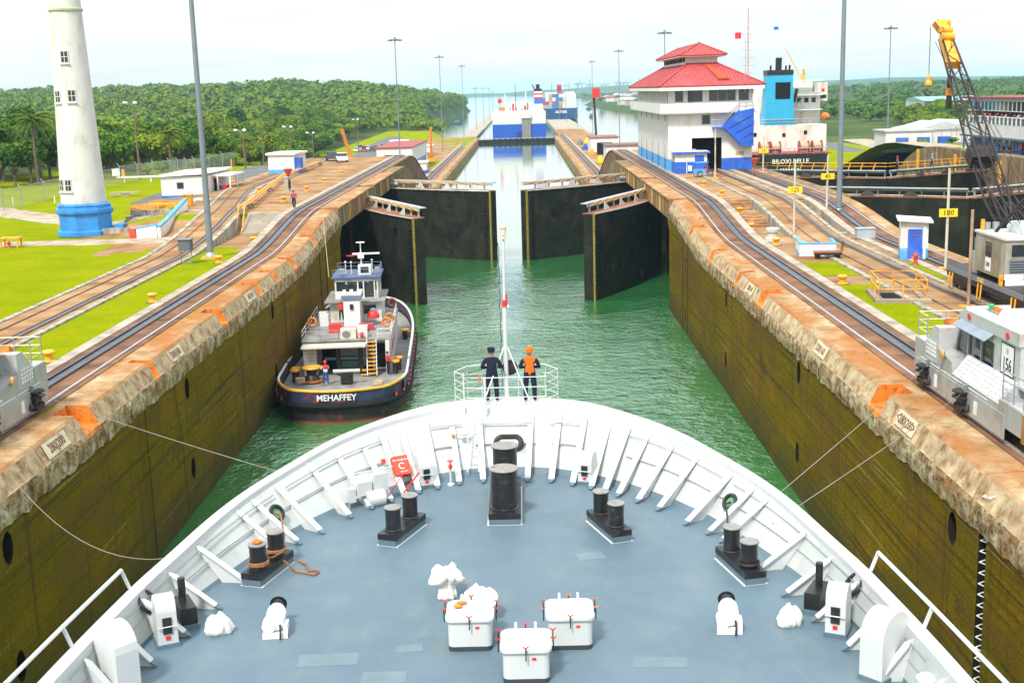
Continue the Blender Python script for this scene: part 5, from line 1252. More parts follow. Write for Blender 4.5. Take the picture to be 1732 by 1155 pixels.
MB().cyl((4.2, -10, EZ+1.2), (4.2, -10, EZ+2.0), 0.05, n=6).box(3.7, 4.8, -10.2, -9.8, EZ+1.9, EZ+2.15).build("floodlight", black_metal, ch)
person("worker in blue shirt standing in the control house doorway", (27.0, 168.6, 11.25), PI, {"skin": skin, "shirt": jean, "vest": jean, "sleeve": jean, "fore": jean, "trousers": navy, "shoe": black}, ("helmet", jean), "stand", hands=False)

# kiosk in front of the control house
k = thing("kiosk", "small white kiosk with blue base and flat roof before the control house", "kiosk", (24.0, 163.8, 11.24))
MB().box(-2.15, 2.15, -1.4, 1.4, 1.5, 2.75).build("wall", house_white, k)
MB().box(-2.15, 2.15, -1.4, 1.4, 0, 1.495).build("base_band", blue, k)
MB().prism([(-2.45, -1.75, 2.76), (2.5, -1.75, 2.60), (2.5, 1.7, 2.60), (-2.45, 1.7, 2.76)], (0, 0, 0.20)).build("roof", white, k)
MB().box(-2.46, 2.52, -1.80, -1.755, 2.56, 2.80).build("roof_edge", blue, k)
MB().box(0.55, 1.75, -1.47, -1.403, 0.05, 2.3).build("door", blue, k)
for x in (-1.6, -1.1, -0.6): MB().box(-2.2, -2.153, x, x+0.3, 1.55, 2.4).build("louvre", mast_grey, k)
MB().box(-0.35, 0.15, -1.6, -1.405, 0.3, 1.0).build("meter_box", white, k); MB().cyl((-0.5, -1.43, 0), (-0.5, -1.43, 2.7), 0.05, n=6).build("pipe", white, k)
MB().cyl((0.6, -0.4, 2.8), (0.6, -0.4, 3.1), 0.25, n=12).build("roof_vent", steel, k)
MB().cyl((-1.0, 1.0, 2.8), (-1.0, 1.0, 4.2), 0.03, n=6).build("roof_pole", steel, k)

# low white boxes, enclosures and booths on the central wall
b = thing("equipment_booth", "white equipment booth with blue door and sloping roof on the central wall", "booth", (30.55, 90.3, 9.62), rad(-14))
MB().box(-0.95, 0.95, -1.2, 1.2, 0.85, 2.85).build("wall", house_white, b); MB().box(-0.95, 0.95, -1.2, 1.2, 0, 0.845).build("base_band", sky_blue, b)
MB().prism([(-1.2, -1.55, 2.86), (1.25, -1.55, 2.70), (1.25, 1.45, 2.70), (-1.2, 1.45, 2.86)], (0, 0, 0.14)).build("roof", M("roof_pale", (0.62, 0.66, 0.68), 0.5), b)
MB().box(-0.45, 0.55, -1.26, -1.204, 0.03, 2.25).build("door", blue, b); MB().box(-0.2, 0.3, -1.29, -1.262, 1.75, 1.85).build("door_label", M("door_sign", (0.3, 0.05, 0.06), 0.5), b)
MB().box(0.62, 0.80, -1.3, -1.204, 0.1, 2.6).build("pipe_trunk", house_white, b)
e = thing("low_enclosure", "low white U-shaped wall with blue trim on the central wall", "wall", (24.3, 94.3, 9.62), rad(-8))
MB().box(-1.3, -1.1, -1.8, 1.8, 0, 0.9).build("wall", house_white, e); MB().box(-1.1, 1.2, -1.8, -1.6, 0, 0.9).build("wall", house_white, e); MB().box(1.2, 1.4, -1.8, 1.2, 0, 0.9).build("wall", house_white, e)
MB().box(-1.33, -1.07, -1.83, 1.83, 0.902, 1.0).box(-1.07, 1.17, -1.83, -1.57, 0.902, 1.0).box(1.17, 1.43, -1.83, 1.23, 0.902, 1.0).build("blue_coping", sky_blue, e)
MB().box(-1.345, -1.302, -1.82, 1.8, 0.0, 0.25).build("blue_skirting", sky_blue, e)
c = thing("hand_cart", "low flat hand cart with steel rail beside the white enclosure", "cart", (24.5, 91.2, 9.62), rad(-8))
MB().box(-1.0, 1.0, -0.5, 0.5, 0.42, 0.52).build("platform", M("cart_red", (0.25, 0.07, 0.05), 0.7), c); MB().box(-1.02, 1.02, -0.52, -0.503, 0.30, 0.46).build("frame", black_metal, c)
for x in (-0.7, 0.7):
    for y in (-0.4, 0.4): MB().cyl((x, y-0.06, 0.2), (x, y+0.06, 0.2), 0.2, n=12).build("wheel", rubber, c)
for y in (-0.4, 0.4): MB().tube([(1.0, y, 0.5), (1.15, y, 1.25)], 0.03, 6).build("handle", black_metal, c)
for z in (0.7, 0.95, 1.22): MB().tube([(1.0+z*0.12, -0.4, z), (1.0+z*0.12, 0.4, z)], 0.025, 5).build("handle_bar", black_metal, c)
t = thing("vent_pipe", "squat pale concrete vent cylinder standing on a square slab", "vent", (22.6, 102.0, 9.62))
MB().box(-0.85, 0.85, -0.8, 0.8, 0, 0.12).build("slab", concrete_lt, t); MB().lathe([(0.62, 0.12), (0.62, 0.35), (0.45, 0.4), (0.45, 0.75), (0.55, 0.8), (0.58, 1.05), (0.5, 1.15), (0.02, 1.18)], 18).build("cylinder", M("vent_grey", (0.42, 0.42, 0.38), 0.7), t, True)
j = thing("junction_box", "grey steel junction box on the central wall paving", "box", (30.3, 102.2, 9.62))
MB().box(-0.75, 0.75, -0.45, 0.45, 0.08, 0.85).build("case", M("box_grey", (0.33, 0.38, 0.42), 0.5), j); MB().box(-0.8, 0.8, -0.5, 0.5, 0.86, 0.92).build("lid", M("box_grey", (0.33, 0.38, 0.42), 0.5), j); MB().box(-0.7, 0.7, -0.4, 0.4, 0, 0.079).build("plinth", concrete_lt, j)
tag(MB().prism([(0.9*math.cos(a)*1.6+28.9, 0.5*math.sin(a)+106.0, 9.63) for a in lin(0, 2*PI, 16)[:-1]], (0, 0, 0.10)).build("cover_slab", concrete_lt), "flat pale cover slab lying on the central wall near the masts", "slab")
# railed pit
r = thing("railed_pit", "orange railing around an open concrete pit on the lawn", "railing", (24.4, 73.4, 9.63), rad(-8))
MB().box(-1.6, 1.6, -2.1, -1.6, 0, 0.22).box(-1.6, 1.6, 1.6, 2.1, 0, 0.22).box(-1.6, -1.1, -1.6, 1.6, 0, 0.22).box(1.1, 1.6, -1.6, 1.6, 0, 0.22).build("pit_kerb", concrete, r)
MB().box(-1.1, 1.1, -1.6, 1.6, 0.01, 0.03).build("pit_mouth", dark, r)
for x, y in ((-1.35, -1.85), (0, -1.85), (1.35, -1.85), (1.35, 0), (1.35, 1.85), (0, 1.85), (-1.35, 1.85), (-1.35, 0)): MB().cyl((x, y, 0.22), (x, y, 1.35), 0.045, n=6).build("post", yellow_orange, r)
for z in (0.8, 1.35): MB().tube([(-1.35, -1.85, z), (1.35, -1.85, z), (1.35, 1.85, z), (-1.35, 1.85, z)], 0.045, 6, closed=True).build("rail", yellow_orange, r)

# mooring bollards (orange mushroom) on the banks
def moor(label, x, y, z, grp):
    t = thing("mooring_bollard", label, "bollard", (x, y, z), 0, grp)
    MB().lathe([(0.34, 0), (0.34, 0.06), (0.20, 0.12), (0.19, 0.34), (0.30, 0.42), (0.33, 0.52), (0.26, 0.60), (0.02, 0.63)], 16).build("bollard_body", yellow_orange, t, True)
    MB().lathe([(0.45, 0.0), (0.45, 0.03), (0.02, 0.032)], 16).build("foot_stain", trackbed, t)
    return t
g1 = "orange bollards along the left tow track"; g2 = "orange bollards along the right tow track"
for x, y in ((-22.3, 61), (-22.3, 79), (-22.4, 97.5), (-22.4, 110.5)): moor("orange mushroom bollard on the lawn strip beside the left tow track", x, y, 9.63, g1)
for x, y in ((22.5, 60), (22.5, 79), (22.4, 99.5), (22.4, 110.6)): moor("orange mushroom bollard beside the right tow track", x, y, 9.63, g2)
for x, y in ((22.6, 117.5), (22.6, 128), (22.6, 141)): moor("orange mushroom bollard on the raised paving near the steps", x, y, 10.4 if y < 120 else 11.22, "orange bollards on the upper level")
for x, y in ((-24.2, 135), (-24.2, 150), (-24.2, 164), (-24.2, 180), (-30, 150)): moor("orange mushroom bollard on the raised left apron", x, y, 11.22, "orange bollards on the left upper apron")

# number signs on posts
sign_black = M("sign_black", (0.02, 0.015, 0.01), 0.6)
def signpost(txt, label, x, y, z, zs, h, paint=None):
    t = thing("number_sign", label, "sign", (x, y, z))
    MB().prism([(-0.45, -0.3, 0), (0.45, -0.3, 0), (0.45, 0.3, 0), (-0.45, 0.3, 0)], (0, 0, 0.14)).build("foot", yellow_orange, t)
    MB().cyl((0, 0, 0.1), (0, 0, h), 0.10, 0.085, 10).build("post", paint or M("post_grey", (0.50, 0.48, 0.42), 0.7, dirt=(0.25, 0.2, 0.14), dirt_amt=0.3), t, True)
    if txt:
        MB().box(-0.62, 0.62, -0.14, -0.10, zs-0.28, zs+0.28).build("board", yellow, t)
        put_text(txt, 0.52, sign_black, (0, -0.145, zs-0.01), (1, 0, 0), (0, 0, 1), t, bold=0.004)
    return t
signpost("125", "yellow number board 125 on a grey post by the steps", 25.2, 105.8, 9.62, 3.9, 6.2)
signpost("180", "yellow number board 180 on a grey post beside the white booth", 30.9, 84.2, 9.62, 3.9, 6.9)
signpost("45", "yellow number board 45 on a grey post at the second lane track", 30.6, 116.5, 10.4, 3.4, 5.3)
signpost("15", "yellow number board 15 on a grey post at the corner of the control house", 33.0, 160, 11.25, 2.8, 4.6)
signpost("", "plain grey post standing before the control house doorway", 25.6, 152, 11.24, 0, 6.0)
signpost("", "plain weathered post between the railed pit and the rail crane", 27.2, 69.4, 9.62, 0, 5.6, M("post_tan", (0.36, 0.26, 0.18), 0.8, dirt=(0.2, 0.12, 0.08), dirt_amt=0.4))
# funnel-shaped arrows and column pumps
def funnel(label, x, y, z, m):
    t = thing("signal_funnel", label, "marker", (x, y, z)); MB().cyl((0, 0, 0), (0, 0, 1.2), 0.06, n=8).build("stem", m, t); MB().lathe([(0.08, 1.0), (0.55, 1.9), (0.60, 2.05), (0.02, 2.1)], 14).build("cone", m, t, True); return t
fred = M("signal_red", (0.50, 0.07, 0.02), 0.6, var=0.2)
funnel("rust red funnel marker near the second lane track", 32.0-0.6, 157, 11.24, fred)
funnel("rust red funnel marker on the upper left apron", -28.6, 162, 11.24, fred)
t = thing("hose_column", "grey hose column with coiled black hose on the left apron", "pump", (-26.6, 150, 11.22)); MB().box(-0.3, 0.3, -0.25, 0.25, 0, 1.6).build("column", concrete_lt, t); MB().tube([(0.35, 0.4*math.cos(a), 0.9+0.6*math.sin(a)) for a in lin(0, 2*PI, 14)[:-1]], 0.09, 6, closed=True).build("hose", black, t); MB().lathe([(0.3, 1.6), (0.35, 1.7), (0.1, 1.85)], 10).build("cap", steel, t)
t = thing("fire_hydrant", "small red and orange hydrant on the lawn by the white booth", "hydrant", (29.6, 86.6, 9.63)); MB().lathe([(0.2, 0), (0.14, 0.1), (0.13, 0.55), (0.18, 0.62), (0.16, 0.78), (0.04, 0.9)], 12).build("barrel", M("hydrant_red", (0.45, 0.05, 0.03), 0.5), t, True); MB().cyl((-0.28, 0, 0.5), (0.28, 0, 0.5), 0.08, n=8).build("outlet", orange, t)
# three-wheeled cart by the kiosk
t = thing("cargo_tricycle", "light blue cargo tricycle with red seat parked before the kiosk", "tricycle", (24.6, 156.0, 11.24), rad(20))
MB().box(-1.0, 0.3, -0.45, 0.45, 0.45, 0.95).build("cargo_box", sky_blue, t); MB().box(-1.05, 0.6, -0.5, 0.5, 1.75, 1.82).build("canopy", sky_blue, t); MB().box(0.35, 0.65, -0.2, 0.2, 0.85, 1.3).build("seat", red, t)
for x, y in ((-0.6, -0.5), (-0.6, 0.5), (1.1, 0)):
    w = empty("wheel", (x, y, 0.38), 0, t); MB().tube([(0.36*math.cos(a), 0, 0.36*math.sin(a)) for a in lin(0, 2*PI, 18)[:-1]], 0.035, 6, closed=True).build("tyre", rubber, w)
    mb = MB()
    for q in range(6): mb.bar((0, 0, 0), (0.34*math.cos(q), 0, 0.34*math.sin(q)), 0.015)
    mb.build("spokes", steel, w)
MB().tube([(-0.6, 0, 0.4), (0.5, 0, 0.5), (1.1, 0, 0.38), (0.95, 0, 1.2)], 0.035, 6).build("frame", blue, t); MB().tube([(0.85, -0.35, 1.2), (0.95, 0, 1.22), (0.85, 0.35, 1.2)], 0.02, 6).build("handlebar", steel, t)
for x in (-0.9, 0.5):
    for y in (-0.45, 0.45): MB().cyl((x, y, 0.9 if x < 0 else 0.5), (x, y, 1.75), 0.02, n=5).build("canopy_post", steel, t)
# left side huts
h = thing("white_hut", "white flat-roofed hut with porch and bins behind the lighthouse steps", "hut", (-40.4, 161.0, 10.35), rad(-2))
MB().box(-2.9, 2.9, -5.5, 5.5, 0.35, 2.7).build("wall", house_white, h); MB().box(-2.9, 2.9, -5.5, 5.5, -0.4, 0.345).build("base_band", blue, h)
MB().prism([(-3.15, -5.8, 2.71), (3.2, -5.8, 2.95), (3.2, 5.8, 2.95), (-3.15, 5.8, 2.71)], (0, 0, 0.22)).build("roof", white, h)
MB().box(-0.9, 0.0, -5.56, -5.503, 1.2, 2.0).build("window", mast_grey, h); MB().box(-0.8, -0.1, -5.58, -5.562, 1.28, 1.92).build("window_pane", dark_glass, h)
MB().box(2.903, 5.3, -3.0, 4.0, 2.45, 2.6).build("porch_roof", white, h)
for x, y in ((3.6, -2.9), (5.2, -2.9), (5.2, 0.5), (5.2, 3.8)): MB().cyl((x, y, 0), (x, y, 2.45), 0.09, n=6).build("porch_post", white, h)
MB().box(2.905, 2.97, -2.2, -1.2, 0.1, 2.1).build("door", dark, h)
for k, (x, y, m) in enumerate(((3.5, -2.4, blue), (4.2, -2.2, red), (4.7, -1.6, red))): tag(MB().lathe([(0.30, 0), (0.36, 0.9), (0.38, 0.95), (0.1, 1.05)], 12, (-40.4+x, 161+y, 10.6)).build("waste_bin", m, None, True), ["blue waste bin under the hut porch", "red waste bin next to the blue one under the porch", "red waste bin at the porch edge"][k], "bin")
h = thing("white_hut", "small white guard hut with blue door and blue base by the service road", "hut", (-33.9+0.2, 189, 11.1), rad(-6))
MB().box(-2.0, 2.0, -3.2, 3.2, 0.75, 2.9).build("wall", house_white, h); MB().box(-2.0, 2.0, -3.2, 3.2, -0.3, 0.745).build("base_band", sky_blue, h)
MB().box(-2.3, 2.3, -3.5, 3.5, 2.91, 3.2).build("roof", white, h); MB().box(2.003, 2.9, -3.0, -1.6, 0.0, 2.4).build("door_porch", blue, h)
# retaining walls and blue-trimmed stair on the left
w = thing("retaining_wall", "mossy white retaining wall joining the lighthouse to the stair", "wall", (0, 0, 0))
MB().box(-38.4, -33.8, 124.4, 124.8, 9.5, 10.7).build("wall_panel", concrete_wall, w); MB().box(-39.3, -35.2, 120.2, 120.6, 9.5, 10.35).build("wall_panel", concrete_wall, w); MB().box(-38.4, -38.0, 124.8, 130, 9.5, 11.0).build("wall_panel", concrete_wall, w)
MB().box(-38.4, -34, 126.5, 126.9, 10.5, 11.5).build("wall_panel", concrete_wall, w)
MB().prism([(-37.9, 124.9, 10.72), (-34.0, 124.9, 10.72), (-34.0, 130.4, 11.2), (-37.9, 130.4, 11.0)], (0, 0, 0.06)).build("terrace_slab", concrete_lt, w)
for k in range(5): MB().cyl((-37.6+k*0.9, 127.6, 11.0), (-37.6+k*0.9, 127.6, 12.0), 0.04, n=5).build("rail_post", yellow, w)
MB().tube([(-37.6, 127.6, 12.0), (-34.0, 127.6, 12.0)], 0.04, 5).build("rail", yellow, w)
s = thing("blue_trim_stair", "pale stair with white parapets capped in light blue by the return track", "stairs", (-32.6, 117.6, 9.6))
for k in range(9): MB().box(-0.1, 1.6, 2.0+k*0.85, 10.2, k*0.19, (k+1)*0.19).build("step", concrete_lt, s)
for x in (-0.45,):
    MB().prism([(x, -0.3, 0), (x, -0.3, 1.0), (x, 2.4, 1.35), (x, 10.0, 2.75), (x, 10.0, 0)], (0.3, 0, 0)).build("parapet", white, s)
    MB().prism([(x-0.05, -0.3, 1.004), (x-0.05, 2.4, 1.36), (x-0.05, 10.0, 2.76), (x-0.05, 10.0, 2.95), (x-0.05, 2.4, 1.55), (x-0.05, -0.3, 1.2)], (0.4, 0, 0)).build("blue_coping", sky_blue, s)
MB().prism([(-2.4, -0.45, 0), (-0.48, -0.45, 0), (-0.48, -0.45, 1.2), (-2.4, -0.45, 0.9)], (0, 0.25, 0)).build("parapet", white, s); MB().prism([(-2.45, -0.48, 0.91), (-0.46, -0.48, 1.21), (-0.46, -0.48, 1.36), (-2.45, -0.48, 1.06)], (0, 0.31, 0)).build("blue_coping", sky_blue, s)
MB().box(-3.1, -2.46, -0.5, -0.1, 0, 0.95).build("red_box", M("box_red", (0.5, 0.06, 0.025), 0.6), s)
# soil heap, boxes, table
bm = bmesh.new(); bmesh.ops.create_icosphere(bm, subdivisions=4, radius=1)
for v in bm.verts:
    n = noise.noise(v.co*2.2)*0.3 + noise.noise(v.co*6)*0.1; v.co = Vector((v.co.x*4.0*(1+n), v.co.y*3.0*(1+n), max(-0.3, v.co.z*1.0*(1+n))))
m = bpy.data.meshes.new("soil_heap"); bm.to_mesh(m); bm.free(); m.materials.append(soil); m.polygons.foreach_set("use_smooth", [True]*len(m.polygons))
tag(link("soil_heap", m, None, (-39.2, 142, 10.2)), "heap of orange soil before the white hut", "soil heap")
for k in range(7):
    tag(MB().obox((-36.0+0.7*(k % 4), 141+0.9*(k//4), 10.85+0.25*(k % 2)), (0.8, 0.6, 0.45), k*0.7, rx=0.2*(k % 3)).build("rubble_block", house_white if k % 2 else concrete_lt), "pale block in the rubble pile beside the orange soil heap", "rubble", "rubble blocks by the soil heap")
tag(MB().box(-34.9, -33.9, 133.4, 134.4, 11.2, 12.3).box(-34.95, -33.85, 133.35, 134.45, 12.301, 12.42).build("orange_bin", yellow_orange), "square orange bin at the head of the blue-trimmed stair", "bin")
t = thing("picnic_table", "orange wooden table on the lawn below the lighthouse", "table", (-45.2, 112.6, 9.63), rad(-6))
MB().box(-0.95, 0.95, -0.5, 0.5, 0.82, 0.92).build("top", yellow_orange, t)
for x in (-0.8, 0.8):
    for y in (-0.38, 0.38): MB().box(x-0.06, x+0.06, y-0.06, y+0.06, 0, 0.82).build("leg", yellow_orange, t)
t = thing("fire_hydrant", "red and orange hydrant under the orange table", "hydrant", (-45.15, 112.0, 9.63)); MB().lathe([(0.2, 0), (0.14, 0.1), (0.13, 0.5), (0.17, 0.55), (0.04, 0.7)], 12).build("barrel", M("hydrant_red", (0.45, 0.05, 0.03), 0.5), t, True); MB().cyl((-0.25, 0, 0.42), (0.25, 0, 0.42), 0.07, n=8).build("outlet", orange, t)
t = thing("stone_bench", "pale concrete bench slabs on the lawn behind the lighthouse", "bench", (-49.5, 160, 10.3), rad(12)); MB().box(-1.8, 1.8, -0.4, 0.4, 0.55, 0.72).build("seat", concrete_lt, t); MB().box(-0.5, 0.5, -0.35, 0.35, 0, 0.55).build("support", concrete, t); MB().box(-2.2, 0.6, 1.0, 1.6, 0.1, 0.25).build("slab", concrete_lt, t)
# electrical cabinet on legs beside the mast
t = thing("electrical_cabinet", "dark grey electrical cabinet on thin legs beside the left mast", "cabinet", (-25.0, 97.6, 9.63), rad(-10))
MB().box(-0.5, 0.5, -0.3, 0.3, 1.1, 1.95).build("case", M("cabinet_grey", (0.10, 0.11, 0.13), 0.5), t); MB().box(-0.58, 0.58, -0.4, 0.38, 1.951, 2.02).build("roof", mast_grey, t)
for x in (-0.45, 0.45): MB().box(x-0.03, x+0.03, -0.03, 0.03, 0, 1.1).build("leg", mast_grey, t)
MB().box(-0.5, 0.5, -0.03, 0.03, 0.1, 0.16).build("cross_bar", mast_grey, t)
# yellow pipe run along the apron
t = thing("yellow_pipe", "long yellow pipe run on supports along the left apron", "pipe", (0, 0, 0))
pts = [(-26.3, 122.5, 11.9), (-26.6, 128, 11.9), (-29.0, 150, 11.9), (-31.2, 172, 11.9), (-31.6, 205, 11.9)]
MB().tube(pts, 0.16, 8).build("pipe", yellow_orange, t); MB().tube([(p[0]+0.4, p[1], p[2]) for p in pts], 0.10, 8).build("pipe", yellow_orange, t)
for p in pts: MB().box(p[0]-0.2, p[0]+0.6, p[1]-0.15, p[1]+0.15, 11.2, 11.75).build("support", concrete, t)
MB().tube([(-26.0, 121.5, 12.3), (-25.8, 119.0, 10.5), (-25.8, 118.2, 9.7)], 0.06, 6).tube([(-25.4, 121.5, 12.3), (-25.2, 119.0, 10.5), (-25.2, 118.2, 9.7)], 0.06, 6).build("pipe_rail", yellow_orange, t)
# walker on the left track
person("worker in blue shirt and red harness walking on the left track", (-22.3+0.9, 126.0, 11.35), rad(178), {"skin": skin, "shirt": jean, "vest": red_cloth, "sleeve": jean, "fore": skin, "trousers": navy, "shoe": black}, ("helmet", jean), "walk", hands=False)
# ------------------------------------------------------------------ tug
tug = thing("tugboat", "tugboat with dark blue hull and white wheelhouse moored at the left wall, name MEHAFFEY", "tugboat", (-11.45, 84.4, 0), rad(3.2))
tug_blue = M("tug_hull_blue", (0.022, 0.035, 0.085), 0.45, var=0.3, scale=1.0, dirt=(0.35, 0.05, 0.04), dirt_amt=0.28, dirt_scale=1.3)
tug_black = M("tug_black", (0.014, 0.014, 0.018), 0.6, var=0.3, dirt=(0.18, 0.03, 0.025), dirt_amt=0.25, dirt_scale=1.5)
tug_red = M("tug_boot_red", (0.22, 0.025, 0.02), 0.6, var=0.3)
tug_deck = M("tug_deck", (0.22, 0.225, 0.22), 0.75, var=0.18, scale=1.0, dirt=(0.16, 0.10, 0.06), dirt_amt=0.35, dirt_scale=0.7)
tug_white = M("tug_white", (0.66, 0.66, 0.65), 0.4, var=0.04, dirt=(0.40, 0.30, 0.22), dirt_amt=0.25, dirt_scale=1.2, dirt_z=0.3)
TL = 35.0
def tw(y):   # half breadth at deck; y from stern 0 to bow TL
    if y < 5: return 3.3 + 1.5*math.sin(PI/2*(y/5))**0.8 if y > 0 else 3.3
    if y < 20: return 4.8
    return 4.8*math.sqrt(max(0.0, 1-((y-20)/(TL-20))**2.2))
def tz(y): return 1.25 + 0.9*sm((y-16)/18)       # deck height
YS = [0, 0.5, 1.2, 2.2, 3.5, 5, 8, 12, 16, 20, 23, 26, 28.5, 30.5, 32.3, 33.6, 34.5, 34.95]
def sternx(x, y): return y - (0.9*(1-(x/3.4)**2) if y < 0.01 else 0)
def tug_sec(y, scale, z): w = tw(y)*scale; return [(-w, y, z), (w, y, z)]
def side_loft(zf_list, scales, name, mat, sm_=True):
    for sg in (-1, 1):
        mb = MB(); mb.loft([[(sg*tw(y)*sc, y, zf(y)) for zf, sc in zip(zf_list, scales)] for y in YS], flip=(sg < 0)); fix(mb.build(name, mat, tug, smooth=sm_))
def stern_curve(sc, z, bow=0.0, n=12): return [((-1+2*k/n)*3.3*sc, -0.95*(1-(-1+2*k/n)**2)*sc, z) for k in range(n+1)]
side_loft([lambda y: tz(y)+0.95, lambda y: tz(y)+0.1], [1.0, 0.995], "bulwark_side", tug_blue)
side_loft([lambda y: tz(y)+0.1, lambda y: 0.14], [1.0, 0.97], "hull_side", tug_black)
side_loft([lambda y: 0.14, lambda y: -0.6], [0.97, 0.9], "boot_topping", tug_red)
mb = MB(); mb.loft([stern_curve(1.0, 2.2), stern_curve(1.0, 1.35)]); mb.build("stern_bulwark", tug_blue, tug, smooth=True)
mb = MB(); mb.loft([stern_curve(1.0, 1.35), stern_curve(0.97, 0.14)]); mb.build("stern_hull", tug_black, tug, smooth=True)
mb = MB(); mb.loft([stern_curve(0.97, 0.14), stern_curve(0.9, -0.6)]); mb.build("stern_boot", tug_red, tug, smooth=True)
mb = MB(); sc = stern_curve(0.98, 1.3); mb.poly(list(reversed(sc)), 0)
mb.loft([[(-tw(y)*0.985, y, tz(y)), (tw(y)*0.985, y, tz(y))] for y in YS], flip=False); mb.build("main_deck", tug_deck, tug)
# rails: orange round the stern, pale cap forward
def cap(y0, y1, sg): return [(sg*tw(y)*0.985, y, tz(y)+0.98) for y in lin(y0, y1, 14)]
MB().tube([(-tw(2.6), 2.6, 2.26)] + cap(2.6, 0.3, -1)[1:-1] + stern_curve(0.99, 2.26) + list(reversed(cap(2.6, 0.3, 1)))[1:-1] + [(tw(2.6), 2.6, 2.26)], 0.11, 7).build("orange_rail", yellow_orange, tug, True)
MB().tube([(-3.1, 0.6, 1.75)] + [(x, y+1.15, 1.75) for x, y, z in stern_curve(0.93, 0)] + [(3.1, 0.6, 1.75)], 0.09, 6).build("tow_rail", yellow_orange, tug, True)
for sg in (-1, 1):
    MB().tube(cap(2.7, 9.0, sg), 0.10, 6).build("bulwark_cap", tug_white, tug); MB().tube(cap(10.0, 34.6, sg), 0.11, 6).build("bulwark_cap", tug_white, tug)
    # rubber fender along the sheer
    MB().tube([(sg*(tw(y)+0.05), y, tz(y)-0.12) for y in YS], 0.24, 8).build("fender", rubber, tug, True)
    for k in range(16):
        y = 1.2+k*1.45; MB().obox((sg*(tw(y)+0.10), y, tz(y)+0.18), (0.10, 0.7, 0.14), -sg*0.02).build("fender_clamp", M("clamp_red", (0.45, 0.05, 0.05), 0.6), tug)
    for k in range(9):
        y = 3.2+k*2.4; MB().obox((sg*(tw(y)+0.02), y, tz(y)+0.5), (0.06, 0.9, 0.55), -sg*0.02).build("bulwark_panel", M("panel_grey", (0.10, 0.12, 0.17), 0.5, dirt=(0.4, 0.06, 0.05), dirt_amt=0.3, dirt_scale=2), tug)
MB().tube([(x, y-0.1, 1.22) for x, y, z in stern_curve(1.02, 0)], 0.26, 8).build("stern_fender", rubber, tug, True)
put_text("MEHAFFEY", 0.62, white, (0.0, -1.02, 1.82), (1, 0, 0), (0, 0, 1), tug, bold=0.012, sx=0.95)
# --- deckhouse
def part(nm, mat, *boxes, par=None):
    mb = MB()
    for b in boxes: mb.box(*b)
    return mb.build(nm, mat, par or tug)
D = 1.35; A = 8.2                                            # deck, aft face of house
part("deckhouse", tug_white, (-3.3, -3.0, A+1.8, 22, D, D+2.5), (3.0, 3.3, A+0.2, 22, D, D+2.5), (-3.0, 3.0, A+3.0, A+3.2, D, D+2.5), (-3.3, -2.3, A+0.1, A+1.8, D, D+2.4), (1.9, 3.0, A+1.6, A+3.0, D, D+2.5), (-3.0, 3.0, 21.8, 22, D, D+2.5))
for k in range(7): part("locker_slat", tug_deck, (-3.28, -2.32, A+0.08, A+0.098, D+0.35+k*0.27, D+0.37+k*0.27))
part("boat_deck", tug_deck, (-3.45, 3.45, A+0.6, 22.3, D+2.52, D+2.66))
part("canopy", M("canopy_beige", (0.50, 0.46, 0.40), 0.6), (-3.35, 1.55, A-0.9, A+1.2, D+2.30, D+2.42))
part("house_doorway", dark, (-2.2, -0.9, A+2.95, A+2.99, D, D+2.0)); part("house_doorway", dark, (2.1, 2.95, A+1.52, A+1.595, D+0.2, D+2.1))
for k in range(9): part("ladder_step", yellow_orange, (1.62, 2.28, A-0.55+k*0.09, A-0.30+k*0.09, D+0.12+k*0.29, D+0.18+k*0.29))
for x in (1.58, 2.3): MB().bar((x, A-0.5, D), (x, A+0.4, D+2.65), 0.07).build("ladder_stile", tug_white, tug)
for x in (-0.9, 0.9, 1.5): MB().cyl((x*0.9, A+2.9, D+1.7), (x*0.9, A+2.8, D+1.7), 0.2, n=12).build("life_ring", [red, rubber, blue][int(x*0.9+1) % 3], tug)
# winch, H-bitt, towing gear
w = empty("tow_winch", (0.1, A+1.0, D), 0, tug)
part("drum", M("drum_green", (0.03, 0.09, 0.06), 0.6), (0, 0.001, 0, 0.001, 0, 0.001), par=w); MB().cyl((-0.55, 0, 0.75), (0.75, 0, 0.75), 0.55, n=16).build("drum", M("drum_green", (0.03, 0.09, 0.06), 0.6), w, True)
for x in (-0.75, 0.9): MB().cyl((x-0.08, 0, 0.75), (x+0.08, 0, 0.75), 0.8, n=18).build("flange", black_metal, w, True)
for x in (-0.75, 0.95): MB().box(x-0.17, x+0.17, -0.75, -0.4, 0, 2.1).box(x-0.22, x+0.22, -0.8, -0.35, 2.101, 2.2).build("bitt_post", black_metal, w)
MB().box(-1.8, 1.9, -0.70, -0.46, 1.15, 1.35).build("bitt_bar", M("winch_blue", (0.08, 0.14, 0.20), 0.5), w)
w = empty("tow_bitt", (0.2, A-2.7, D), 0, tug)
MB().box(-0.45, 0.45, -0.25, 0.25, 0, 0.75).build("pedestal", black_metal, w); MB().cyl((-1.0, 0, 0.9), (1.0, 0, 0.9), 0.16, n=10).build("cross_bar", bridge_grey, w, True)
w = empty("capstan", (-2.5, A-1.7, D), 0, tug)
MB().lathe([(0.75, 0), (0.75, 0.12)], 16).build("ring_base", orange, w); MB().lathe([(0.6, 0.121), (0.5, 0.3), (0.38, 0.5), (0.45, 0.9), (0.5, 1.0)], 16).build("body", black_metal, w, True); MB().lathe([(0.72, 1.0), (0.75, 1.06), (0.7, 1.14), (0.02, 1.16)], 18).build("head", yellow_orange, w, True)
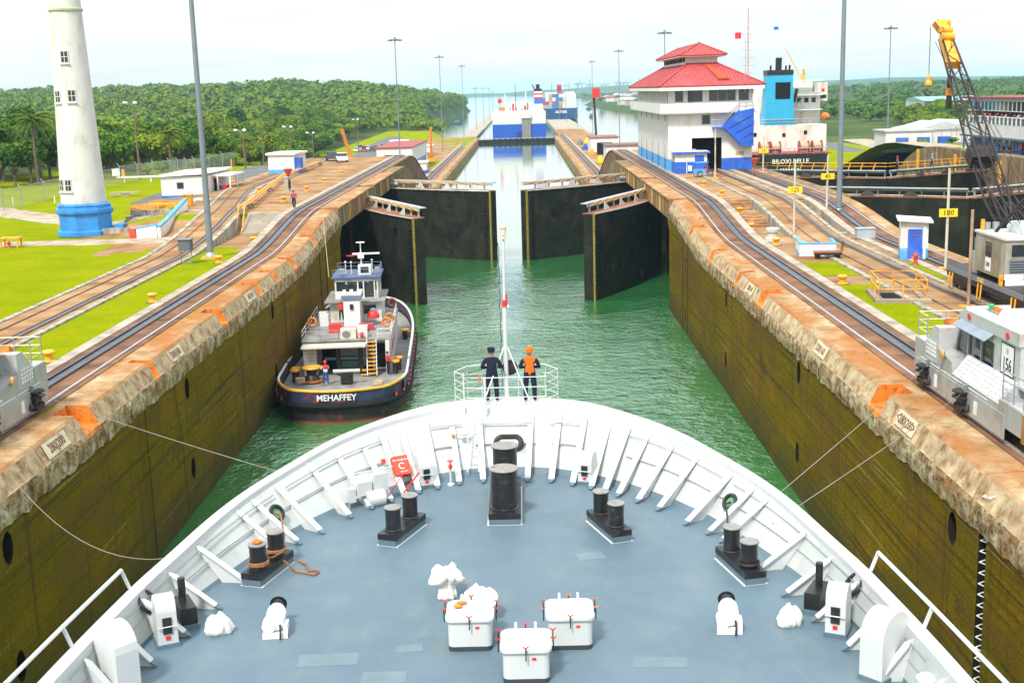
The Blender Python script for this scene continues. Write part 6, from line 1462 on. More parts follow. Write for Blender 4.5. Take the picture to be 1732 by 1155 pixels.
for x, y in ((3.9, A+1.5), (3.7, A+0.2), (-3.75, A-1.8), (-3.75, A-1.0), (4.0, A+13)):
    w = empty("mooring_bitt", (x, y, D), 0, tug); MB().cyl((0, 0, 0), (0, 0, 0.85), 0.22, n=10).build("post", black_metal, w, True); MB().lathe([(0.36, 0.85), (0.36, 0.97), (0.02, 0.99)], 12).build("cap", yellow_orange, w, True)
part("yellow_step", yellow_orange, (1.15, 1.5, A-0.2, A+0.2, D+0.3, D+0.36), (1.05, 1.55, A-0.4, A-0.2, D+0.02, D+0.08))
# boat deck: rails, boxes, fan unit, funnel, red lockers
BD = D+2.66
def rail_run(pts, h=1.0, m=None, n=2, par=None):
    m = m or tug_white
    for k in range(n): MB().tube([(x, y, z+h*(k+1)/n) for x, y, z in pts], 0.03, 5).build("rail", m, par or tug)
    for x, y, z in pts: MB().cyl((x, y, z), (x, y, z+h), 0.03, n=5).build("rail_post", m, par or tug)
rail_run([(-3.4, A+0.7, BD), (-2.0, A+0.7, BD), (-0.6, A+0.7, BD)], 1.0, mast_grey)
rail_run([(3.4, A+0.7, BD), (2.4, A+0.7, BD)], 1.0)
for sg in (-1, 1): rail_run([(sg*3.4, y, BD) for y in (A+0.7, A+3, A+5.3, A+7.6, A+10, A+12.4)], 1.0)
part("fan_unit", M("fan_cream", (0.62, 0.60, 0.52), 0.5), (-0.45, 0.75, A+0.8, A+1.6, BD, BD+1.05)); MB().cyl((0.0, A+0.795, BD+0.55), (0.0, A+0.72, BD+0.55), 0.32, n=16).build("fan_grille", M("grille", (0.18, 0.2, 0.18), 0.6), tug, True)
part("white_box", tug_white, (0.85, 1.6, A+1.1, A+2.0, BD, BD+1.2)); MB().lathe([(0.12, 0), (0.12, 0.5), (0.22, 0.55), (0.15, 0.75), (0.02, 0.8)], 10, (1.2, A+0.75, BD-0.1)).build("deck_hydrant", red, tug, True)
part("red_locker", M("locker_red", (0.55, 0.05, 0.04), 0.55), (-1.6, -0.6, A+3.4, A+4.3, BD, BD+0.95)); part("red_hatch", M("hatch_red", (0.42, 0.05, 0.05), 0.6), (-0.5, 1.5, A+2.6, A+4.6, BD, BD+0.35), (0.7, 1.9, A+4.0, A+4.8, BD, BD+0.7))
mb = MB(); mb.loft([[(0.25-0.75, A+5.0, BD), (0.25+0.55, A+5.0, BD), (0.25+0.55, A+7.6, BD), (0.25-0.75, A+7.6, BD)], [(0.25-0.75, A+5.3, BD+3.2), (0.25+0.55, A+5.3, BD+3.2), (0.25+0.55, A+7.3, BD+3.2), (0.25-0.75, A+7.3, BD+3.2)]], closed=True, caps=True); fix(mb.build("funnel", tug_white, tug))
part("funnel_band", M("band_grey", (0.12, 0.18, 0.26), 0.5), (-0.65, 0.95, A+5.2, A+7.4, BD+3.21, BD+3.7)); part("funnel_mark", black_metal, (0.02, 0.28, A+5.05, A+5.2, BD+2.2, BD+2.75))
part("funnel_top", tug_white, (-0.65, 0.95, A+5.2, A+7.4, BD+3.71, BD+3.95))
for x in (-0.2, 0.4): MB().cyl((x, A+6.3, BD+3.95), (x, A+6.2, BD+4.8), 0.16, n=10).build("exhaust", [black_metal, RUSTM][0] if x < 0 else black_metal, tug, True) if False else MB().cyl((x, A+6.3, BD+3.95), (x, A+6.2, BD+4.8), 0.16, n=10).build("exhaust", black_metal, tug, True)
for x, y, z in ((-3.0, A+4.6, BD), (3.0, A+3.4, BD), (3.2, A+4.3, BD+0.2), (3.0, A+12.8, BD)): MB().tube([(x+0.32*math.cos(a), y, z+0.75+0.32*math.sin(a)) for a in lin(0, 2*PI, 14)[:-1]], 0.10, 6, closed=True).build("life_ring", orange, tug, True)
part("vent_box", tug_white, (-2.6, -1.9, A+6.5, A+7.3, BD, BD+1.3), (-2.9, -2.2, A+8.6, A+9.2, BD, BD+1.1), (1.9, 2.5, A+9.5, A+10.5, BD, BD+0.8))
# wheelhouse
WX0, WX1, WY0, WY1 = -0.2, 2.35, A+8.2, A+12.4
part("bridge_house", tug_white, (-1.9, 2.35, WY0, 21.6, BD, BD+2.3)); part("bridge_deck", tug_deck, (-2.3, 2.7, WY0-0.5, 22.0, BD+2.31, BD+2.45))
WZ = BD+2.45
part("wheelhouse", tug_white, (-1.5, 2.1, WY0+1.0, WY1+1.2, WZ, WZ+0.9), (-1.5, 2.1, WY0+1.0, WY1+1.2, WZ+2.0, WZ+2.35)); part("wheelhouse_glass", dark_glass, (-1.4, 2.0, WY0+1.1, WY1+1.1, WZ+0.901, WZ+1.999))
for x in (-1.5, -0.6, 0.35, 1.2, 1.98):
    for y in (WY0+1.0, WY1+1.08): part("window_post", tug_white, (x, x+0.12, y, y+0.12, WZ+0.901, WZ+1.999))
for y in lin(WY0+1.9, WY1, 4):
    for x in (-1.5, 1.98): part("window_post", tug_white, (x, x+0.12, y, y+0.12, WZ+0.901, WZ+1.999))
part("wheelhouse_roof", M("roof_blue", (0.05, 0.09, 0.20), 0.5), (-1.75, 2.35, WY0+0.8, WY1+1.5, WZ+2.351, WZ+2.52))
part("aft_door", dark_glass, (0.95, 1.75, WY0+0.93, WY0+0.998, WZ+0.2, WZ+1.9)); part("aft_window", dark_glass, (0.9, 1.9, WY0-0.06, WY0-0.003, BD+0.9, BD+1.9)); part("door_frame", tug_white, (0.85, 0.949, WY0+0.9, WY0+0.995, WZ, WZ+2.0), (1.751, 1.85, WY0+0.9, WY0+0.995, WZ, WZ+2.0))
RZ = WZ+2.52
rail_run([(-1.6, WY0+1.0, RZ), (0.3, WY0+1.0, RZ), (2.2, WY0+1.0, RZ), (2.2, WY1+1.2, RZ), (-1.6, WY1+1.2, RZ)], 0.9, mast_grey)
part("roof_box", tug_white, (0.4, 1.5, WY0+2.2, WY0+3.2, RZ, RZ+1.1)); part("roof_box_glass", dark_glass, (0.62, 1.28, WY0+2.16, WY0+2.199, RZ+0.25, RZ+0.95))
part("searchlight", steel, (-1.2, -0.7, WY0+1.9, WY0+2.4, RZ+0.3, RZ+0.8), (1.8, 2.2, WY0+2.4, WY0+2.8, RZ+0.3, RZ+0.8))
MB().cyl((0.6, WY0+3.6, RZ), (0.6, WY0+3.6, RZ+2.6), 0.10, 0.06, 8).build("mast", tug_white, tug, True); MB().cyl((0.6, WY0+3.6, RZ+2.6), (0.6, WY0+3.6, RZ+3.6), 0.05, 0.04, 6).build("top_mast", tug_white, tug)
part("radar_bar", white, (-0.1, 2.2, WY0+3.4, WY0+3.55, RZ+2.2, RZ+2.38)); part("radar_base", white, (0.35, 0.85, WY0+3.3, WY0+3.8, RZ+1.75, RZ+2.15)); part("mast_yard", red, (-0.6, 0.5, WY0+3.5, WY0+3.65, RZ+2.0, RZ+2.12))
MB().tube([(0.6+0.35*math.cos(a), WY0+3.6+0.35*math.sin(a), RZ+3.6) for a in lin(0, 2*PI, 14)[:-1]], 0.04, 5, closed=True).build("loop_antenna", white, tug)
for x, y in ((-0.7, WY0+3.0), (1.5, WY0+3.8), (-0.2, WY0+2.7)): MB().cyl((x, y, RZ), (x, y, RZ+1.4), 0.03, n=5).ell((x, y, RZ+1.45), 0.1, 0.1, 0.1, 8, 5).build("antenna", white, tug)
MB().lathe([(0.5, 0), (0.5, 0.3), (0.35, 0.75), (0.05, 0.95)], 14, (1.75, A+6.6, BD+0.8)).build("parasol_cover", red, tug, True); MB().lathe([(0.3, 0), (0.25, 0.25), (0.02, 0.4)], 12, (1.75, A+6.8, BD+1.5)).build("parasol_cap", M("teal_cloth", (0.03, 0.25, 0.40), 0.7), tug, True)
MB().tube([(3.3*math.cos(a)*0.1+4.0, A+14+0.5*math.sin(a)+k*0.02, D+0.35+0.06*k) for k in range(4) for a in lin(0, 2*PI, 10)], 0.09, 5).build("rope_heap", rope, tug)
for k in range(14): part("frame_rib", tug_white, (3.31, 3.36, A+0.5+k*1.0, A+0.6+k*1.0, D, D+2.4))
for k in range(5): MB().obox((3.34, A+1.2+k*1.7, D+1.4), (0.06, 0.5, 0.9)).build("side_board", red if k % 2 == 0 else M("board_pink", (0.5, 0.2, 0.2), 0.6), tug)
part("foredeck_winch", black_metal, (-1.0, 1.0, 27.0, 28.4, tz(27), tz(27)+1.0))
for ch in tug.children_recursive:
    if ch.type == 'MESH' and ch.name.split('.')[0] not in ('life_ring',):
        for v in ch.data.vertices:
            if v.co.z > BD: v.co.z = BD + (v.co.z-BD)*0.72
SQ = lambda z: BD + (z-BD)*0.72
# ropes on the after deck (lie loose: own things), crew
def toworld(p, o=tug):
    a = o.rotation_euler.z; return (o.location.x + p[0]*math.cos(a)-p[1]*math.sin(a), o.location.y + p[0]*math.sin(a)+p[1]*math.cos(a), p[2])
random.seed(4)
tag(MB().tube([toworld((-1.6+k*0.09+0.25*math.sin(k*1.3), 1.7+0.45*math.sin(k*0.9)+0.25*math.cos(k*2.1), 1.42+0.05*(k % 3))) for k in range(44)], 0.07, 5).build("rope_pile", rope), "tangled pale rope lying along the tug's stern deck", "rope")
tag(MB().tube([toworld((2.6+0.35*math.cos(k*0.9), 4.3+0.3*math.sin(k*0.9)+k*0.01, 1.42+0.01*k)) for k in range(26)], 0.06, 5).build("rope_coil", rope), "coiled pale rope on deck below the tug's orange ladder", "rope")
tag(MB().tube([toworld((-3.3+0.35*math.cos(k*0.8), 5.6+0.3*math.sin(k*0.8), 1.42+0.02*k)) for k in range(24)], 0.06, 5).build("rope_coil", rope), "coiled pale rope beside the tug's orange capstan", "rope")
person("deckhand in red hard hat and vest leaning by the tug's capstan", toworld((-1.35, A-2.9, D)), rad(25), {"skin": skin, "shirt": white_cloth, "vest": red_cloth, "sleeve": white_cloth, "fore": skin, "trousers": jean, "shoe": black}, ("helmet", red), "reach")
person("deckhand in red shirt standing at the tug's side bulwark", toworld((3.15, A-0.1, D)), rad(-70), {"skin": skin, "shirt": red_cloth, "vest": red_cloth, "sleeve": red_cloth, "fore": skin, "trousers": navy, "shoe": black}, None, "reach")
person("crewman in red vest seated on the tug's upper deck by the wheelhouse", toworld((-0.9, WY0-0.9, BD+0.3)), PI, {"skin": skin, "shirt": red_cloth, "vest": red_cloth, "sleeve": red_cloth, "fore": skin, "trousers": navy, "shoe": black}, ("hat", red), "stand", 0.9, hands=False)
tag(MB().cyl((-17.3, 118.5, 11.2), toworld((-2.0, WY0+1.5, SQ(RZ))), 0.03, n=5).build("mooring_line", rope), "pale mooring line from the wall top down to the tug", "rope")

# ------------------------------------------------------------------ towing locomotives
def loco(label, x, y, mirror, number, operator=True):
    """local: x across (towards the chamber = -x for the right-hand engine), y along, front at y=+L/2"""
    t = thing("towing_locomotive", label, "locomotive", (x, y, 9.76)); s = -1 if mirror else 1
    def bx(nm, m, x0, x1, y0, y1, z0, z1, par=None): return MB().box(min(s*x0, s*x1), max(s*x0, s*x1), y0, y1, z0, z1).build(nm, m, par or t)
    def P3(p): return (s*p[0], p[1], p[2])
    def pr(nm, m, poly, vec, par=None): return fix(MB().prism([P3(p) for p in poly], (s*vec[0], vec[1], vec[2])).build(nm, m, par or t))
    Lh = 5.2
    # underframe and bogies
    bx("underframe", loco_silver, -1.25, 1.25, -Lh, Lh, 0.55, 1.25)
    bx("apron", loco_silver, -1.30, -1.255, -Lh+0.2, Lh-0.3, 0.12, 1.0)
    for yc in (-3.2, 3.2):
        b = empty("bogie", (0, yc, 0), 0, t); bx("bogie_frame", black_metal, -1.1, 1.1, -0.9, 0.9, 0.25, 0.52, b)
        for dy in (-0.55, 0.55):
            for xx in (-0.78, 0.78): MB().cyl(P3((xx-0.07, dy, 0.40)), P3((xx+0.07, dy, 0.40)), 0.36, n=16).build("wheel", black_metal, b, True)
    # front bonnet: low deck, rail, sloping louvred hood
    bx("front_box", loco_silver, -1.25, 1.25, 3.9, Lh, 1.251, 1.85); bx("front_deck", loco_panel, -1.2, 1.2, 3.9, Lh-0.05, 1.851, 1.88)
    pr("front_hood", loco_panel, [(-1.22, 2.3, 1.251), (-1.22, 3.88, 1.251), (-1.22, 3.88, 1.95), (-1.22, 2.9, 2.75), (-1.22, 2.3, 2.75)], (2.44, 0, 0))
    for k in range(5):
        for q in range(4): pr("louvre", white, [(-1.235, 2.55+k*0.26, 1.45+q*0.17), (-1.235, 2.72+k*0.26, 1.45+q*0.17), (-1.235, 2.72+k*0.26, 1.55+q*0.17), (-1.235, 2.55+k*0.26, 1.55+q*0.17)], (-0.02, 0, 0))
    for k in range(4):
        for q in range(4):
            a = Vector((-0.9+k*0.48, 3.83-q*0.22, 2.02+q*0.18)); pr("hood_slot", loco_silver, [a, a+Vector((0.34, 0, 0)), a+Vector((0.34, -0.10, 0.082)), a+Vector((0, -0.10, 0.082))], (0, 0.02, 0.025))
    # cab: long, set back from the chamber side
    CI = -0.55
    pr("cab_lower", loco_silver, [(CI, -4.3, 1.251), (CI, 2.29, 1.251), (CI, 2.29, 1.85), (CI, -4.3, 1.85)], (1.8, 0, 0))
    pr("side_shelf", loco_silver, [(-1.25, 0.6, 1.251), (-1.25, 2.28, 1.251), (-1.25, 2.28, 1.9), (-1.25, 0.6, 1.7)], (0.69, 0, 0))
    pr("cab_glass", dark_glass, [(CI+0.08, -1.9, 1.851), (CI+0.08, 2.2, 1.851), (CI+0.08, 1.75, 3.15), (CI+0.08, -1.9, 3.15)], (1.62, 0, 0))
    pr("cab_rear", loco_panel, [(CI, -4.3, 1.851), (CI, -1.92, 1.851), (CI, -1.92, 3.3), (CI, -4.3, 3.3)], (1.8, 0, 0))
    pr("cab_roof", loco_panel, [(CI-0.08, -4.35, 3.301), (CI-0.08, 1.6, 3.301), (CI-0.08, 1.8, 3.36), (CI-0.08, 1.0, 3.72), (CI-0.08, -4.35, 3.78)], (1.96, 0, 0))
    pr("window_rail", loco_panel, [(CI-0.02, -1.9, 2.95), (CI-0.02, 1.85, 2.95), (CI-0.02, 1.8, 3.3), (CI-0.02, -1.9, 3.3)], (0.09, 0, 0))
    for yy, xx in ((2.27, CI+0.05), (0.9, CI+0.05), (-0.5, CI+0.05), (-1.85, CI+0.05), (2.27, 1.2), (2.27, 0.3), (2.27, 0.75)): MB().bar(P3((xx, yy, 1.85)), P3((xx, yy-0.42 if yy > 2 else yy, 3.28)), 0.09).build("window_post", loco_silver, t)
    pr("skylight_frame", loco_panel, [(CI, 1.15, 3.70), (CI, 2.15, 3.12), (CI, 2.22, 3.24), (CI, 1.22, 3.82)], (1.75, 0, 0))
    for xx in (CI+0.15, CI+0.95): pr("skylight_glass", dark_glass, [(xx, 1.29, 3.81), (xx, 2.12, 3.33), (xx, 2.14, 3.35), (xx, 1.31, 3.83)], (0.65, 0, 0))
    pr("sun_visor", M("visor_blue", (0.22, 0.27, 0.33), 0.5), [(CI-0.05, -1.9, 3.28), (CI-0.05, 1.55, 3.28), (CI-0.42, 1.55, 3.02), (CI-0.42, -1.9, 3.02)], (0, 0, 0.03))
    bx("console", black, CI+0.09, CI+0.5, -0.9, 0.9, 1.852, 2.15)
    # number plate
    PX = CI-0.002
    bx("number_plate", white, PX-0.015, PX, -3.75, -2.6, 2.05, 3.15)
    if s > 0:
        put_text(number, 0.66, sign_black, (PX-0.02, -3.17, 2.40), (0, -1, 0), (0, 0, 1), t, sx=0.85, bold=0.01); put_text("*", 0.6, M("plate_grey", (0.3, 0.3, 0.3), 0.6), (PX-0.02, -3.17, 2.80), (0, -1, 0), (0, 0, 1), t)
        for a, b, c, d in ((-3.79, -2.56, 2.01, 2.06), (-3.79, -2.56, 3.14, 3.19)): bx("plate_border", sign_black, PX-0.019, PX-0.001, a, b, c, d)
        for a, b in ((-3.80, -3.75), (-2.60, -2.55)): bx("plate_border", sign_black, PX-0.019, PX-0.001, a, b, 2.06, 3.14)
    # roof gear: lamps and air conditioner
    for k, m in enumerate((M("lamp_green", (0.02, 0.35, 0.12), 0.3), orange, orange)): MB().lathe([(0.10, 0), (0.12, 0.2), (0.05, 0.24)], 10, P3((0.2, 0.6-k*0.5, 3.76))).build("signal_lamp", m, t, True)
    bx("lamp_bar", steel, 0.1, 0.3, -0.7, 0.9, 3.76, 3.785)
    mb = MB(); mb.loft([[P3((0.35+xx*w, -2.2+yy*l*1.25, z)) for xx, yy in ((-1, -1), (1, -1), (1, 1), (-1, 1))] for w, l, z in ((0.55, 0.68, 3.76), (0.58, 0.72, 3.95), (0.52, 0.60, 4.15), (0.35, 0.40, 4.22))], closed=True, caps=True); fix(mb.build("air_conditioner", white, t, True))
    for yy in (0.6, -3.3): MB().cyl(P3((-0.63, yy, 3.52)), P3((-0.68, yy, 3.52)), 0.12, n=12).build("marker_lamp", red, t)
    MB().ell(P3((-1.36, 1.35, 1.85)), 0.10, 0.14, 0.2, 8, 6).build("head_lamp", M("amber_lamp", (0.6, 0.30, 0.08), 0.3), t, True)
    pr("red_cover", orange, [(-0.7, 2.9, 2.76), (0.2, 2.9, 2.76), (0.2, 3.3, 2.6), (-0.7, 3.3, 2.6)], (0, 0.05, 0.25))
    # sloping side hood below the cab windows, rear deck
    pr("side_hood", loco_panel, [(-1.24, 0.58, 1.251), (-0.62, 0.58, 2.0), (-0.56, 0.58, 2.0), (-0.56, 0.58, 1.251)], (0, -4.88, 0))
    for k in range(10):
        for q in range(5):
            a = Vector((-1.20+q*0.115, 0.35-k*0.47, 1.315+q*0.14)); pr("louvre", white, [a, a+Vector((0, -0.30, 0)), a+Vector((0.058, -0.30, 0.07)), a+Vector((0.058, 0, 0.07))], (-0.02, 0, 0.02))
    pr("rear_top", M("rear_roof", (0.42, 0.50, 0.56), 0.4, 0.3), [(-0.6, -4.32, 1.86), (-0.6, -5.0, 1.86), (1.2, -5.0, 1.86), (1.2, -4.32, 1.86)], (0, 0, 0.06))
    bx("rear_frame", loco_silver, -1.25, 1.25, -6.4, -Lh-0.002, 0.55, 1.25)
    bx("rear_box", loco_silver, -1.25, 1.25, -6.4, -4.31, 1.251, 1.45); bx("rear_deck", loco_panel, -1.2, 1.2, -6.35, -5.02, 1.451, 1.48)
    pr("buffer_nose", M("nose_gold", (0.45, 0.22, 0.06), 0.5, 0.2, dirt=RUST, dirt_amt=0.5), [(-1.25, -6.402, 0.4), (1.25, -6.402, 0.4), (1.25, -6.402, 1.4), (-1.25, -6.402, 1.4)], (0, -0.25, 0))
    MB().ell(P3((-1.0, Lh+0.1, 0.9)), 0.12, 0.2, 0.22, 8, 6).build("coupler", yellow_orange, t, True); MB().box(-0.3, 0.3, Lh+0.002, Lh+0.35, 0.6, 0.95).build("coupler", yellow_orange, t)
    for k in range(2):                                       # cable windlasses on the chamber side
        yc = 3.5 if k == 0 else -1.0; w = empty("windlass", P3((-1.32, yc, 0.80)), 0, t)
        MB().lathe([(0.42, -0.12), (0.42, -0.06), (0.28, -0.02), (0.28, 0.06), (0.42, 0.10), (0.42, 0.15)], 18).build("drum", black_metal, w, True)
        MB().box(-0.15, 0.15, -0.35, 0.35, -0.5, -0.12).build("bracket", black_metal, w); MB().tube([P3((0.0, -0.5, -0.3)), P3((-0.1, -0.7, -0.45)), P3((-0.05, -0.4, -0.6)), P3((-0.12, 0.2, -0.5))], 0.08, 6).build("hose", black, w)
        for q in range(3): MB().cyl((0.0, -0.3+q*0.3, -0.52), (-s*0.22, -0.3+q*0.3, -0.52), 0.14, n=10).build("roller", black_metal, w, True)
        MB().cyl((0, -0.25, 0.15), (0, -0.25, 0.4), 0.08, n=8).build("guide", mast_grey, w)
        bx("apron_louvre", white, -1.32, -1.302, yc-1.4, yc-1.1, 0.3, 0.8)
    for z in (0.35, 0.7, 1.05):
        MB().tube([P3(p) for p in ((-1.15, 3.95, 1.88+z), (-1.15, Lh-0.1, 1.88+z), (1.15, Lh-0.1, 1.88+z), (1.15, 3.95, 1.88+z))], 0.028, 5).build("front_rail", M("rail_cream", (0.55, 0.54, 0.42), 0.5), t)
        MB().tube([P3(p) for p in ((-1.15, -4.4, 1.48+z), (-1.15, -6.3, 1.48+z), (1.15, -6.3, 1.48+z))], 0.028, 5).build("rear_rail", steel, t)
    for px, py, z in ((-1.15, 3.95, 1.88), (-1.15, Lh-0.1, 1.88), (1.15, Lh-0.1, 1.88), (0, Lh-0.1, 1.88), (1.15, 3.95, 1.88), (-1.15, -4.4, 1.48), (-1.15, -5.4, 1.48), (-1.15, -6.3, 1.48)): MB().cyl(P3((px, py, z)), P3((px, py, z+1.05)), 0.03, n=5).build("rail_post", steel, t)
    bx("seat", black, -0.6, 0.1, -6.1, -5.5, 1.481, 1.95)
    MB().ell(P3((-0.4, Lh-0.5, 2.1)), 0.3, 0.25, 0.16, 10, 6).build("sand_cap", yellow_orange, t, True)
    for k in range(3): bx("belt_line", white, -1.268, -1.252, -3.2+k*2.6, -0.8+k*2.6, 1.10, 1.13)
    return t
RL = loco("silver towing locomotive 156 with louvred hoods on the right tow track", 20.05, 47.2, False, "156")
LL = loco("silver towing locomotive on the left tow track with its rear out of view", -20.05, 46.6, True, "154")
person("locomotive man in blue shirt and white hat resting his chin on his hand", (19.55, 41.55, 10.80), rad(95), {"skin": skin, "shirt": M("bright_blue_cloth", (0.03, 0.20, 0.62), 0.8), "vest": M("bright_blue_cloth", (0.03, 0.2, 0.62), 0.8), "sleeve": M("bright_blue_cloth", (0.03, 0.2, 0.62), 0.8), "fore": skin, "trousers": navy, "shoe": black}, ("hat", white_cloth), "chin")
# towing cables
def sag(a, b, s, n=16):
    a, b = Vector(a), Vector(b); return [a.lerp(b, k/n) - Vector((0, 0, 4*s*(k/n)*(1-k/n))) for k in range(n+1)]
def cable(label, a, b, s): return tag(MB().tube(sag(a, b, s), 0.014, 5).build("towing_cable", M("cable_steel", (0.34, 0.28, 0.24), 0.5, 0.5)), label, "cable")
cable("taut towing cable from the front windlass of locomotive 156", (18.7, 50.7, 10.6), (7.9, 30.6, 11.6), 0.05)
cable("taut towing cable from the rear windlass of locomotive 156", (18.7, 46.2, 10.6), (8.05, 29.6, 11.6), 0.05)
cable("taut towing cable from the left locomotive to the ship's bow", (-18.7, 50.1, 10.6), (-4.4, 33.5, 11.8), 0.1)
cable("slack sagging cable from the left wall to the ship's bow", (-18.2, 44.5, 9.7), (-6.2, 28.6, 11.6), 1.6)

# ------------------------------------------------------------------ number plates painted on the coping
def coping_plate(txt, d, y, where):
    x = d*16.76; u = Vector((0, -d, 0)); up = Vector((d*0.33, 0, 0.66)).normalized(); c = Vector((x+d*0.19, y, 9.13))
    n = u.cross(up)
    t = thing("distance_plate", "cream distance plate reading %s on the wall coping %s" % (txt.replace("<", "").replace(">", "").replace("|", " "), where), "sign", tuple(c))
    m = face_matrix((0, 0, 0), u, up)
    o = MB().box(-1.15, 1.15, -0.32, 0.32, 0.03, 0.06).build("plate", M("plate_cream", (0.62, 0.55, 0.38), 0.7, dirt=(0.35, 0.22, 0.1), dirt_amt=0.4, dirt_scale=2), t); o.matrix_local = m
    put_text(txt, 0.52, M("plate_brown", (0.13, 0.05, 0.02), 0.7), n*0.065, u, up, t, bold=0.010, sx=0.95)
coping_plate("<280|200>", 1, 47.3, "beside locomotive 156"); coping_plate("320|160", 1, 61.4, "below the railed pit"); coping_plate("300|140", 1, 81.0, "below the low white enclosure")
coping_plate("300|180", -1, 64.7, "opposite a lawn bollard"); coping_plate("340|140", -1, 83.4, "just behind the moored tug"); coping_plate("280|200", -1, 47.3, "beside the left locomotive")
# ------------------------------------------------------------------ light masts
def mast(label, x, y, z, h, r, grp, head=True):
    t = thing("light_mast", label, "light mast", (x, y, z), 0, grp)
    MB().cyl((0, 0, 0.06), (0, 0, h), r, r*0.55, 14).build("shaft", mast_grey, t, True)
    MB().lathe([(r*2.2, 0), (r*2.2, 0.06), (r*1.6, 0.10), (r*1.05, 0.35)], 14, cap=False).build("base_flange", steel, t)
    MB().box(-r*2.6, r*2.6, -r*2.6, r*2.6, -0.3, -0.002).build("footing", yellow_orange if r > 0.2 else concrete_lt, t)
    if head:
        hd = empty("lamp_head", (0, 0, h), 0, t); MB().lathe([(0.15, -0.1), (0.9, 0.0), (0.9, 0.12), (0.3, 0.2), (0.25, 0.5), (0.1, 0.6)], 12).build("ring", mast_grey, hd)
        for k in range(8):
            a = 2*PI*k/8; MB().obox((1.3*math.cos(a), 1.3*math.sin(a), -0.1), (0.6, 0.45, 0.3), a).build("floodlight", mast_grey, hd)
    return t
mast("thick grey light mast on the lawn beside the electrical cabinet", -23.9, 100.9, 9.75, 33, 0.26, "tall grey light masts")
mast("thick grey light mast rising between the second lane tracks", 31.9-0.4, 115.5, 10.5, 33, 0.26, "tall grey light masts")
gm = "slender light masts along the locks"
for x, y, z, top, lab in ((-25, 276, 3.2, 34, "light mast at the corner of the long red-roofed shed"), (-24.4, 418, 2.5, 34, "light mast beside the low far chamber near the blue-banded huts"), (-24, 569, 2.3, 34, "light mast at the left end of the far lock gate"),
    (-23.5, 720, 1.5, 24.4, None), (-23, 850, 1.5, 24.6, None), (-22.5, 990, 1.5, 24.2, None), (-22, 1090, 1.5, 22, None), (34.8, 720, 1.5, 25, None), (32, 820, 1.5, 24.6, None), (29.8, 900, 1.5, 24.6, None),
    (34.1, 279, 3.0, 34, "light mast rising behind the control house roof"), (34.1, 407, 2.3, 34, "light mast on the central wall past the white garage"), (34.2, 559, 2.3, 34, "light mast on the central wall level with the far gate"), (86.5, 288.6, 8.2, 34, "light mast behind the orange-railed second lane gates")):
    mast(lab or "slender light mast on the low approach wall beyond the far gate", x, y, z, top-z, 0.16, gm)
tag(MB().box(-27, -19.5, 552, 1110, -2, 1.19).build("approach_wall", concrete_lt), "low concrete approach wall beyond the left end of the far gate", kind="structure")
tag(MB().box(20.5, 37.5, 600, 920, -2, 1.19).build("approach_wall", concrete_lt), "low concrete approach wall continuing the central wall", kind="structure")
# wooden poles with lamps / wires on the left
def wpole(label, x, y, h, lamp=True, arm=False, grp="wooden lamp poles"):
    z = h_left(x, y); t = thing("wooden_pole", label, "lamp pole", (x, y, z), 0, grp)
    MB().cyl((0, 0, 0), (0, 0, h), 0.16, 0.11, 8).build("pole", pole_wood, t, True)
    if lamp:
        MB().tube([(0, 0, h-0.6), (-0.6, -0.4, h+0.1), (-1.0, -0.6, h+0.2)], 0.05, 5).build("bracket", steel, t); MB().ell((-1.1, -0.65, h+0.15), 0.4, 0.3, 0.2, 8, 6).build("lamp", white, t, True)
        MB().ell((0.3, -0.3, h+0.1), 0.35, 0.3, 0.25, 8, 6).build("lamp", white, t, True)
    if arm: MB().box(-1.1, 1.1, -0.06, 0.06, h-1.0, h-0.88).build("cross_arm", pole_wood, t)
    return t
wpole("tall wooden pole with twin lamps behind the lighthouse", -57.3, 192, 11.6)
wpole("lamp pole by the service road behind the porch hut", -45.5, 213, 6.5); wpole("lamp pole on the grass verge by the guard hut", -46.5, 262, 8.5); wpole("lamp pole with white head halfway along the service road", -48.2, 300, 9.5)
wpole("plain wooden wire pole with cross arm at the edge of the forest", -62, 225, 7, False, True, "wire poles"); wpole("plain wooden wire pole standing among bushes by the road", -50, 250, 8, False, True, "wire poles"); wpole("lamp pole near the far bend of the road", -53, 420, 11)
t = thing("yellow_post", "short yellow marker post between the two white huts", "post", (-39.2, 176, 10.9)); MB().cyl((0, 0, 0), (0, 0, 3.2), 0.1, n=8).build("post", yellow_orange, t, True); MB().box(-0.4, 0.4, -0.4, 0.4, 0, 0.12).build("foot", yellow_orange, t)
t = thing("warning_board", "small white notice board on an orange post by the mesh fence", "sign", (-58.2, 187, 10.3)); MB().box(-0.2, 0.2, -0.2, 0.2, 0, 2.2).build("post", yellow_orange, t); MB().box(-1.7, -0.5, -0.05, 0.05, 1.2, 2.3).build("board", white, t); MB().box(-1.15, -1.05, -0.03, 0.03, 0, 1.2).build("leg", yellow_orange, t)
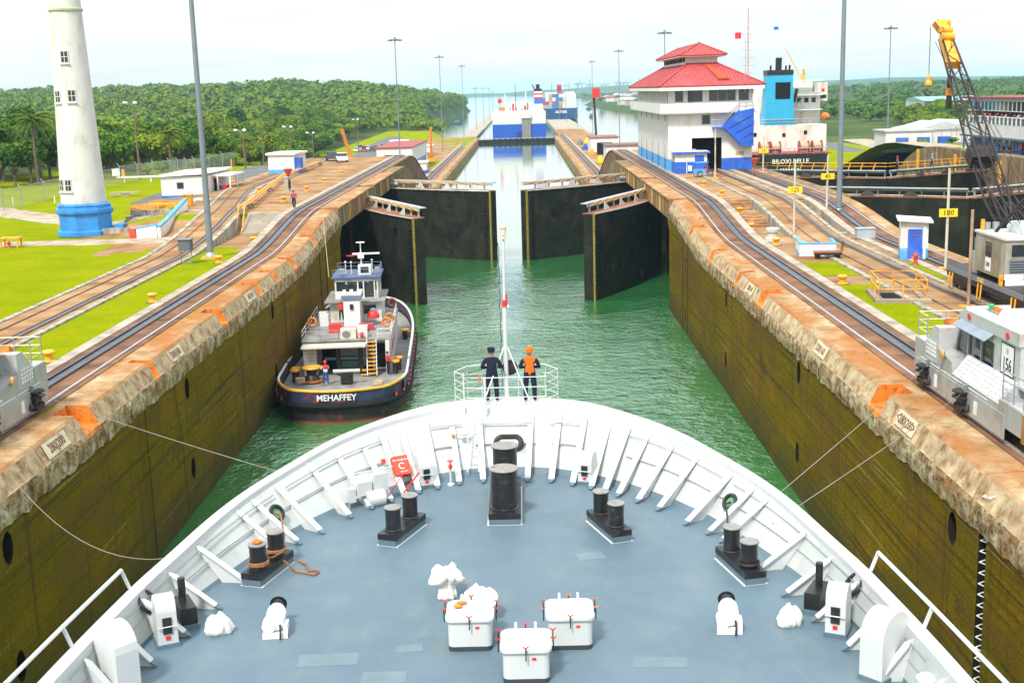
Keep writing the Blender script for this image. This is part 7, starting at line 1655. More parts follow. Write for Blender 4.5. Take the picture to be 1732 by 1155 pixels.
# chain link fences
mesh_m = bpy.data.materials.new("chain_link"); mesh_m.use_nodes = True; N = mesh_m.node_tree.nodes; L = mesh_m.node_tree.links
bs = N["Principled BSDF"]; bs.inputs["Base Color"].default_value = (0.42, 0.45, 0.45, 1); bs.inputs["Roughness"].default_value = 0.5
tr = N.new("ShaderNodeBsdfTransparent"); ms = N.new("ShaderNodeMixShader"); ms.inputs[0].default_value = 0.30
L.new(tr.outputs[0], ms.inputs[1]); L.new(bs.outputs[0], ms.inputs[2]); L.new(ms.outputs[0], N["Material Output"].inputs[0])
def fence(label, pts, h, n, hf=h_left):
    t = thing("chain_link_fence", label, "fence", (0, 0, 0))
    for (x0, y0), (x1, y1) in zip(pts, pts[1:]):
        for k in range(n):
            xa, ya, xb, yb = x0+(x1-x0)*k/n, y0+(y1-y0)*k/n, x0+(x1-x0)*(k+1)/n, y0+(y1-y0)*(k+1)/n
            za, zb = hf(xa, ya), hf(xb, yb)
            MB().cyl((xa, ya, za), (xa, ya, za+h), 0.06, n=6).cyl((xa, ya, za+h), (xa-0.35, ya, za+h+0.4), 0.05, n=5).build("post", steel, t)
            MB().quad((xa, ya, za+0.05), (xb, yb, zb+0.05), (xb, yb, zb+h), (xa, ya, za+h)).build("mesh_panel", mesh_m, t)
            MB().cyl((xa, ya, za+h), (xb, yb, zb+h), 0.03, n=5).build("top_rail", steel, t)
    return t
fence("chain link fence running along the lawn behind the lighthouse", [(-64, 135), (-59, 150), (-57.5, 183)], 2.4, 5)
fence("chain link fence bending round by the tall wooden pole", [(-57.5, 183.2), (-54, 197), (-50.5, 199), (-50, 225)], 2.6, 3)
t = thing("road_barrier", "white barrier rail beside the fence at the road end", "barrier", (-52.0, 186.5, 10.5)); MB().box(-7, 7, -0.06, 0.06, 0.7, 0.95).build("rail", white, t)
for x in (-6, -2, 2, 6): MB().box(x-0.08, x+0.08, 0.061, 0.2, 0, 0.9).build("post", white, t)
t = thing("goal_frame", "thin white pipe frame standing on the lawn by the fence", "frame", (-60.5, 151, 9.8)); MB().tube([(-0.0, 0, 1.6), (0, 0, 0), (4.2, 2.5, 0.3)], 0.06, 6).build("pipe", white, t); MB().tube([(4.2, 2.5, 0.3), (4.2, 2.5, 1.4)], 0.06, 6).build("pipe", white, t)

# ------------------------------------------------------------------ rail crane
cr = thing("rail_crane", "yellow-tipped black lattice boom crane on rails, silver cab numbered 5000", "crane", (29.6, 71.0, 9.7))
crane_body = M("crane_silver", (0.38, 0.37, 0.33), 0.45, 0.3, var=0.12, scale=1.2, dirt=(0.24, 0.19, 0.12), dirt_amt=0.5, dirt_scale=0.9, dirt_z=0.4)
def cp(nm, m, *b, par=None):
    mb = MB()
    for q in b: mb.box(*q)
    return mb.build(nm, m, par or cr)
cp("chassis", black_metal, (-1.2, 1.7, -6.3, 5.6, 0.75, 1.45))
cp("buffer_beam", yellow_orange, (-1.1, 1.6, -6.55, -6.302, 0.5, 1.3)); cp("deck_edge", mast_grey, (-1.26, -1.202, -6.3, 5.6, 1.1, 1.42))
put_text("01603", 0.4, yellow, (-1.265, -0.2, 1.25), (0, -1, 0), (0, 0, 1), cr)
for y in (-5.6, -4.2, -2.8, 2.6, 4.0, 5.2):
    for x in (-0.75, 1.2): MB().cyl((x-0.08, y, 0.42), (x+0.08, y, 0.42), 0.42, n=16).build("wheel", black_metal, cr, True)
cp("bogie", black_metal, (-0.95, 1.45, -6.0, -2.3, 0.3, 0.74)); cp("bogie", black_metal, (-0.95, 1.45, 2.2, 5.5, 0.3, 0.74))
for y in (-5.2, -0.2, 4.6): MB().tube([(-1.28, y-0.25, 1.05), (-1.34, y-0.25, 0.2), (-1.34, y+0.25, 0.2), (-1.28, y+0.25, 1.05)], 0.05, 6).build("step_hoop", yellow_orange, cr)
cp("turntable", dark, (-0.9, 1.2, -3.2, 0.8, 1.451, 1.75))
cp("cab_body", crane_body, (-1.15, 1.7, -3.4, 1.1, 1.751, 3.95)); cp("cab_roof", M("crane_roof", (0.58, 0.58, 0.54), 0.5), (-1.22, 1.75, -3.5, 1.2, 3.951, 4.08))
cp("cab_window", dark_glass, (-1.165, -1.152, -1.4, -0.5, 2.75, 3.6)); cp("number_board", white, (-1.17, -1.152, -1.35, -0.55, 1.95, 2.7)); put_text("5000", 0.36, sign_black, (-1.178, -0.95, 2.3), (0, -1, 0), (0, 0, 1), cr, sx=0.75)
cp("rear_window", dark_glass, (-0.8, 0.4, -3.42, -3.402, 3.05, 3.7)); cp("rear_louvre", mast_grey, (-0.9, 0.5, -3.43, -3.402, 2.1, 2.9)); cp("number_board", white, (-1.15, 1.2, -3.46, -3.432, 1.76, 2.08)); cp("number_board", white, (-1.1, 1.1, -3.47, -3.402, 1.45, 1.74))
put_text("5000", 0.42, sign_black, (0.2, -3.48, 1.92), (1, 0, 0), (0, 0, 1), cr, sx=0.8)
for k in range(5): cp("louvre_slat", dark, (-0.85, 0.45, -3.445, -3.431, 2.18+k*0.14, 2.22+k*0.14))
cp("yellow_guard", yellow_orange, (-1.3, -1.16, -3.3, -3.0, 1.4, 2.0)); cp("front_cabinet", crane_body, (-1.0, -0.1, 1.102, 2.2, 1.46, 2.7)); cp("fuel_tank", M("tank_green", (0.10, 0.2, 0.2), 0.5), (-0.9, -0.2, 1.3, 2.0, 2.701, 3.5))
mb = MB(); mb.loft([[(0.9+xx*w, -1.2+yy*l, z) for xx, yy in ((-1, -1), (1, -1), (1, 1), (-1, 1))] for w, l, z in ((0.7, 1.1, 4.09), (0.75, 1.15, 4.4), (0.6, 0.9, 4.7))], closed=True, caps=True); fix(mb.build("engine_cowl", M("cowl_pale", (0.55, 0.62, 0.62), 0.4), cr, True))
for x in (-0.6, -0.1): MB().cyl((x, 0.9, 4.085), (x, 0.9, 4.5), 0.2, n=10).build("roof_lamp", steel, cr, True)
MB().cyl((-0.9, 0.8, 4.09), (-0.9, 0.8, 4.7), 0.12, n=8).build("beacon", yellow_orange, cr)
bo = empty("boom", (0.3, 1.6, 4.3), 0, cr)
A0, A1 = Vector((0.5, 0.2, 0.0)), Vector((1.2, 14.3, 11.3)); u = (A1-A0).normalized(); sx = Vector((1, 0, 0)); sx = (sx - u*sx.dot(u)).normalized(); sn = u.cross(sx)
NB2 = 15; LB2 = (A1-A0).length
def bw(tt): return 0.30 + 0.26*min(1, tt/0.12) - 0.24*max(0, (tt-0.5)/0.5)
def bp_(tt, a, b): return A0 + u*(LB2*tt) + sx*(a*bw(tt)) + sn*(b*bw(tt)*0.85)
for a, b in ((-1, -1), (1, -1), (1, 1), (-1, 1)): MB().tube([bp_(q/NB2, a, b) for q in range(NB2+1)], 0.075, 6).build("chord", lattice_dark, bo)
for q in range(NB2):
    t0, t1 = q/NB2, (q+1)/NB2
    for (a, b), (c, d) in (((-1, -1), (1, -1)), ((1, -1), (1, 1)), ((1, 1), (-1, 1)), ((-1, 1), (-1, -1))):
        p, q2 = (bp_(t0, a, b), bp_(t1, c, d)) if q % 2 else (bp_(t0, c, d), bp_(t1, a, b))
        MB().cyl(p, q2, 0.035, n=5).build("lacing", lattice_dark, bo)
# yellow head
H0 = A1; MB().prism([H0 - sx*0.40 - sn*0.32 - u*3.2, H0 + sx*0.40 - sn*0.32 - u*3.2, H0 + sx*0.36 - sn*0.3, H0 - sx*0.36 - sn*0.3], sn*0.6).build("boom_head", yellow_orange, bo)
MB().prism([H0 - sx*0.35 - sn*0.55, H0 + sx*0.35 - sn*0.55, H0 + sx*0.32 + u*0.5 + sn*0.15, H0 - sx*0.32 + u*0.5 + sn*0.15], -sn*0.12 + u*0.8 - sx*0.3).build("head_cowl", yellow_orange, bo)
for k in range(3): MB().cyl(H0 - sx*0.42 + u*(-0.6+k*0.75) - sn*0.4, H0 + sx*0.42 + u*(-0.6+k*0.75) - sn*0.4, 0.28, n=14).build("sheave", yellow_orange, bo, True)
Hk = H0 + u*1.1 - sx*0.55 + Vector((0, 0.6, 0))
MB().cyl(Hk, Hk - Vector((0, 0, 3.2)), 0.025, n=5).build("hoist_line", black_metal, bo); hb = Hk - Vector((0, 0, 3.2))
MB().lathe([(0.05, 0), (0.15, -0.2), (0.12, -0.4), (0.25, -0.55), (0.25, -0.75), (0.1, -0.9)], 12, hb, cap=False).build("hook_block", yellow_orange, bo, True)
MB().tube([hb + Vector((0.22*math.cos(a), 0, -1.25+0.22*math.sin(a))) for a in lin(1.6, 6.6, 12)], 0.06, 6).build("hook", black_metal, bo, True)
H2 = H0 - u*1.5 - sn*0.6; MB().cyl(H2, H2 - Vector((0, 0, 2.2)), 0.03, n=5).build("hoist_line", black_metal, bo); MB().cyl(H2 - Vector((0, 0, 2.2)), H2 - Vector((0, 0, 4.4)), 0.16, 0.22, 8).build("main_block", lattice_dark, bo); MB().cyl(H2 - Vector((0, 0, 3.0)), H2 - Vector((0, 0, 3.5)), 0.24, n=8).build("block_band", orange, bo)
for k in (-0.5, -0.25, 0.25, 0.5):
    MB().cyl(H0 + sx*k + sn*0.5, Vector((0.3+k*1.4, -4.2, 0.6)), 0.022, n=5).build("pendant", black_metal, bo)
for k in (-0.8, -0.4, 0.0, 0.4): MB().cyl(A0 + u*6.5 + sn*0.7 + sx*k*0.6, Vector((0.3+k*1.2, -3.6, 0.4)), 0.03, n=5).build("luffing_rope", lattice_dark, bo)
MB().obox(A0 + u*6.3 + sn*0.4, (1.5, 1.2, 0.9), 0, rx=0.6).build("boom_winch", lattice_dark, bo); MB().obox(A0 + u*6.3 + sx*1.4, (1.8, 0.15, 0.15)).build("boom_bar", lattice_dark, bo)
MB().tube([(-0.6, -0.4, 0), (0.4, -2.2, 2.2), (1.2, -2.2, 2.2), (1.6, -0.4, 0)], 0.10, 6).build("gantry", lattice_dark, cr).location = (0, 0, 4.08)

# ------------------------------------------------------------------ visitor building
vb = thing("visitor_building", "long visitor building with two glazed galleries, white band and blue columns", "building", (70.9, 192.0, 11.2))
def vp(nm, m, *b):
    mb = MB()
    for q in b: mb.box(*q)
    return mb.build(nm, m, vb)
VL = -95.0
vp("roof", M("roof_maroon", (0.22, 0.05, 0.05), 0.6), (-1.2, 14, VL, 0.8, 8.2, 8.5)); vp("roof_slab", white, (-0.5, 14, VL, 0.3, 7.95, 8.19))
vp("white_band", M("band_white", (0.62, 0.62, 0.60), 0.5), (-1.0, 0, VL, 0, 2.9, 4.6)); vp("gallery_floor", concrete_lt, (0.01, 14, VL, 0, 4.3, 4.59))
vp("gallery_back", M("gallery_dark", (0.08, 0.085, 0.09), 0.7), (3.0, 3.3, VL, 0, 4.6, 7.94)); vp("ground_wall", M("ground_wall", (0.55, 0.56, 0.55), 0.6), (1.5, 14, VL, -0.2, 0, 4.29)); vp("end_wall", house_white, (0, 14, -0.19, 0.1, 0, 7.9))
vp("green_canopy", M("canopy_green", (0.08, 0.14, 0.13), 0.6), (-1.6, 0.5, VL, 0.2, 2.65, 2.89))
nwin = 60
for k in range(nwin):
    y = -0.6 - k*1.5
    if y < VL: break
    w = empty("window", (-0.45, y, 7.2), 0, vb); MB().box(0, 0.06, -1.32, -0.18, -0.62, 0.62).build("pane", dark_glass, w); MB().box(-0.05, 0.1, -0.17, 0.17, -0.7, 0.74).build("mullion", white, w)
    w = empty("balustrade_bay", (-1.0, y, 5.1), 0, vb); MB().box(0, 0.06, -1.3, -0.2, -0.45, 0.42).build("pane", M("pane_blue", (0.03, 0.05, 0.11), 0.15), w); MB().box(-0.05, 0.1, -0.19, 0.19, -0.498, 0.5).build("mullion", white, w)
vp("window_head", white, (-0.5, -0.3, VL, 0, 7.85, 7.949)); vp("window_sill", white, (-0.55, -0.3, VL, 0, 6.45, 6.56)); vp("balustrade_top", white, (-1.08, -0.85, VL, 0, 5.61, 5.72))
for k in range(26):
    y = -0.8 - k*3.4
    MB().box(-1.35, -1.15, y-0.1, y+0.1, 0, 2.64).build("column", blue, vb); MB().bar((-1.25, y, 1.9), (-1.25, y-1.6, 2.6), 0.08).build("bracket", blue, vb)
for k in range(40): MB().box(1.40, 1.498, -1.5-k*2.2, -0.3-k*2.2, 0.3, 2.4).build("ground_window", dark_glass if k % 3 else blue, vb)
vp("parapet", concrete_lt, (-1.85, -1.65, VL, 0.5, -0.2, 0.85))
cloths = [red_cloth, white_cloth, jean, navy, orange_cloth, M("pink_cloth", (0.5, 0.18, 0.2), 0.8), M("tan_cloth", (0.4, 0.3, 0.2), 0.8)]
proto = []
for k in range(5):
    c = cloths[k]; p = person("visitor leaning on the upper gallery rail of the visitor building", (0, 0, 0), 0, {"skin": skin, "shirt": c, "vest": c, "sleeve": c, "fore": skin, "trousers": navy, "shoe": black}, None, "reach", 1.0, "spectators in the gallery", hands=False); proto.append(p)
rr = random.Random(5)
spots = [(70.9-0.45+rr.uniform(0, 0.5), 192-1.2-k*0.85+rr.uniform(-0.2, 0.2)) for k in range(34)]
vname = ["red", "white", "blue", "dark navy", "orange"]
for k, (x, y) in enumerate(spots):
    o = proto[k] if k < 5 else copy_tree(proto[k % 5]); o.location = (x, y, 15.8); o.rotation_euler = (0, 0, PI/2 + rr.uniform(-0.4, 0.4)); o["label"] = "visitor in %s shirt leaning on the visitor building's gallery rail" % vname[k % 5]
# people on the orange-railed gates, on the quay
person("worker in red and blue on the orange-railed lock gate walkway", (53.2, 169.9, 10.47), rad(90), {"skin": skin, "shirt": jean, "vest": red_cloth, "sleeve": jean, "fore": skin, "trousers": navy, "shoe": black}, ("helmet", red), "walk", hands=False)
person("worker in light blue shirt and blue helmet on the orange-railed gate walkway", (59.0, 173.2, 10.47), rad(80), {"skin": skin, "shirt": jean, "vest": sky_blue, "sleeve": sky_blue, "fore": skin, "trousers": navy, "shoe": black}, ("helmet", sky_blue), "walk", hands=False)
person("person in red shirt on the quay below the visitor building", (69.8, 169.5, 11.95), PI/2, {"skin": skin, "shirt": red_cloth, "vest": red_cloth, "sleeve": red_cloth, "fore": skin, "trousers": jean, "shoe": black}, None, "stand", hands=False)

# ------------------------------------------------------------------ ships
# tanker seen from astern in the second lane
bx_ = thing("tanker_ship", "tanker seen from astern in the second lane, cyan funnel, name BILOXI BELLE", "ship", (51.6, 229.0, 0))
def sp(nm, m, *b, par=None):
    mb = MB()
    for q in b: mb.box(*q)
    return mb.build(nm, m, par or bx_)
hull_blk = M("hull_black", (0.018, 0.018, 0.02), 0.5, var=0.3); ship_cream = M("ship_cream", (0.66, 0.65, 0.60), 0.5, var=0.04, dirt=(0.45, 0.30, 0.18), dirt_amt=0.3, dirt_scale=0.6, dirt_z=0.3)
mb = MB(); mb.loft([[(-6.6, 0, 9.6), (6.6, 0, 9.6), (6.2, 0.6, 5), (4.5, 2.5, 1), (-4.5, 2.5, 1), (-6.2, 0.6, 5)], [(-8.6, 9, 9.6), (8.6, 9, 9.6), (8.6, 9, 5), (8.4, 9, 0.2), (-8.4, 9, 0.2), (-8.6, 9, 5)], [(-9, 120, 9.6), (9, 120, 9.6), (9, 120, 5), (9, 120, 0.2), (-9, 120, 0.2), (-9, 120, 5)]], closed=True, caps=True); fix(mb.build("hull", hull_blk, bx_))
put_text("BILOXI BELLE", 1.15, white, (-0.2, -0.1, 8.3), (1, 0, 0), (0, 0, 1), bx_, bold=0.02); put_text("MANILA", 1.0, white, (-0.2, 0.28, 6.7), (1, 0, 0), (0, -0.1, 1), bx_, bold=0.02)
sp("superstructure", ship_cream, (-7.6, 8.6, 9.5, 24, 9.61, 14.6)); sp("poop_deck", M("poop_red", (0.30, 0.06, 0.04), 0.7), (-7.6, 7.6, 1.0, 9.49, 9.61, 9.75))
sp("deckhouse", ship_cream, (-7.0, -3.0, 15, 24, 14.61, 17.3)); sp("deckhouse", ship_cream, (-6.5, 9.3, 18, 24, 14.61, 20.6)); sp("deckhouse_top", ship_cream, (-6.0, 8.0, 19, 24, 20.61, 22.8)); sp("bridge_wing", ship_cream, (9.31, 11.2, 20, 23, 18.8, 22.4)); sp("wing_mark", red, (10.0, 10.6, 19.95, 19.995, 20.6, 21.2)); sp("wing_window", dark_glass, (9.5, 11.0, 19.96, 19.995, 19.3, 20.0))
for k in range(4): sp("house_window", dark_glass, (3.4+k*1.4, 4.2+k*1.4, 17.95, 17.995, 18.6, 19.5))
for z in (17.2, 20.0, 22.81): sp("deck_edge", white, (2.7, 9.2, 15.5, 17.99, z, z+0.12))
for k in range(2): MB().bar((3.2, 16.2, 14.7+k*2.7), (6.2, 16.2, 17.2+k*2.7), 0.5, 0.15).build("ladder", steel, bx_)
mb = MB(); mb.loft([[(-3.1, 9.8, 14.61), (2.5, 9.8, 14.61), (2.5, 14.5, 14.61), (-3.1, 14.5, 14.61)], [(-2.6, 10.2, 24.0), (2.2, 10.2, 24.0), (2.2, 14.0, 24.0), (-2.6, 14.0, 24.0)]], closed=True, caps=True); fix(mb.build("funnel", M("funnel_cyan", (0.02, 0.34, 0.55), 0.45, var=0.08), bx_))
sp("funnel_top", black, (-2.7, 2.3, 10.1, 14.1, 24.01, 24.9)); sp("funnel_vent", dark, (-1.1, 1.7, 9.95, 10.19, 19.5, 22.6))
for x, h in ((-0.2, 27.2), (-1.7, 25.8), (1.2, 25.7), (1.9, 25.8)): MB().cyl((x, 12, 24.9), (x, 11.8, h), 0.6 if h > 27 else 0.18, n=10).build("exhaust", black, bx_, True)
MB().bar((3.2, 14, 18.8), (3.8, 14, 21.3), 0.9, 0.6).build("side_vent", black, bx_)
MB().cyl((-4.6, 20, 14.6), (-4.6, 20, 37), 0.28, 0.14, 8).build("mast", M("mast_pink", (0.55, 0.35, 0.33), 0.6), bx_); MB().bar((-8.5, 20, 34.6), (-4.6, 20, 33.6), 0.2).bar((-4.6, 20, 33.6), (-0.2, 20, 34.6), 0.2).build("yard", ship_cream, bx_)
for k in range(9): MB().bar((-6.0+0.3*(k % 2), 20, 20+k*1.5), (-3.4, 20, 20+k*1.5), 0.08).build("mast_rung", steel, bx_)
for x in (-8.3, -6.4, -2.6, -0.4): MB().cyl((x, 20, 34.4), (x, 20, 37.5), 0.06, n=5).build("antenna", white, bx_)
tag(MB().box(44.4, 45.6, 248.8, 248.86, 31.2, 32.4).build("flag", red), "red flag flying below the tanker's mast yard", "flag"); tag(MB().box(52.0, 52.9, 248.8, 248.86, 32.7, 33.3).build("flag", blue), "small blue and white flag flying beside the tanker's mast", "flag")
sp("bridge_post", ship_cream, (-5.6, -3.6, 19, 21, 14.6, 24)); sp("lattice_foot", ship_cream, (-3.3, -1.4, 15.5, 17.5, 14.6, 20))
for x in (-4.4, -2.3, 3.0, 5.4):
    w = empty("mooring_winch", (x, 3.6, 9.76), 0, bx_); MB().cyl((-0.75, 0, 1.0), (0.75, 0, 1.0), 0.75, n=14).build("drum", M("drum_tan", (0.42, 0.33, 0.22), 0.8), w, True)
    for s in (-0.85, 0.85): MB().cyl((s-0.08, 0, 1.0), (s+0.08, 0, 1.0), 1.15, n=16).build("flange", M("winch_red", (0.36, 0.05, 0.04), 0.6), w, True)
for k in range(12): MB().cyl((-6.4+k*1.16, 0.2, 9.6), (-6.4+k*1.16, 0.2, 10.7), 0.06, n=5).build("stern_rail_post", steel, bx_)
MB().tube([(-6.6, 0.2, 10.7), (6.6, 0.2, 10.7)], 0.06, 5).build("stern_rail", steel, bx_); 
for k in range(14): MB().cyl((-7.4+k*1.13, 9.6, 14.6), (-7.4+k*1.13, 9.6, 15.7), 0.06, n=5).build("house_rail_post", steel, bx_)
MB().tube([(-7.5, 9.6, 15.7), (7.5, 9.6, 15.7)], 0.06, 5).tube([(-7.5, 9.6, 15.2), (7.5, 9.6, 15.2)], 0.05, 5).build("house_rail", steel, bx_)
for x, z in ((-5.0, 12.6), (4.6, 12.8), (0.5, 12.4)): sp("porthole", dark, (x-0.3, x+0.3, 9.42, 9.495, z, z+0.7))
MB().cyl((6.0, 19, 22.9), (2.6, 19, 29.0), 0.12, 0.08, 6).build("derrick", yellow_orange, bx_); MB().cyl((6.2, 19, 22.9), (6.2, 19, 25.0), 0.3, n=8).build("derrick_post", yellow_orange, bx_)
MB().ell((9.6, 15, 15.9), 0.8, 2.2, 0.8, 10, 7).build("lifeboat", orange, bx_, True)
MB().lathe([(0.9, 0), (0.9, 2.4), (0.5, 2.8), (0.02, 2.9)], 14, (-9.3+1.0, 3, 12.4)).build("tan_tank", M("tank_tan", (0.55, 0.36, 0.14), 0.6), bx_, True)

# car carrier: stern with ramp beyond the far gate
cc = thing("car_carrier", "boxy blue and white car carrier seen from astern beyond the far gate", "ship", (1.3, 562, 0))
cc_blue = M("carrier_blue", (0.012, 0.075, 0.46), 0.5, var=0.08); cc_white = M("carrier_white", (0.62, 0.63, 0.60), 0.5, var=0.04)
sp("hull_lower", cc_blue, (-12.0, 12.0, 0, 150, -0.5, 7.6), par=cc); sp("hull_upper", cc_white, (-12.0, 12.0, 0, 150, 7.61, 13.0), par=cc); sp("stripe", M("stripe_teal", (0.03, 0.3, 0.42), 0.5), (-12.05, 12.05, -0.05, 150.05, 7.5, 7.75), par=cc)
sp("stern_ramp", M("ramp_grey", (0.20, 0.20, 0.19), 0.6), (1.2, 5.2, -0.8, -0.06, 1.2, 10.2), par=cc); sp("ramp_hood", cc_white, (1.0, 5.4, -1.2, -0.06, 10.21, 12.2), par=cc); sp("recess", M("carrier_dark", (0.01, 0.03, 0.16), 0.6), (-1.2, 0.9, -0.3, -0.06, 1.2, 4.2), par=cc)
sp("deckhouse", cc_white, (-7, 6, 60, 90, 13.01, 17), par=cc); sp("lifeboat", orange, (-9.5, -6.5, 20, 26, 13.3, 15.0), par=cc)
sp("funnel_base", cc_white, (6.8, 11, 14, 24, 13.01, 16.2), par=cc); sp("funnel_blue", blue, (7.2, 10.8, 14.5, 23.5, 16.21, 18.6), par=cc)
for z, m in ((18.61, red), (19.41, white), (20.21, red), (21.01, white)): sp("funnel_stripe", m, (7.2, 10.8, 14.5, 23.5, z, z+0.79), par=cc)
sp("funnel_cap", black, (7.2, 10.8, 14.5, 23.5, 21.81, 23.0), par=cc); MB().cyl((9, 19, 23), (9, 19, 25), 0.9, n=8).build("exhaust", black, cc); MB().cyl((7.4, 19, 23), (6.4, 19, 25), 0.3, n=6).build("exhaust", black, cc)
MB().cyl((-1.5, 40, 13), (-1.5, 40, 26), 0.3, 0.15, 6).build("mast", M("mast_dark", (0.15, 0.15, 0.16), 0.5), cc); MB().cyl((3.5, 50, 13), (3.5, 50, 22), 0.2, n=6).build("mast", white, cc); MB().cyl((-6.5, 45, 13), (-6.5, 45, 21), 0.2, n=6).build("mast", white, cc)
for k in range(8): sp("deck_gear", [white, steel, red, mast_grey][k % 4], (-6+k*1.4, -5+k*1.4, 30+k*3, 33+k*3, 13.01, 14.0+(k*7 % 5)*0.6), par=cc)
MB().ell((-8.6, 10, 18.0), 1.0, 1.0, 1.2, 8, 6).build("signal_ball", red, cc, True); MB().cyl((-8.6, 10, 13), (-8.6, 10, 22), 0.15, n=5).build("signal_post", steel, cc)
# container ship further out
cs = thing("container_ship", "blue-hulled container ship stacked with containers under way beyond the locks", "ship", (31, 905, 0), rad(-1.2))
cs_blue = M("container_hull_blue", (0.015, 0.10, 0.30), 0.5, var=0.1)
mb = MB(); mb.loft([[(-10, 0, 9.0), (11, 0, 9.0), (9, 2, 2.0), (6, 4, -0.5), (-6, 4, -0.5), (-8, 2, 2.0)], [(-13, 25, 9.0), (13, 25, 9.0), (13, 25, 2), (12, 25, -0.5), (-12, 25, -0.5), (-13, 25, 2)], [(-13, 170, 9.0), (13, 170, 9.0), (13, 170, 2), (12, 170, -0.5), (-12, 170, -0.5), (-13, 170, 2)]], closed=True, caps=True); fix(mb.build("hull", cs_blue, cs))
put_text("ALTAIR", 2.6, white, (0.6, -0.15, 6.4), (1, 0, 0), (0, 0, 1), cs, bold=0.05)
cols = [M("container_white", (0.6, 0.62, 0.62), 0.5), M("container_grey", (0.30, 0.34, 0.36), 0.5), M("container_red", (0.42, 0.05, 0.07), 0.5), M("container_blue", (0.05, 0.16, 0.34), 0.5), M("container_orange", (0.55, 0.22, 0.05), 0.5), M("container_magenta", (0.35, 0.05, 0.18), 0.5)]
cb = MB().box(-1.18, 1.18, 0, 12, 0, 2.5).mesh("container", white)
rr = random.Random(8)
for bay in range(4):
    for i in range(10):
        for j in range(4):
            if bay and i > 1 and j < 3: continue
            me = cb if False else None
            o = link("container", MB().box(-1.18, 1.18, 0, 12, 0, 2.5).mesh("container", cols[0 if i > 5 else rr.randrange(6)]), cs, (-12+i*2.45, 2+bay*26, 9.05+j*2.55))
sp("bridge", ship_cream, (-11, 11, 34, 42, 9.01, 20.5), par=cs); sp("funnel", M("funnel_red", (0.55, 0.06, 0.06), 0.5), (-2.2, 1.4, 28, 33, 20.0, 26.0), par=cs); sp("funnel_mark", M("funnel_mark", (0.25, 0.02, 0.10), 0.5), (-1.6, 0.8, 27.9, 27.99, 21.5, 24.5), par=cs)
for x in (-6, 7): MB().cyl((x, 36, 20.5), (x, 36, 27), 0.2, n=5).build("mast", mast_grey, cs)
# launches in the channel
for k, (x, y, lab) in enumerate(((59, 1010, "small dark launch on the water beside the container ship"), (78, 1390, "small blue boat near the far right shore"), (-44, 905, "small dark marker buoy boat near the left shore"))):
    t = thing("launch", lab, "boat", (x, y, 0), 0.6*k); MB().loft([[(-1.6, -4, 0.9), (1.6, -4, 0.9), (1.2, -4, -0.2), (-1.2, -4, -0.2)], [(-1.7, 2, 1.0), (1.7, 2, 1.0), (1.3, 2, -0.2), (-1.3, 2, -0.2)], [(-0.1, 6, 1.4), (0.1, 6, 1.4), (0.05, 5.5, -0.2), (-0.05, 5.5, -0.2)]], closed=True, caps=True).build("hull", M("launch_hull", (0.05, 0.10, 0.14), 0.5), t); MB().box(-1.1, 1.1, -2, 1.5, 1.01, 2.6).build("cabin", M("launch_cabin", (0.12, 0.2, 0.22), 0.5), t)
# ------------------------------------------------------------------ vegetation
def foliage_mat(name, c1, c2, c3):
    m, N, L, B = node_mat(name)
    P = pos(N); oi = N.new("ShaderNodeObjectInfo")
    n = math_n(N, L, 'ADD', noise_node(N, L, P, 0.45, 4, 0.6), math_n(N, L, 'MULTIPLY', math_n(N, L, 'SUBTRACT', oi.outputs["Random"], 0.5), 0.60))
    c = ramp(N, L, n, [(0.22, c1), (0.5, c2), (0.8, c3)])
    L.new(c, B.inputs["Base Color"]); B.inputs["Roughness"].default_value = 0.6; B.inputs["Specular IOR Level"].default_value = 0.08
    tl = N.new("ShaderNodeBsdfTranslucent"); L.new(c, tl.inputs[0]); mx_ = N.new("ShaderNodeMixShader"); mx_.inputs[0].default_value = 0.22
    L.new(B.outputs[0], mx_.inputs[1]); L.new(tl.outputs[0], mx_.inputs[2]); L.new(mx_.outputs[0], N["Material Output"].inputs[0])
    return m
leaf_m = foliage_mat("leaf", (0.026, 0.078, 0.010), (0.072, 0.165, 0.014), (0.175, 0.235, 0.020))
leaf_lt = foliage_mat("leaf_light", (0.07, 0.15, 0.012), (0.15, 0.25, 0.014), (0.24, 0.31, 0.024))
palm_m = foliage_mat("palm_leaf", (0.035, 0.085, 0.012), (0.075, 0.145, 0.016), (0.14, 0.19, 0.03))
bark = M("bark", (0.13, 0.10, 0.075), 0.9, var=0.3, scale=3)
NPR = np.random.default_rng(11)
def quads_mesh(name, C, Nrm, size, mat, asp=1.0):
    """many small leaf faces: centres C, normals Nrm, sizes"""
    n = len(C); Nrm = Nrm/np.maximum(np.linalg.norm(Nrm, axis=1, keepdims=True), 1e-6)
    R = NPR.normal(size=(n, 3)); U = np.cross(Nrm, R); U /= np.maximum(np.linalg.norm(U, axis=1, keepdims=True), 1e-6); V = np.cross(Nrm, U)
    s = size[:, None]*0.5; U = U*s; V = V*s*asp
    co = np.stack([C-U-V*0.6, C+U*0.2-V, C+U+V*0.5, C-U*0.3+V], axis=1).reshape(-1, 3)
    me = bpy.data.meshes.new(name); me.vertices.add(4*n); me.vertices.foreach_set("co", co.astype(np.float32).ravel())
    me.loops.add(4*n); me.loops.foreach_set("vertex_index", np.arange(4*n, dtype=np.int32))
    me.polygons.add(n); me.polygons.foreach_set("loop_start", np.arange(0, 4*n, 4, dtype=np.int32)); me.polygons.foreach_set("loop_total", np.full(n, 4, dtype=np.int32))
    me.materials.append(mat); me.update(); me.validate(); return me
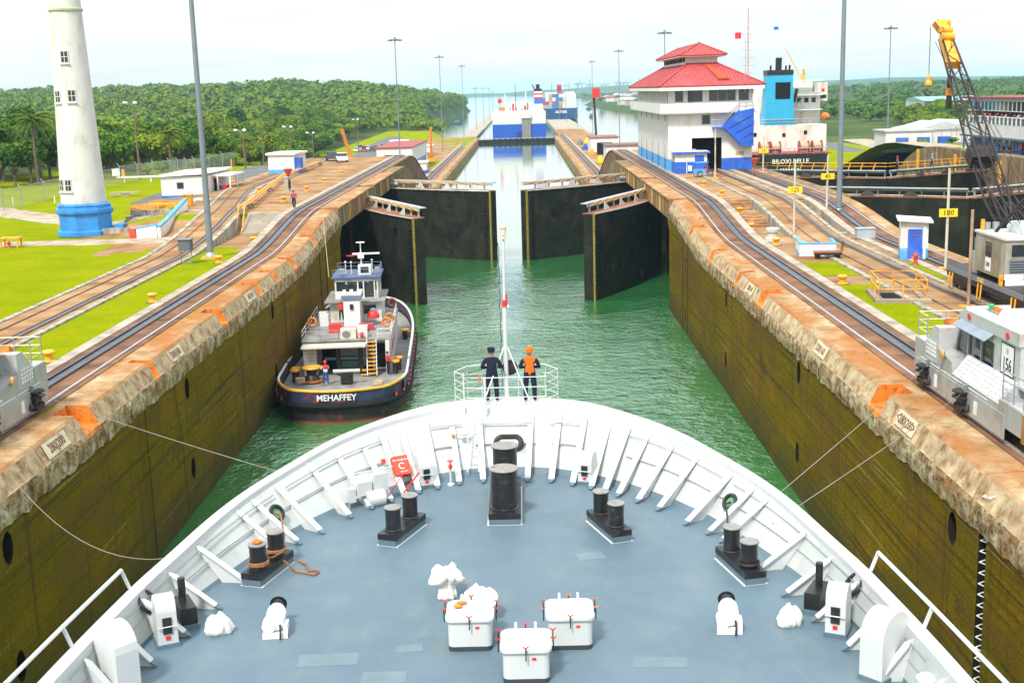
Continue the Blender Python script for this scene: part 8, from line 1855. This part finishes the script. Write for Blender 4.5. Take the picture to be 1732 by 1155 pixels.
def crown_points(n, R, H, lobes, rng, flat=0.8):
    """points and normals on the outer parts of several lobes"""
    c = rng.normal(size=(lobes, 3)); c /= np.linalg.norm(c, axis=1, keepdims=True); c *= rng.uniform(0.25, 0.78, (lobes, 1)); c[:, 2] = np.abs(c[:, 2])*0.9 - 0.25
    lr = rng.uniform(0.26, 0.48, lobes); k = rng.integers(0, lobes, n)
    d = rng.normal(size=(n, 3)); d[:, 2] += 0.45; d /= np.linalg.norm(d, axis=1, keepdims=True)
    rr_ = lr[k]*rng.uniform(0.72, 1.06, n)
    p = c[k] + d*rr_[:, None]
    nrm = d + rng.normal(scale=0.45, size=(n, 3)); nrm[:, 2] += 0.25
    return p*np.array([R, R, H/2]), nrm
def make_tree(seed, R, H, trunk_h, mat, n=2300, leaf=0.62, lobes=15):
    rng = np.random.default_rng(seed); rd = random.Random(seed)
    p, nm = crown_points(n, R, H, lobes, rng); p[:, 2] += trunk_h + H*0.42
    crown = quads_mesh("crown", p, nm, rng.uniform(0.6, 1.35, n)*leaf, mat, 0.85)
    mb = MB(); top = Vector((rd.uniform(-.4, .4), rd.uniform(-.4, .4), trunk_h+H*0.35)); mb.tube([(0, 0, -0.6), (0.05, 0, trunk_h*0.5), top], [0.30, 0.22, 0.12], 7)
    for k in range(6):
        a = 2*PI*k/6 + rd.random(); s = Vector((0, 0, trunk_h*rd.uniform(0.55, 0.95))); e = Vector((R*0.62*math.cos(a), R*0.62*math.sin(a), trunk_h+H*rd.uniform(0.25, 0.6)))
        mb.tube([s, s.lerp(e, 0.5)+Vector((0, 0, 0.4)), e], [0.13, 0.09, 0.04], 5)
    return mb.mesh("trunk", bark), crown
def make_palm(seed, h):
    rng = np.random.default_rng(seed); rd = random.Random(seed); C, Nn, S = [], [], []
    for k in range(22):
        a = 2*PI*k/22 + rd.random()*0.3; el = rd.uniform(-0.3, 1.1); Lf = rd.uniform(3.0, 4.0); d = Vector((math.cos(a), math.sin(a), 0))
        for j in range(26):
            t = j/25; x = Lf*t*math.cos(el*(1-t)); z = Lf*(math.sin(el)*t - 0.55*t*t*1.3)
            for sd in (-1, 1):
                C.append(Vector((0, 0, h)) + d*x + Vector((0, 0, z)) + Vector((-d.y, d.x, -0.5))*sd*0.3*(1.1-t)); Nn.append(Vector((0, 0, 1)) + Vector((-d.y, d.x, 0))*sd*0.8 + Vector((rd.uniform(-.3, .3), rd.uniform(-.3, .3), 0))); S.append(0.5*(1.15-0.6*t))
    crown = quads_mesh("crown", np.array([tuple(c) for c in C]), np.array([tuple(c) for c in Nn]), np.array(S), palm_m, 0.5)
    mb = MB(); mb.tube([(0, 0, -0.5), (0.2, 0.1, h*0.5), (0, 0, h)], [0.26, 0.2, 0.17], 8); return mb.mesh("trunk", bark), crown
TR = [make_tree(1, 4.6, 7.5, 3.2, leaf_m), make_tree(2, 5.4, 6.4, 3.6, leaf_m, lobes=18), make_tree(3, 3.8, 8.2, 3.5, leaf_m, 2000, lobes=12), make_tree(4, 5.0, 7.0, 2.6, leaf_lt, lobes=16), make_tree(5, 6.2, 6.0, 4.2, leaf_m, 2900, lobes=20)]
SH = [make_tree(21, 2.4, 3.0, 0.3, leaf_lt, 900, 0.42, 9), make_tree(22, 3.0, 2.8, 0.3, leaf_lt, 1000, 0.42, 10)]
PL = [make_palm(31, 8.5), make_palm(32, 7.0)]
KN = ["tall dark green rainforest tree", "broad spreading rainforest tree", "narrow upright rainforest tree", "pale yellow-green rounded tree", "wide umbrella-crowned tree"]
def put_tree(kind, proto, label, x, y, z, s, rz, grp):
    t = thing(kind, label, "tree" if kind != "bush" else "bush", (x, y, z), rz, grp); t.scale = (s, s, s*random.uniform(0.92, 1.12))
    link("trunk", proto[0], t); link("crown", proto[1], t); return t
random.seed(77)
edge = [(120, -118), (150, -95), (176, -74), (207, -62), (228, -56), (290, -52), (400, -62), (490, -68), (700, -76), (860, -84)]
def edge_x(y):
    for (y0, x0), (y1, x1) in zip(edge, edge[1:]):
        if y0 <= y <= y1: return x0+(x1-x0)*(y-y0)/(y1-y0)
    return -90
cnt = 0
for row, (dx, dy0, smin, smax) in enumerate(((3, 6.0, 0.62, 0.88), (9, 6.8, 0.8, 1.05), (17, 8.0, 0.95, 1.2), (27, 10.0, 1.0, 1.3), (40, 14, 1.05, 1.35))):
    y = 140 + row*2
    while y < 640:
        yy = y + random.uniform(-2, 2); x = edge_x(yy) - dx - random.uniform(-2.5, 2.5); k = random.choice([0, 1, 1, 2, 3, 4, 0])
        inview = x > -0.41*yy-4
        if inview and cnt < 275:
            s = random.uniform(smin, smax)
            put_tree("forest_tree", TR[k], KN[k] + (" at the front edge of the left forest" if row < 1 else " within the left forest behind the front row" if row < 3 else " deep inside the left forest"), x, yy, h_left(x, yy)-0.3, s, random.uniform(0, 6.28), "trees of the left forest"); cnt += 1
        y += dy0*(1 + (yy-150)/420)
for x, y, s in ((-70, 184, 1.02), (-66.5, 190, 1.05), (-73, 193, 0.98), (-58.5, 214, 0.9), (-50.5, 236, 0.75)):
    put_tree("palm_tree", PL[0] if s > 0.95 else PL[1], "feathery palm tree rising from the forest edge behind the lighthouse" if s > 0.95 else "short palm among bushes by the service road", x, y, h_left(x, y), s, random.random()*6, "palms at the forest edge")
y = 205
while y < 420:
    x = edge_x(y) + 1.5 + random.uniform(-1, 1.5)
    if x < road_x(y) - 5: put_tree("bush", random.choice(SH), "light green bush on the verge between the service road and forest", x, y, h_left(x, y), random.uniform(0.6, 1.0), random.random()*6, "verge bushes")
    y += random.uniform(4.5, 8)
# right bank trees
random.seed(5)
rc = 0
for row, (x0, dyy, smin, smax) in enumerate(((106, 10, 0.75, 1.1), (118, 9, 0.85, 1.2), (134, 10, 0.95, 1.25), (155, 12, 1.0, 1.3))):
    y = 262 + row*8
    while y < 560 and rc < 130:
        x = x0 + (y-262)*0.22 + random.uniform(-4, 4); k = random.choice([0, 1, 3, 3, 4, 2])
        if random.random() < 0.16: put_tree("palm_tree", random.choice(PL), "palm tree among the trees of the right bank", x, y, h_right(x, y), random.uniform(0.9, 1.2), random.random()*6, "palms of the right bank")
        else: put_tree("bank_tree", TR[k], KN[k] + " on the right bank behind the tanker" + (" and the road" if row < 1 else " beyond the sheds"), x, y, h_right(x, y)-0.2, random.uniform(smin, smax), random.random()*6, "trees of the right bank")
        y += dyy; rc += 1
for x, y, s in ((84, 238, 0.55), (86, 232, 0.5), (80, 243, 0.5), (92, 246, 0.7), (98, 252, 0.75), (100, 236, 0.8), (106, 228, 0.8), (96, 222, 0.6)):
    put_tree("bank_tree", TR[3] if s > 0.6 else SH[0], "small young tree on the lawn behind the second lane" if s <= 0.6 else "spreading shade tree by the sheds behind the second lane", x, y, h_right(x, y), s, random.random()*6, "lawn trees on the right bank")
# far canopy: one mass
def canopy(name, label, pts, leaf_per, mat):
    P_, N_, S_ = [], [], []
    for (x, y, z, r, q) in pts:
        p, nm = crown_points(q, r, r*1.3, 6, NPR); p += np.array([x, y, z+r*0.35]); P_.append(p); N_.append(nm); S_.append(NPR.uniform(0.6, 1.3, q)*r*0.30)
    return tag(link(name, quads_mesh(name, np.concatenate(P_), np.concatenate(N_), np.concatenate(S_), mat)), label, kind="stuff")
pts = []
random.seed(9)
for k in range(2600):
    y = math.exp(random.uniform(math.log(240), math.log(2700))); u_ = random.uniform(-0.43, -0.02); x = 1.95 + u_*y
    e = edge_x(y)-45 if y < 640 else min(shore_left(y)-6, -60)
    if x > e: continue
    r = random.uniform(4.5, 7.5)*(1+y/2600)*(0.8 if x > e-25 else 1); pts.append((x, y, hL(x, y)+2.0, r, 110 if y < 900 else 70))
for k in range(900):
    y = random.uniform(620, 1650); e = shore_left(y) - 5; x = e - abs(random.gauss(0, 38)); r = random.uniform(4.0, 7.0); pts.append((x, y, hL(x, y)+1.5, r, 80))
canopy("far_forest", "dense rainforest canopy covering the hills beyond the left bank", pts, 0, leaf_m)
pts = []
for k in range(1500):
    y = math.exp(random.uniform(math.log(330), math.log(3200))); u_ = random.uniform(0.03, 0.47); x = 1.95 + u_*y
    if y < 560 and x < 152 + (y-262)*0.22 + 12: continue
    if y > 540 and x < shore_right(y)+14: continue
    if y < 540 and x < 150: continue
    if x < 330 and 900 < y < 2000 and random.random() < 0.6: continue
    r = random.uniform(3.5, 6.0)*(1+y/3200); pts.append((x, y, hR(x, y)+1.0, r, 90 if y < 900 else 60))
canopy("far_woods", "wooded flat land stretching away behind the right bank", pts, 0, leaf_m)
# distant coast beyond the bay
cst = []
for k in range(81):
    x = -900 + k*60; h = 6 + 22*sm((x+300)/900)*(0.7+0.3*math.sin(x*0.004)) + 5*nz2(x, 0, 0.006); cst.append((x, h))
mb = MB(); mb.loft([[(x, 5600, -1), (x, 5650, max(h, 1)), (x, 6600, max(h, 1)+6), (x, 7000, -1)] for x, h in cst], flip=True); tag(fix(mb.build("far_coast", hill_m, None, True)), "hazy low coast on the horizon beyond the bay", kind="structure")

# ------------------------------------------------------------------ far buildings, sheds, vehicles
def shed(label, x, y, z, w, d, h, rise, wall, roof, rz=0.0, base=None, door=None, name="shed", cat="shed"):
    t = thing(name, label, cat, (x, y, z), rz)
    MB().box(-w/2, w/2, -d/2, d/2, -0.5 if not base else h*0.3, h).build("wall", wall, t)
    if base: MB().box(-w/2, w/2, -d/2, d/2, -0.5, h*0.3-0.004).build("base_band", base, t)
    o = w*0.05
    if rise: MB().prism([(-w/2-o, -d/2-0.4, h+0.01), (w/2+o, -d/2-0.4, h+0.01), (0, -d/2-0.4, h+rise)], (0, d+0.8, 0)).build("roof", roof, t)
    else: MB().box(-w/2-0.3, w/2+0.3, -d/2-0.3, d/2+0.3, h+0.004, h+0.3).build("roof", roof, t)
    if door: MB().box(-w*0.28, w*0.28, -d/2-0.08, -d/2-0.003, -0.3, h*0.72).build("doorway", door, t)
    return t
maroon = M("maroon_roof", (0.30, 0.05, 0.05), 0.6, var=0.15); tin = M("tin_roof", (0.52, 0.55, 0.56), 0.4, 0.2, var=0.1)
t = shed("long white shed with flat red roof and blue doors beside the far left track", -30.2, 339, 2.7, 9.0, 42, 6.2, 0, house_white, maroon, rad(-1), None, dark)
for k in range(6): MB().box(4.503, 4.56, -20+k*6.4, -15.5+k*6.4, -0.2, 2.6).build("blue_door", blue, t)
shed("white garage with open dark front on the central wall", 27.6, 392, 2.5, 8.4, 16, 5.0, 0, house_white, M("roof_rust", (0.26, 0.14, 0.12), 0.8, var=0.3), 0, None, dark)
shed("white workshop with brown flat roof just past the raised right wall", 26.9, 306, 2.5, 8.8, 11, 6.2, 0, house_white, M("roof_brown", (0.20, 0.12, 0.10), 0.8, var=0.3), 0, None, None)
shed("tall brown-grey ship hull block showing beside the control house", 41.0, 330, 0, 7, 40, 12.5, 0, M("grey_hull", (0.16, 0.16, 0.17), 0.6), maroon, name="moored_barge", cat="barge")
for k, (x, y, w) in enumerate(((-39, 400, 5), (-34, 420, 5.5), (-29.5, 412, 4.5), (-41, 440, 6))):
    shed(["white and blue control kiosk beyond the red-roofed shed", "blue-banded white hut between the far tracks", "small blue and white hut near the far track curve", "pale garage near the car park by the shore"][k], x, y, h_left(x, y), w, 6, 3, 0, house_white, white, 0, blue if k < 3 else None, dark if k == 3 else None, "hut", "hut")
shed("white van-like hut with blue skirt beside the far left mast", -23.8, 318, 2.5, 3.2, 6, 2.7, 0, house_white, white, 0, blue, None, "hut", "hut")
t = thing("utility_cart", "rounded white utility cart by the far left track", "cart", (-25.3, 300, 2.6)); MB().box(-1.4, 1.4, -1.2, 1.2, 0.35, 1.0).build("body", white, t); MB().ell((0, 0, 1.2), 1.1, 1.0, 0.7, 12, 8).build("hood", white, t, True)
for x in (-0.9, 0.9): MB().cyl((x, -1.25, 0.35), (x, 1.25, 0.35), 0.34, n=10).build("wheels", rubber, t)
def small_crane(label, x, y, z, h, tilt):
    t = thing("jib_crane", label, "crane", (x, y, z)); MB().box(-1.2, 1.2, -1.0, 1.0, 0, 1.6).build("base", yellow_orange, t); MB().bar((0, 0, 1.5), (tilt, 0, h), 0.8, 0.7).build("jib", orange, t); MB().box(-0.8, 0.8, -1.2, 0.2, 1.61, 2.8).build("cab", orange, t)
small_crane("leaning orange jib crane before the red-roofed shed", -38.5, 300, 4.0, 10.5, -2.6); small_crane("upright orange jib crane behind the red-roofed shed", -24.6, 366, 2.6, 10, 0.2)
pile = MB()
for k in range(14): tag(MB().obox((-37+0.9*(k % 5), 305+1.6*(k//5), 5.2+0.5*(k % 3)), (1.6, 1.2, 0.9), k).build("crate", [yellow_orange, white, M("crate_green", (0.1, 0.3, 0.1), 0.7), orange][k % 4]), "%s crate stacked beside the orange jib crane" % ["yellow", "white", "green", "orange"][k % 4], "crate", "crates by the jib crane")
def car(label, x, y, z, rz, m, grp=None, van=False):
    t = thing("parked_car", label, "car", (x, y, z), rz, grp); h = 1.9 if van else 1.0
    MB().prism([(-0.9, -2.1, 0.35), (-0.9, 2.1, 0.35), (-0.9, 2.1, 0.8), (-0.9, 1.3, 0.95), (-0.9, -2.0, 1.0)], (1.8, 0, 0)).build("body", m, t)
    MB().prism([(-0.8, -1.8, 1.001), (-0.8, 1.1, 0.97), (-0.8, 0.5, 1.5 if not van else 1.9), (-0.8, -1.6, 1.5 if not van else 1.9)], (1.6, 0, 0)).build("cabin", dark_glass, t); MB().box(-0.78, 0.78, -1.55, 0.4, 1.5 if not van else 1.901, 1.56 if not van else 1.96).build("roof", m, t)
    for xx in (-0.85, 0.85):
        for yy in (-1.3, 1.35): MB().cyl((xx-0.1, yy, 0.33), (xx+0.1, yy, 0.33), 0.33, n=10).build("wheel", rubber, t)
carm = [white, M("car_silver", (0.4, 0.42, 0.44), 0.3, 0.4), M("car_dark", (0.05, 0.06, 0.08), 0.3), M("car_red", (0.4, 0.04, 0.03), 0.3)]; cn = ["white", "silver", "dark", "red"]
for k in range(10): x, y = -44-(k % 5)*2.7, 428+(k//5)*11; car("%s car in the car park by the left shore" % cn[k % 4], x, y, h_left(x, y)+0.05, 0.1, carm[k % 4], "cars in the left car park", k % 3 == 0)
car("white car standing on the upper left apron by the pipe run", -29.0, 214, 11.3, 0.2, white); car("dark car standing next to a white one on the upper left apron", -31.5, 219, 11.3, 0.2, carm[2])
for k in range(9): x, y = 88+(k % 5)*3.0, 222+(k//5)*7; car("%s car parked behind the second lane wall" % cn[(k+1) % 4], x, y, h_right(x, y)+0.06, 0.15, carm[(k+1) % 4], "cars behind the second lane", k % 2 == 0)
shed("white warehouse with low red-edged roof behind the second lane", 118, 330, h_right(118, 330), 26, 22, 6, 2.0, house_white, tin, rad(12), None, None, "warehouse", "building")
shed("white house with pale roof among trees behind the second lane", 96, 286, h_right(96, 286), 13, 12, 4.2, 1.8, house_white, tin, rad(6), None, None, "house", "building")
shed("pale metal shed with open front near the right road", 78.5, 251, h_right(78.5, 251), 9, 8, 3.6, 0, house_white, tin, 0, None, None, "shed", "shed")
for k in range(3): tag(MB().box(76+k*4.2, 78.2+k*4.2, 246, 247.6, h_right(77, 246), h_right(77, 246)+1.9).build("blue_cabinet", blue), "blue equipment cabinet in the row behind the tanker", "cabinet", "blue cabinets behind the second lane")
shed("large grey warehouse roof rising behind the visitor building", 205, 430, h_right(205, 430), 70, 50, 10, 4, M("warehouse_wall", (0.45, 0.5, 0.5), 0.6), tin, rad(8), None, None, "warehouse", "building")
shed("long low teal roof among the trees on the right bank", 190, 560, h_right(190, 560), 60, 24, 9.5, 1.5, house_white, M("teal_roof", (0.20, 0.42, 0.42), 0.5), rad(80), None, None, "warehouse", "building")
shed("white sheds with grey roof beside the visitor building's end", 86, 205, h_right(86, 205), 14, 10, 3.8, 1.2, house_white, tin, rad(10), None, None, "shed", "shed")
for k in range(46):
    y = random.uniform(1150, 2100); x = shore_right(y) + random.uniform(12, 160)
    z = hR(x, y); w = random.uniform(9, 18)
    t = shed("small pale house of the far town on the right shore", x, y, z, w, w*0.8, 5, 2.5, [house_white, M("town_cream", (0.5, 0.45, 0.36), 0.7), concrete_lt][k % 3], [maroon, tin, M("roof_grey", (0.3, 0.3, 0.3), 0.6)][k % 3], random.random(), None, None, "house", "house"); t["group"] = "houses of the far town"
for k in range(9):
    x, y = 260+k*55+random.uniform(-15, 15), 5560; t = thing("harbour_crane", "pale harbour gantry crane on the far horizon", "crane", (x, y, 4), random.random(), "gantry cranes on the horizon"); h = random.uniform(34, 46)
    for a, b in ((-8, -8), (8, -8), (8, 8), (-8, 8)): MB().bar((a, b, -5), (a, b, h), 3).build("leg", mast_grey, t)
    MB().bar((-22, 0, h), (26, 0, h), 3).build("girder", mast_grey, t); MB().bar((0, 0, h), (0, 0, h+16), 2.5).build("mast", mast_grey, t)
fence("tall chain link fence along the road behind the second lane", [(84, 214), (92, 262), (99, 330)], 3.0, 8, h_right)
t = thing("lamp_post", "white curved lamp post on the quay behind the second lane", "street lamp", (84.5, 214, h_right(84.5, 214))); MB().tube([(0, 0, 0), (0, 0, 6.5), (0.3, 0, 7.4), (1.2, 0, 7.7), (1.9, 0, 7.4)], 0.13, 8).build("post", white, t, True); MB().ell((2.0, 0, 7.3), 0.4, 0.25, 0.15, 8, 6).build("lamp", white, t, True)
# figures and gear on the far central wall
for k in range(12):
    x, y = 23.5+(k % 3)*3.2, 340+k*13; tag(MB().obox((x, y, FAR+0.5), (1.6, 2.2, 1.0), k*0.3).box(x-0.5, x+0.5, y-0.6, y+0.6, FAR+1.0, FAR+1.8).build("equipment_box", [yellow, blue, white, yellow_orange, mast_grey][k % 5]), "%s equipment box on the far central wall" % ["yellow", "blue", "white", "orange", "grey"][k % 5], "box", "equipment on the far central wall")
t = thing("far_crane", "black and red mobile crane on the far central wall", "crane", (26.5, 405, 2.5)); MB().box(-1.5, 1.5, -2.5, 2.5, 0.3, 1.8).build("chassis", M("far_crane_red", (0.4, 0.06, 0.04), 0.6), t); MB().bar((0, 0, 1.5), (-0.8, 0, 19), 0.9, 0.7).build("mast", lattice_dark, t); MB().box(-1.2, 1.2, -1.2, 1.2, 17.0, 20.0).build("head", red, t); MB().box(-1.2, 1.0, -1, 1.2, 1.81, 3.6).build("cab", M("far_crane_teal", (0.06, 0.2, 0.22), 0.5), t)

# ------------------------------------------------------------------ air
hz = bpy.data.materials.new("haze"); hz.use_nodes = True; N = hz.node_tree.nodes; L = hz.node_tree.links; N.clear()
ho = N.new("ShaderNodeOutputMaterial"); pv = N.new("ShaderNodeVolumePrincipled"); pv.inputs["Color"].default_value = (0.50, 0.78, 1.0, 1); pv.inputs["Density"].default_value = 0.00010; pv.inputs["Anisotropy"].default_value = 0.0
L.new(pv.outputs[0], ho.inputs["Volume"])
try: hz.cycles.homogeneous_volume = True
except Exception: pass
tag(MB().box(-9100, 9100, -500, 13100, -3.2, 66).build("haze", hz), "pale blue humid haze over the locks and hills", kind="stuff")
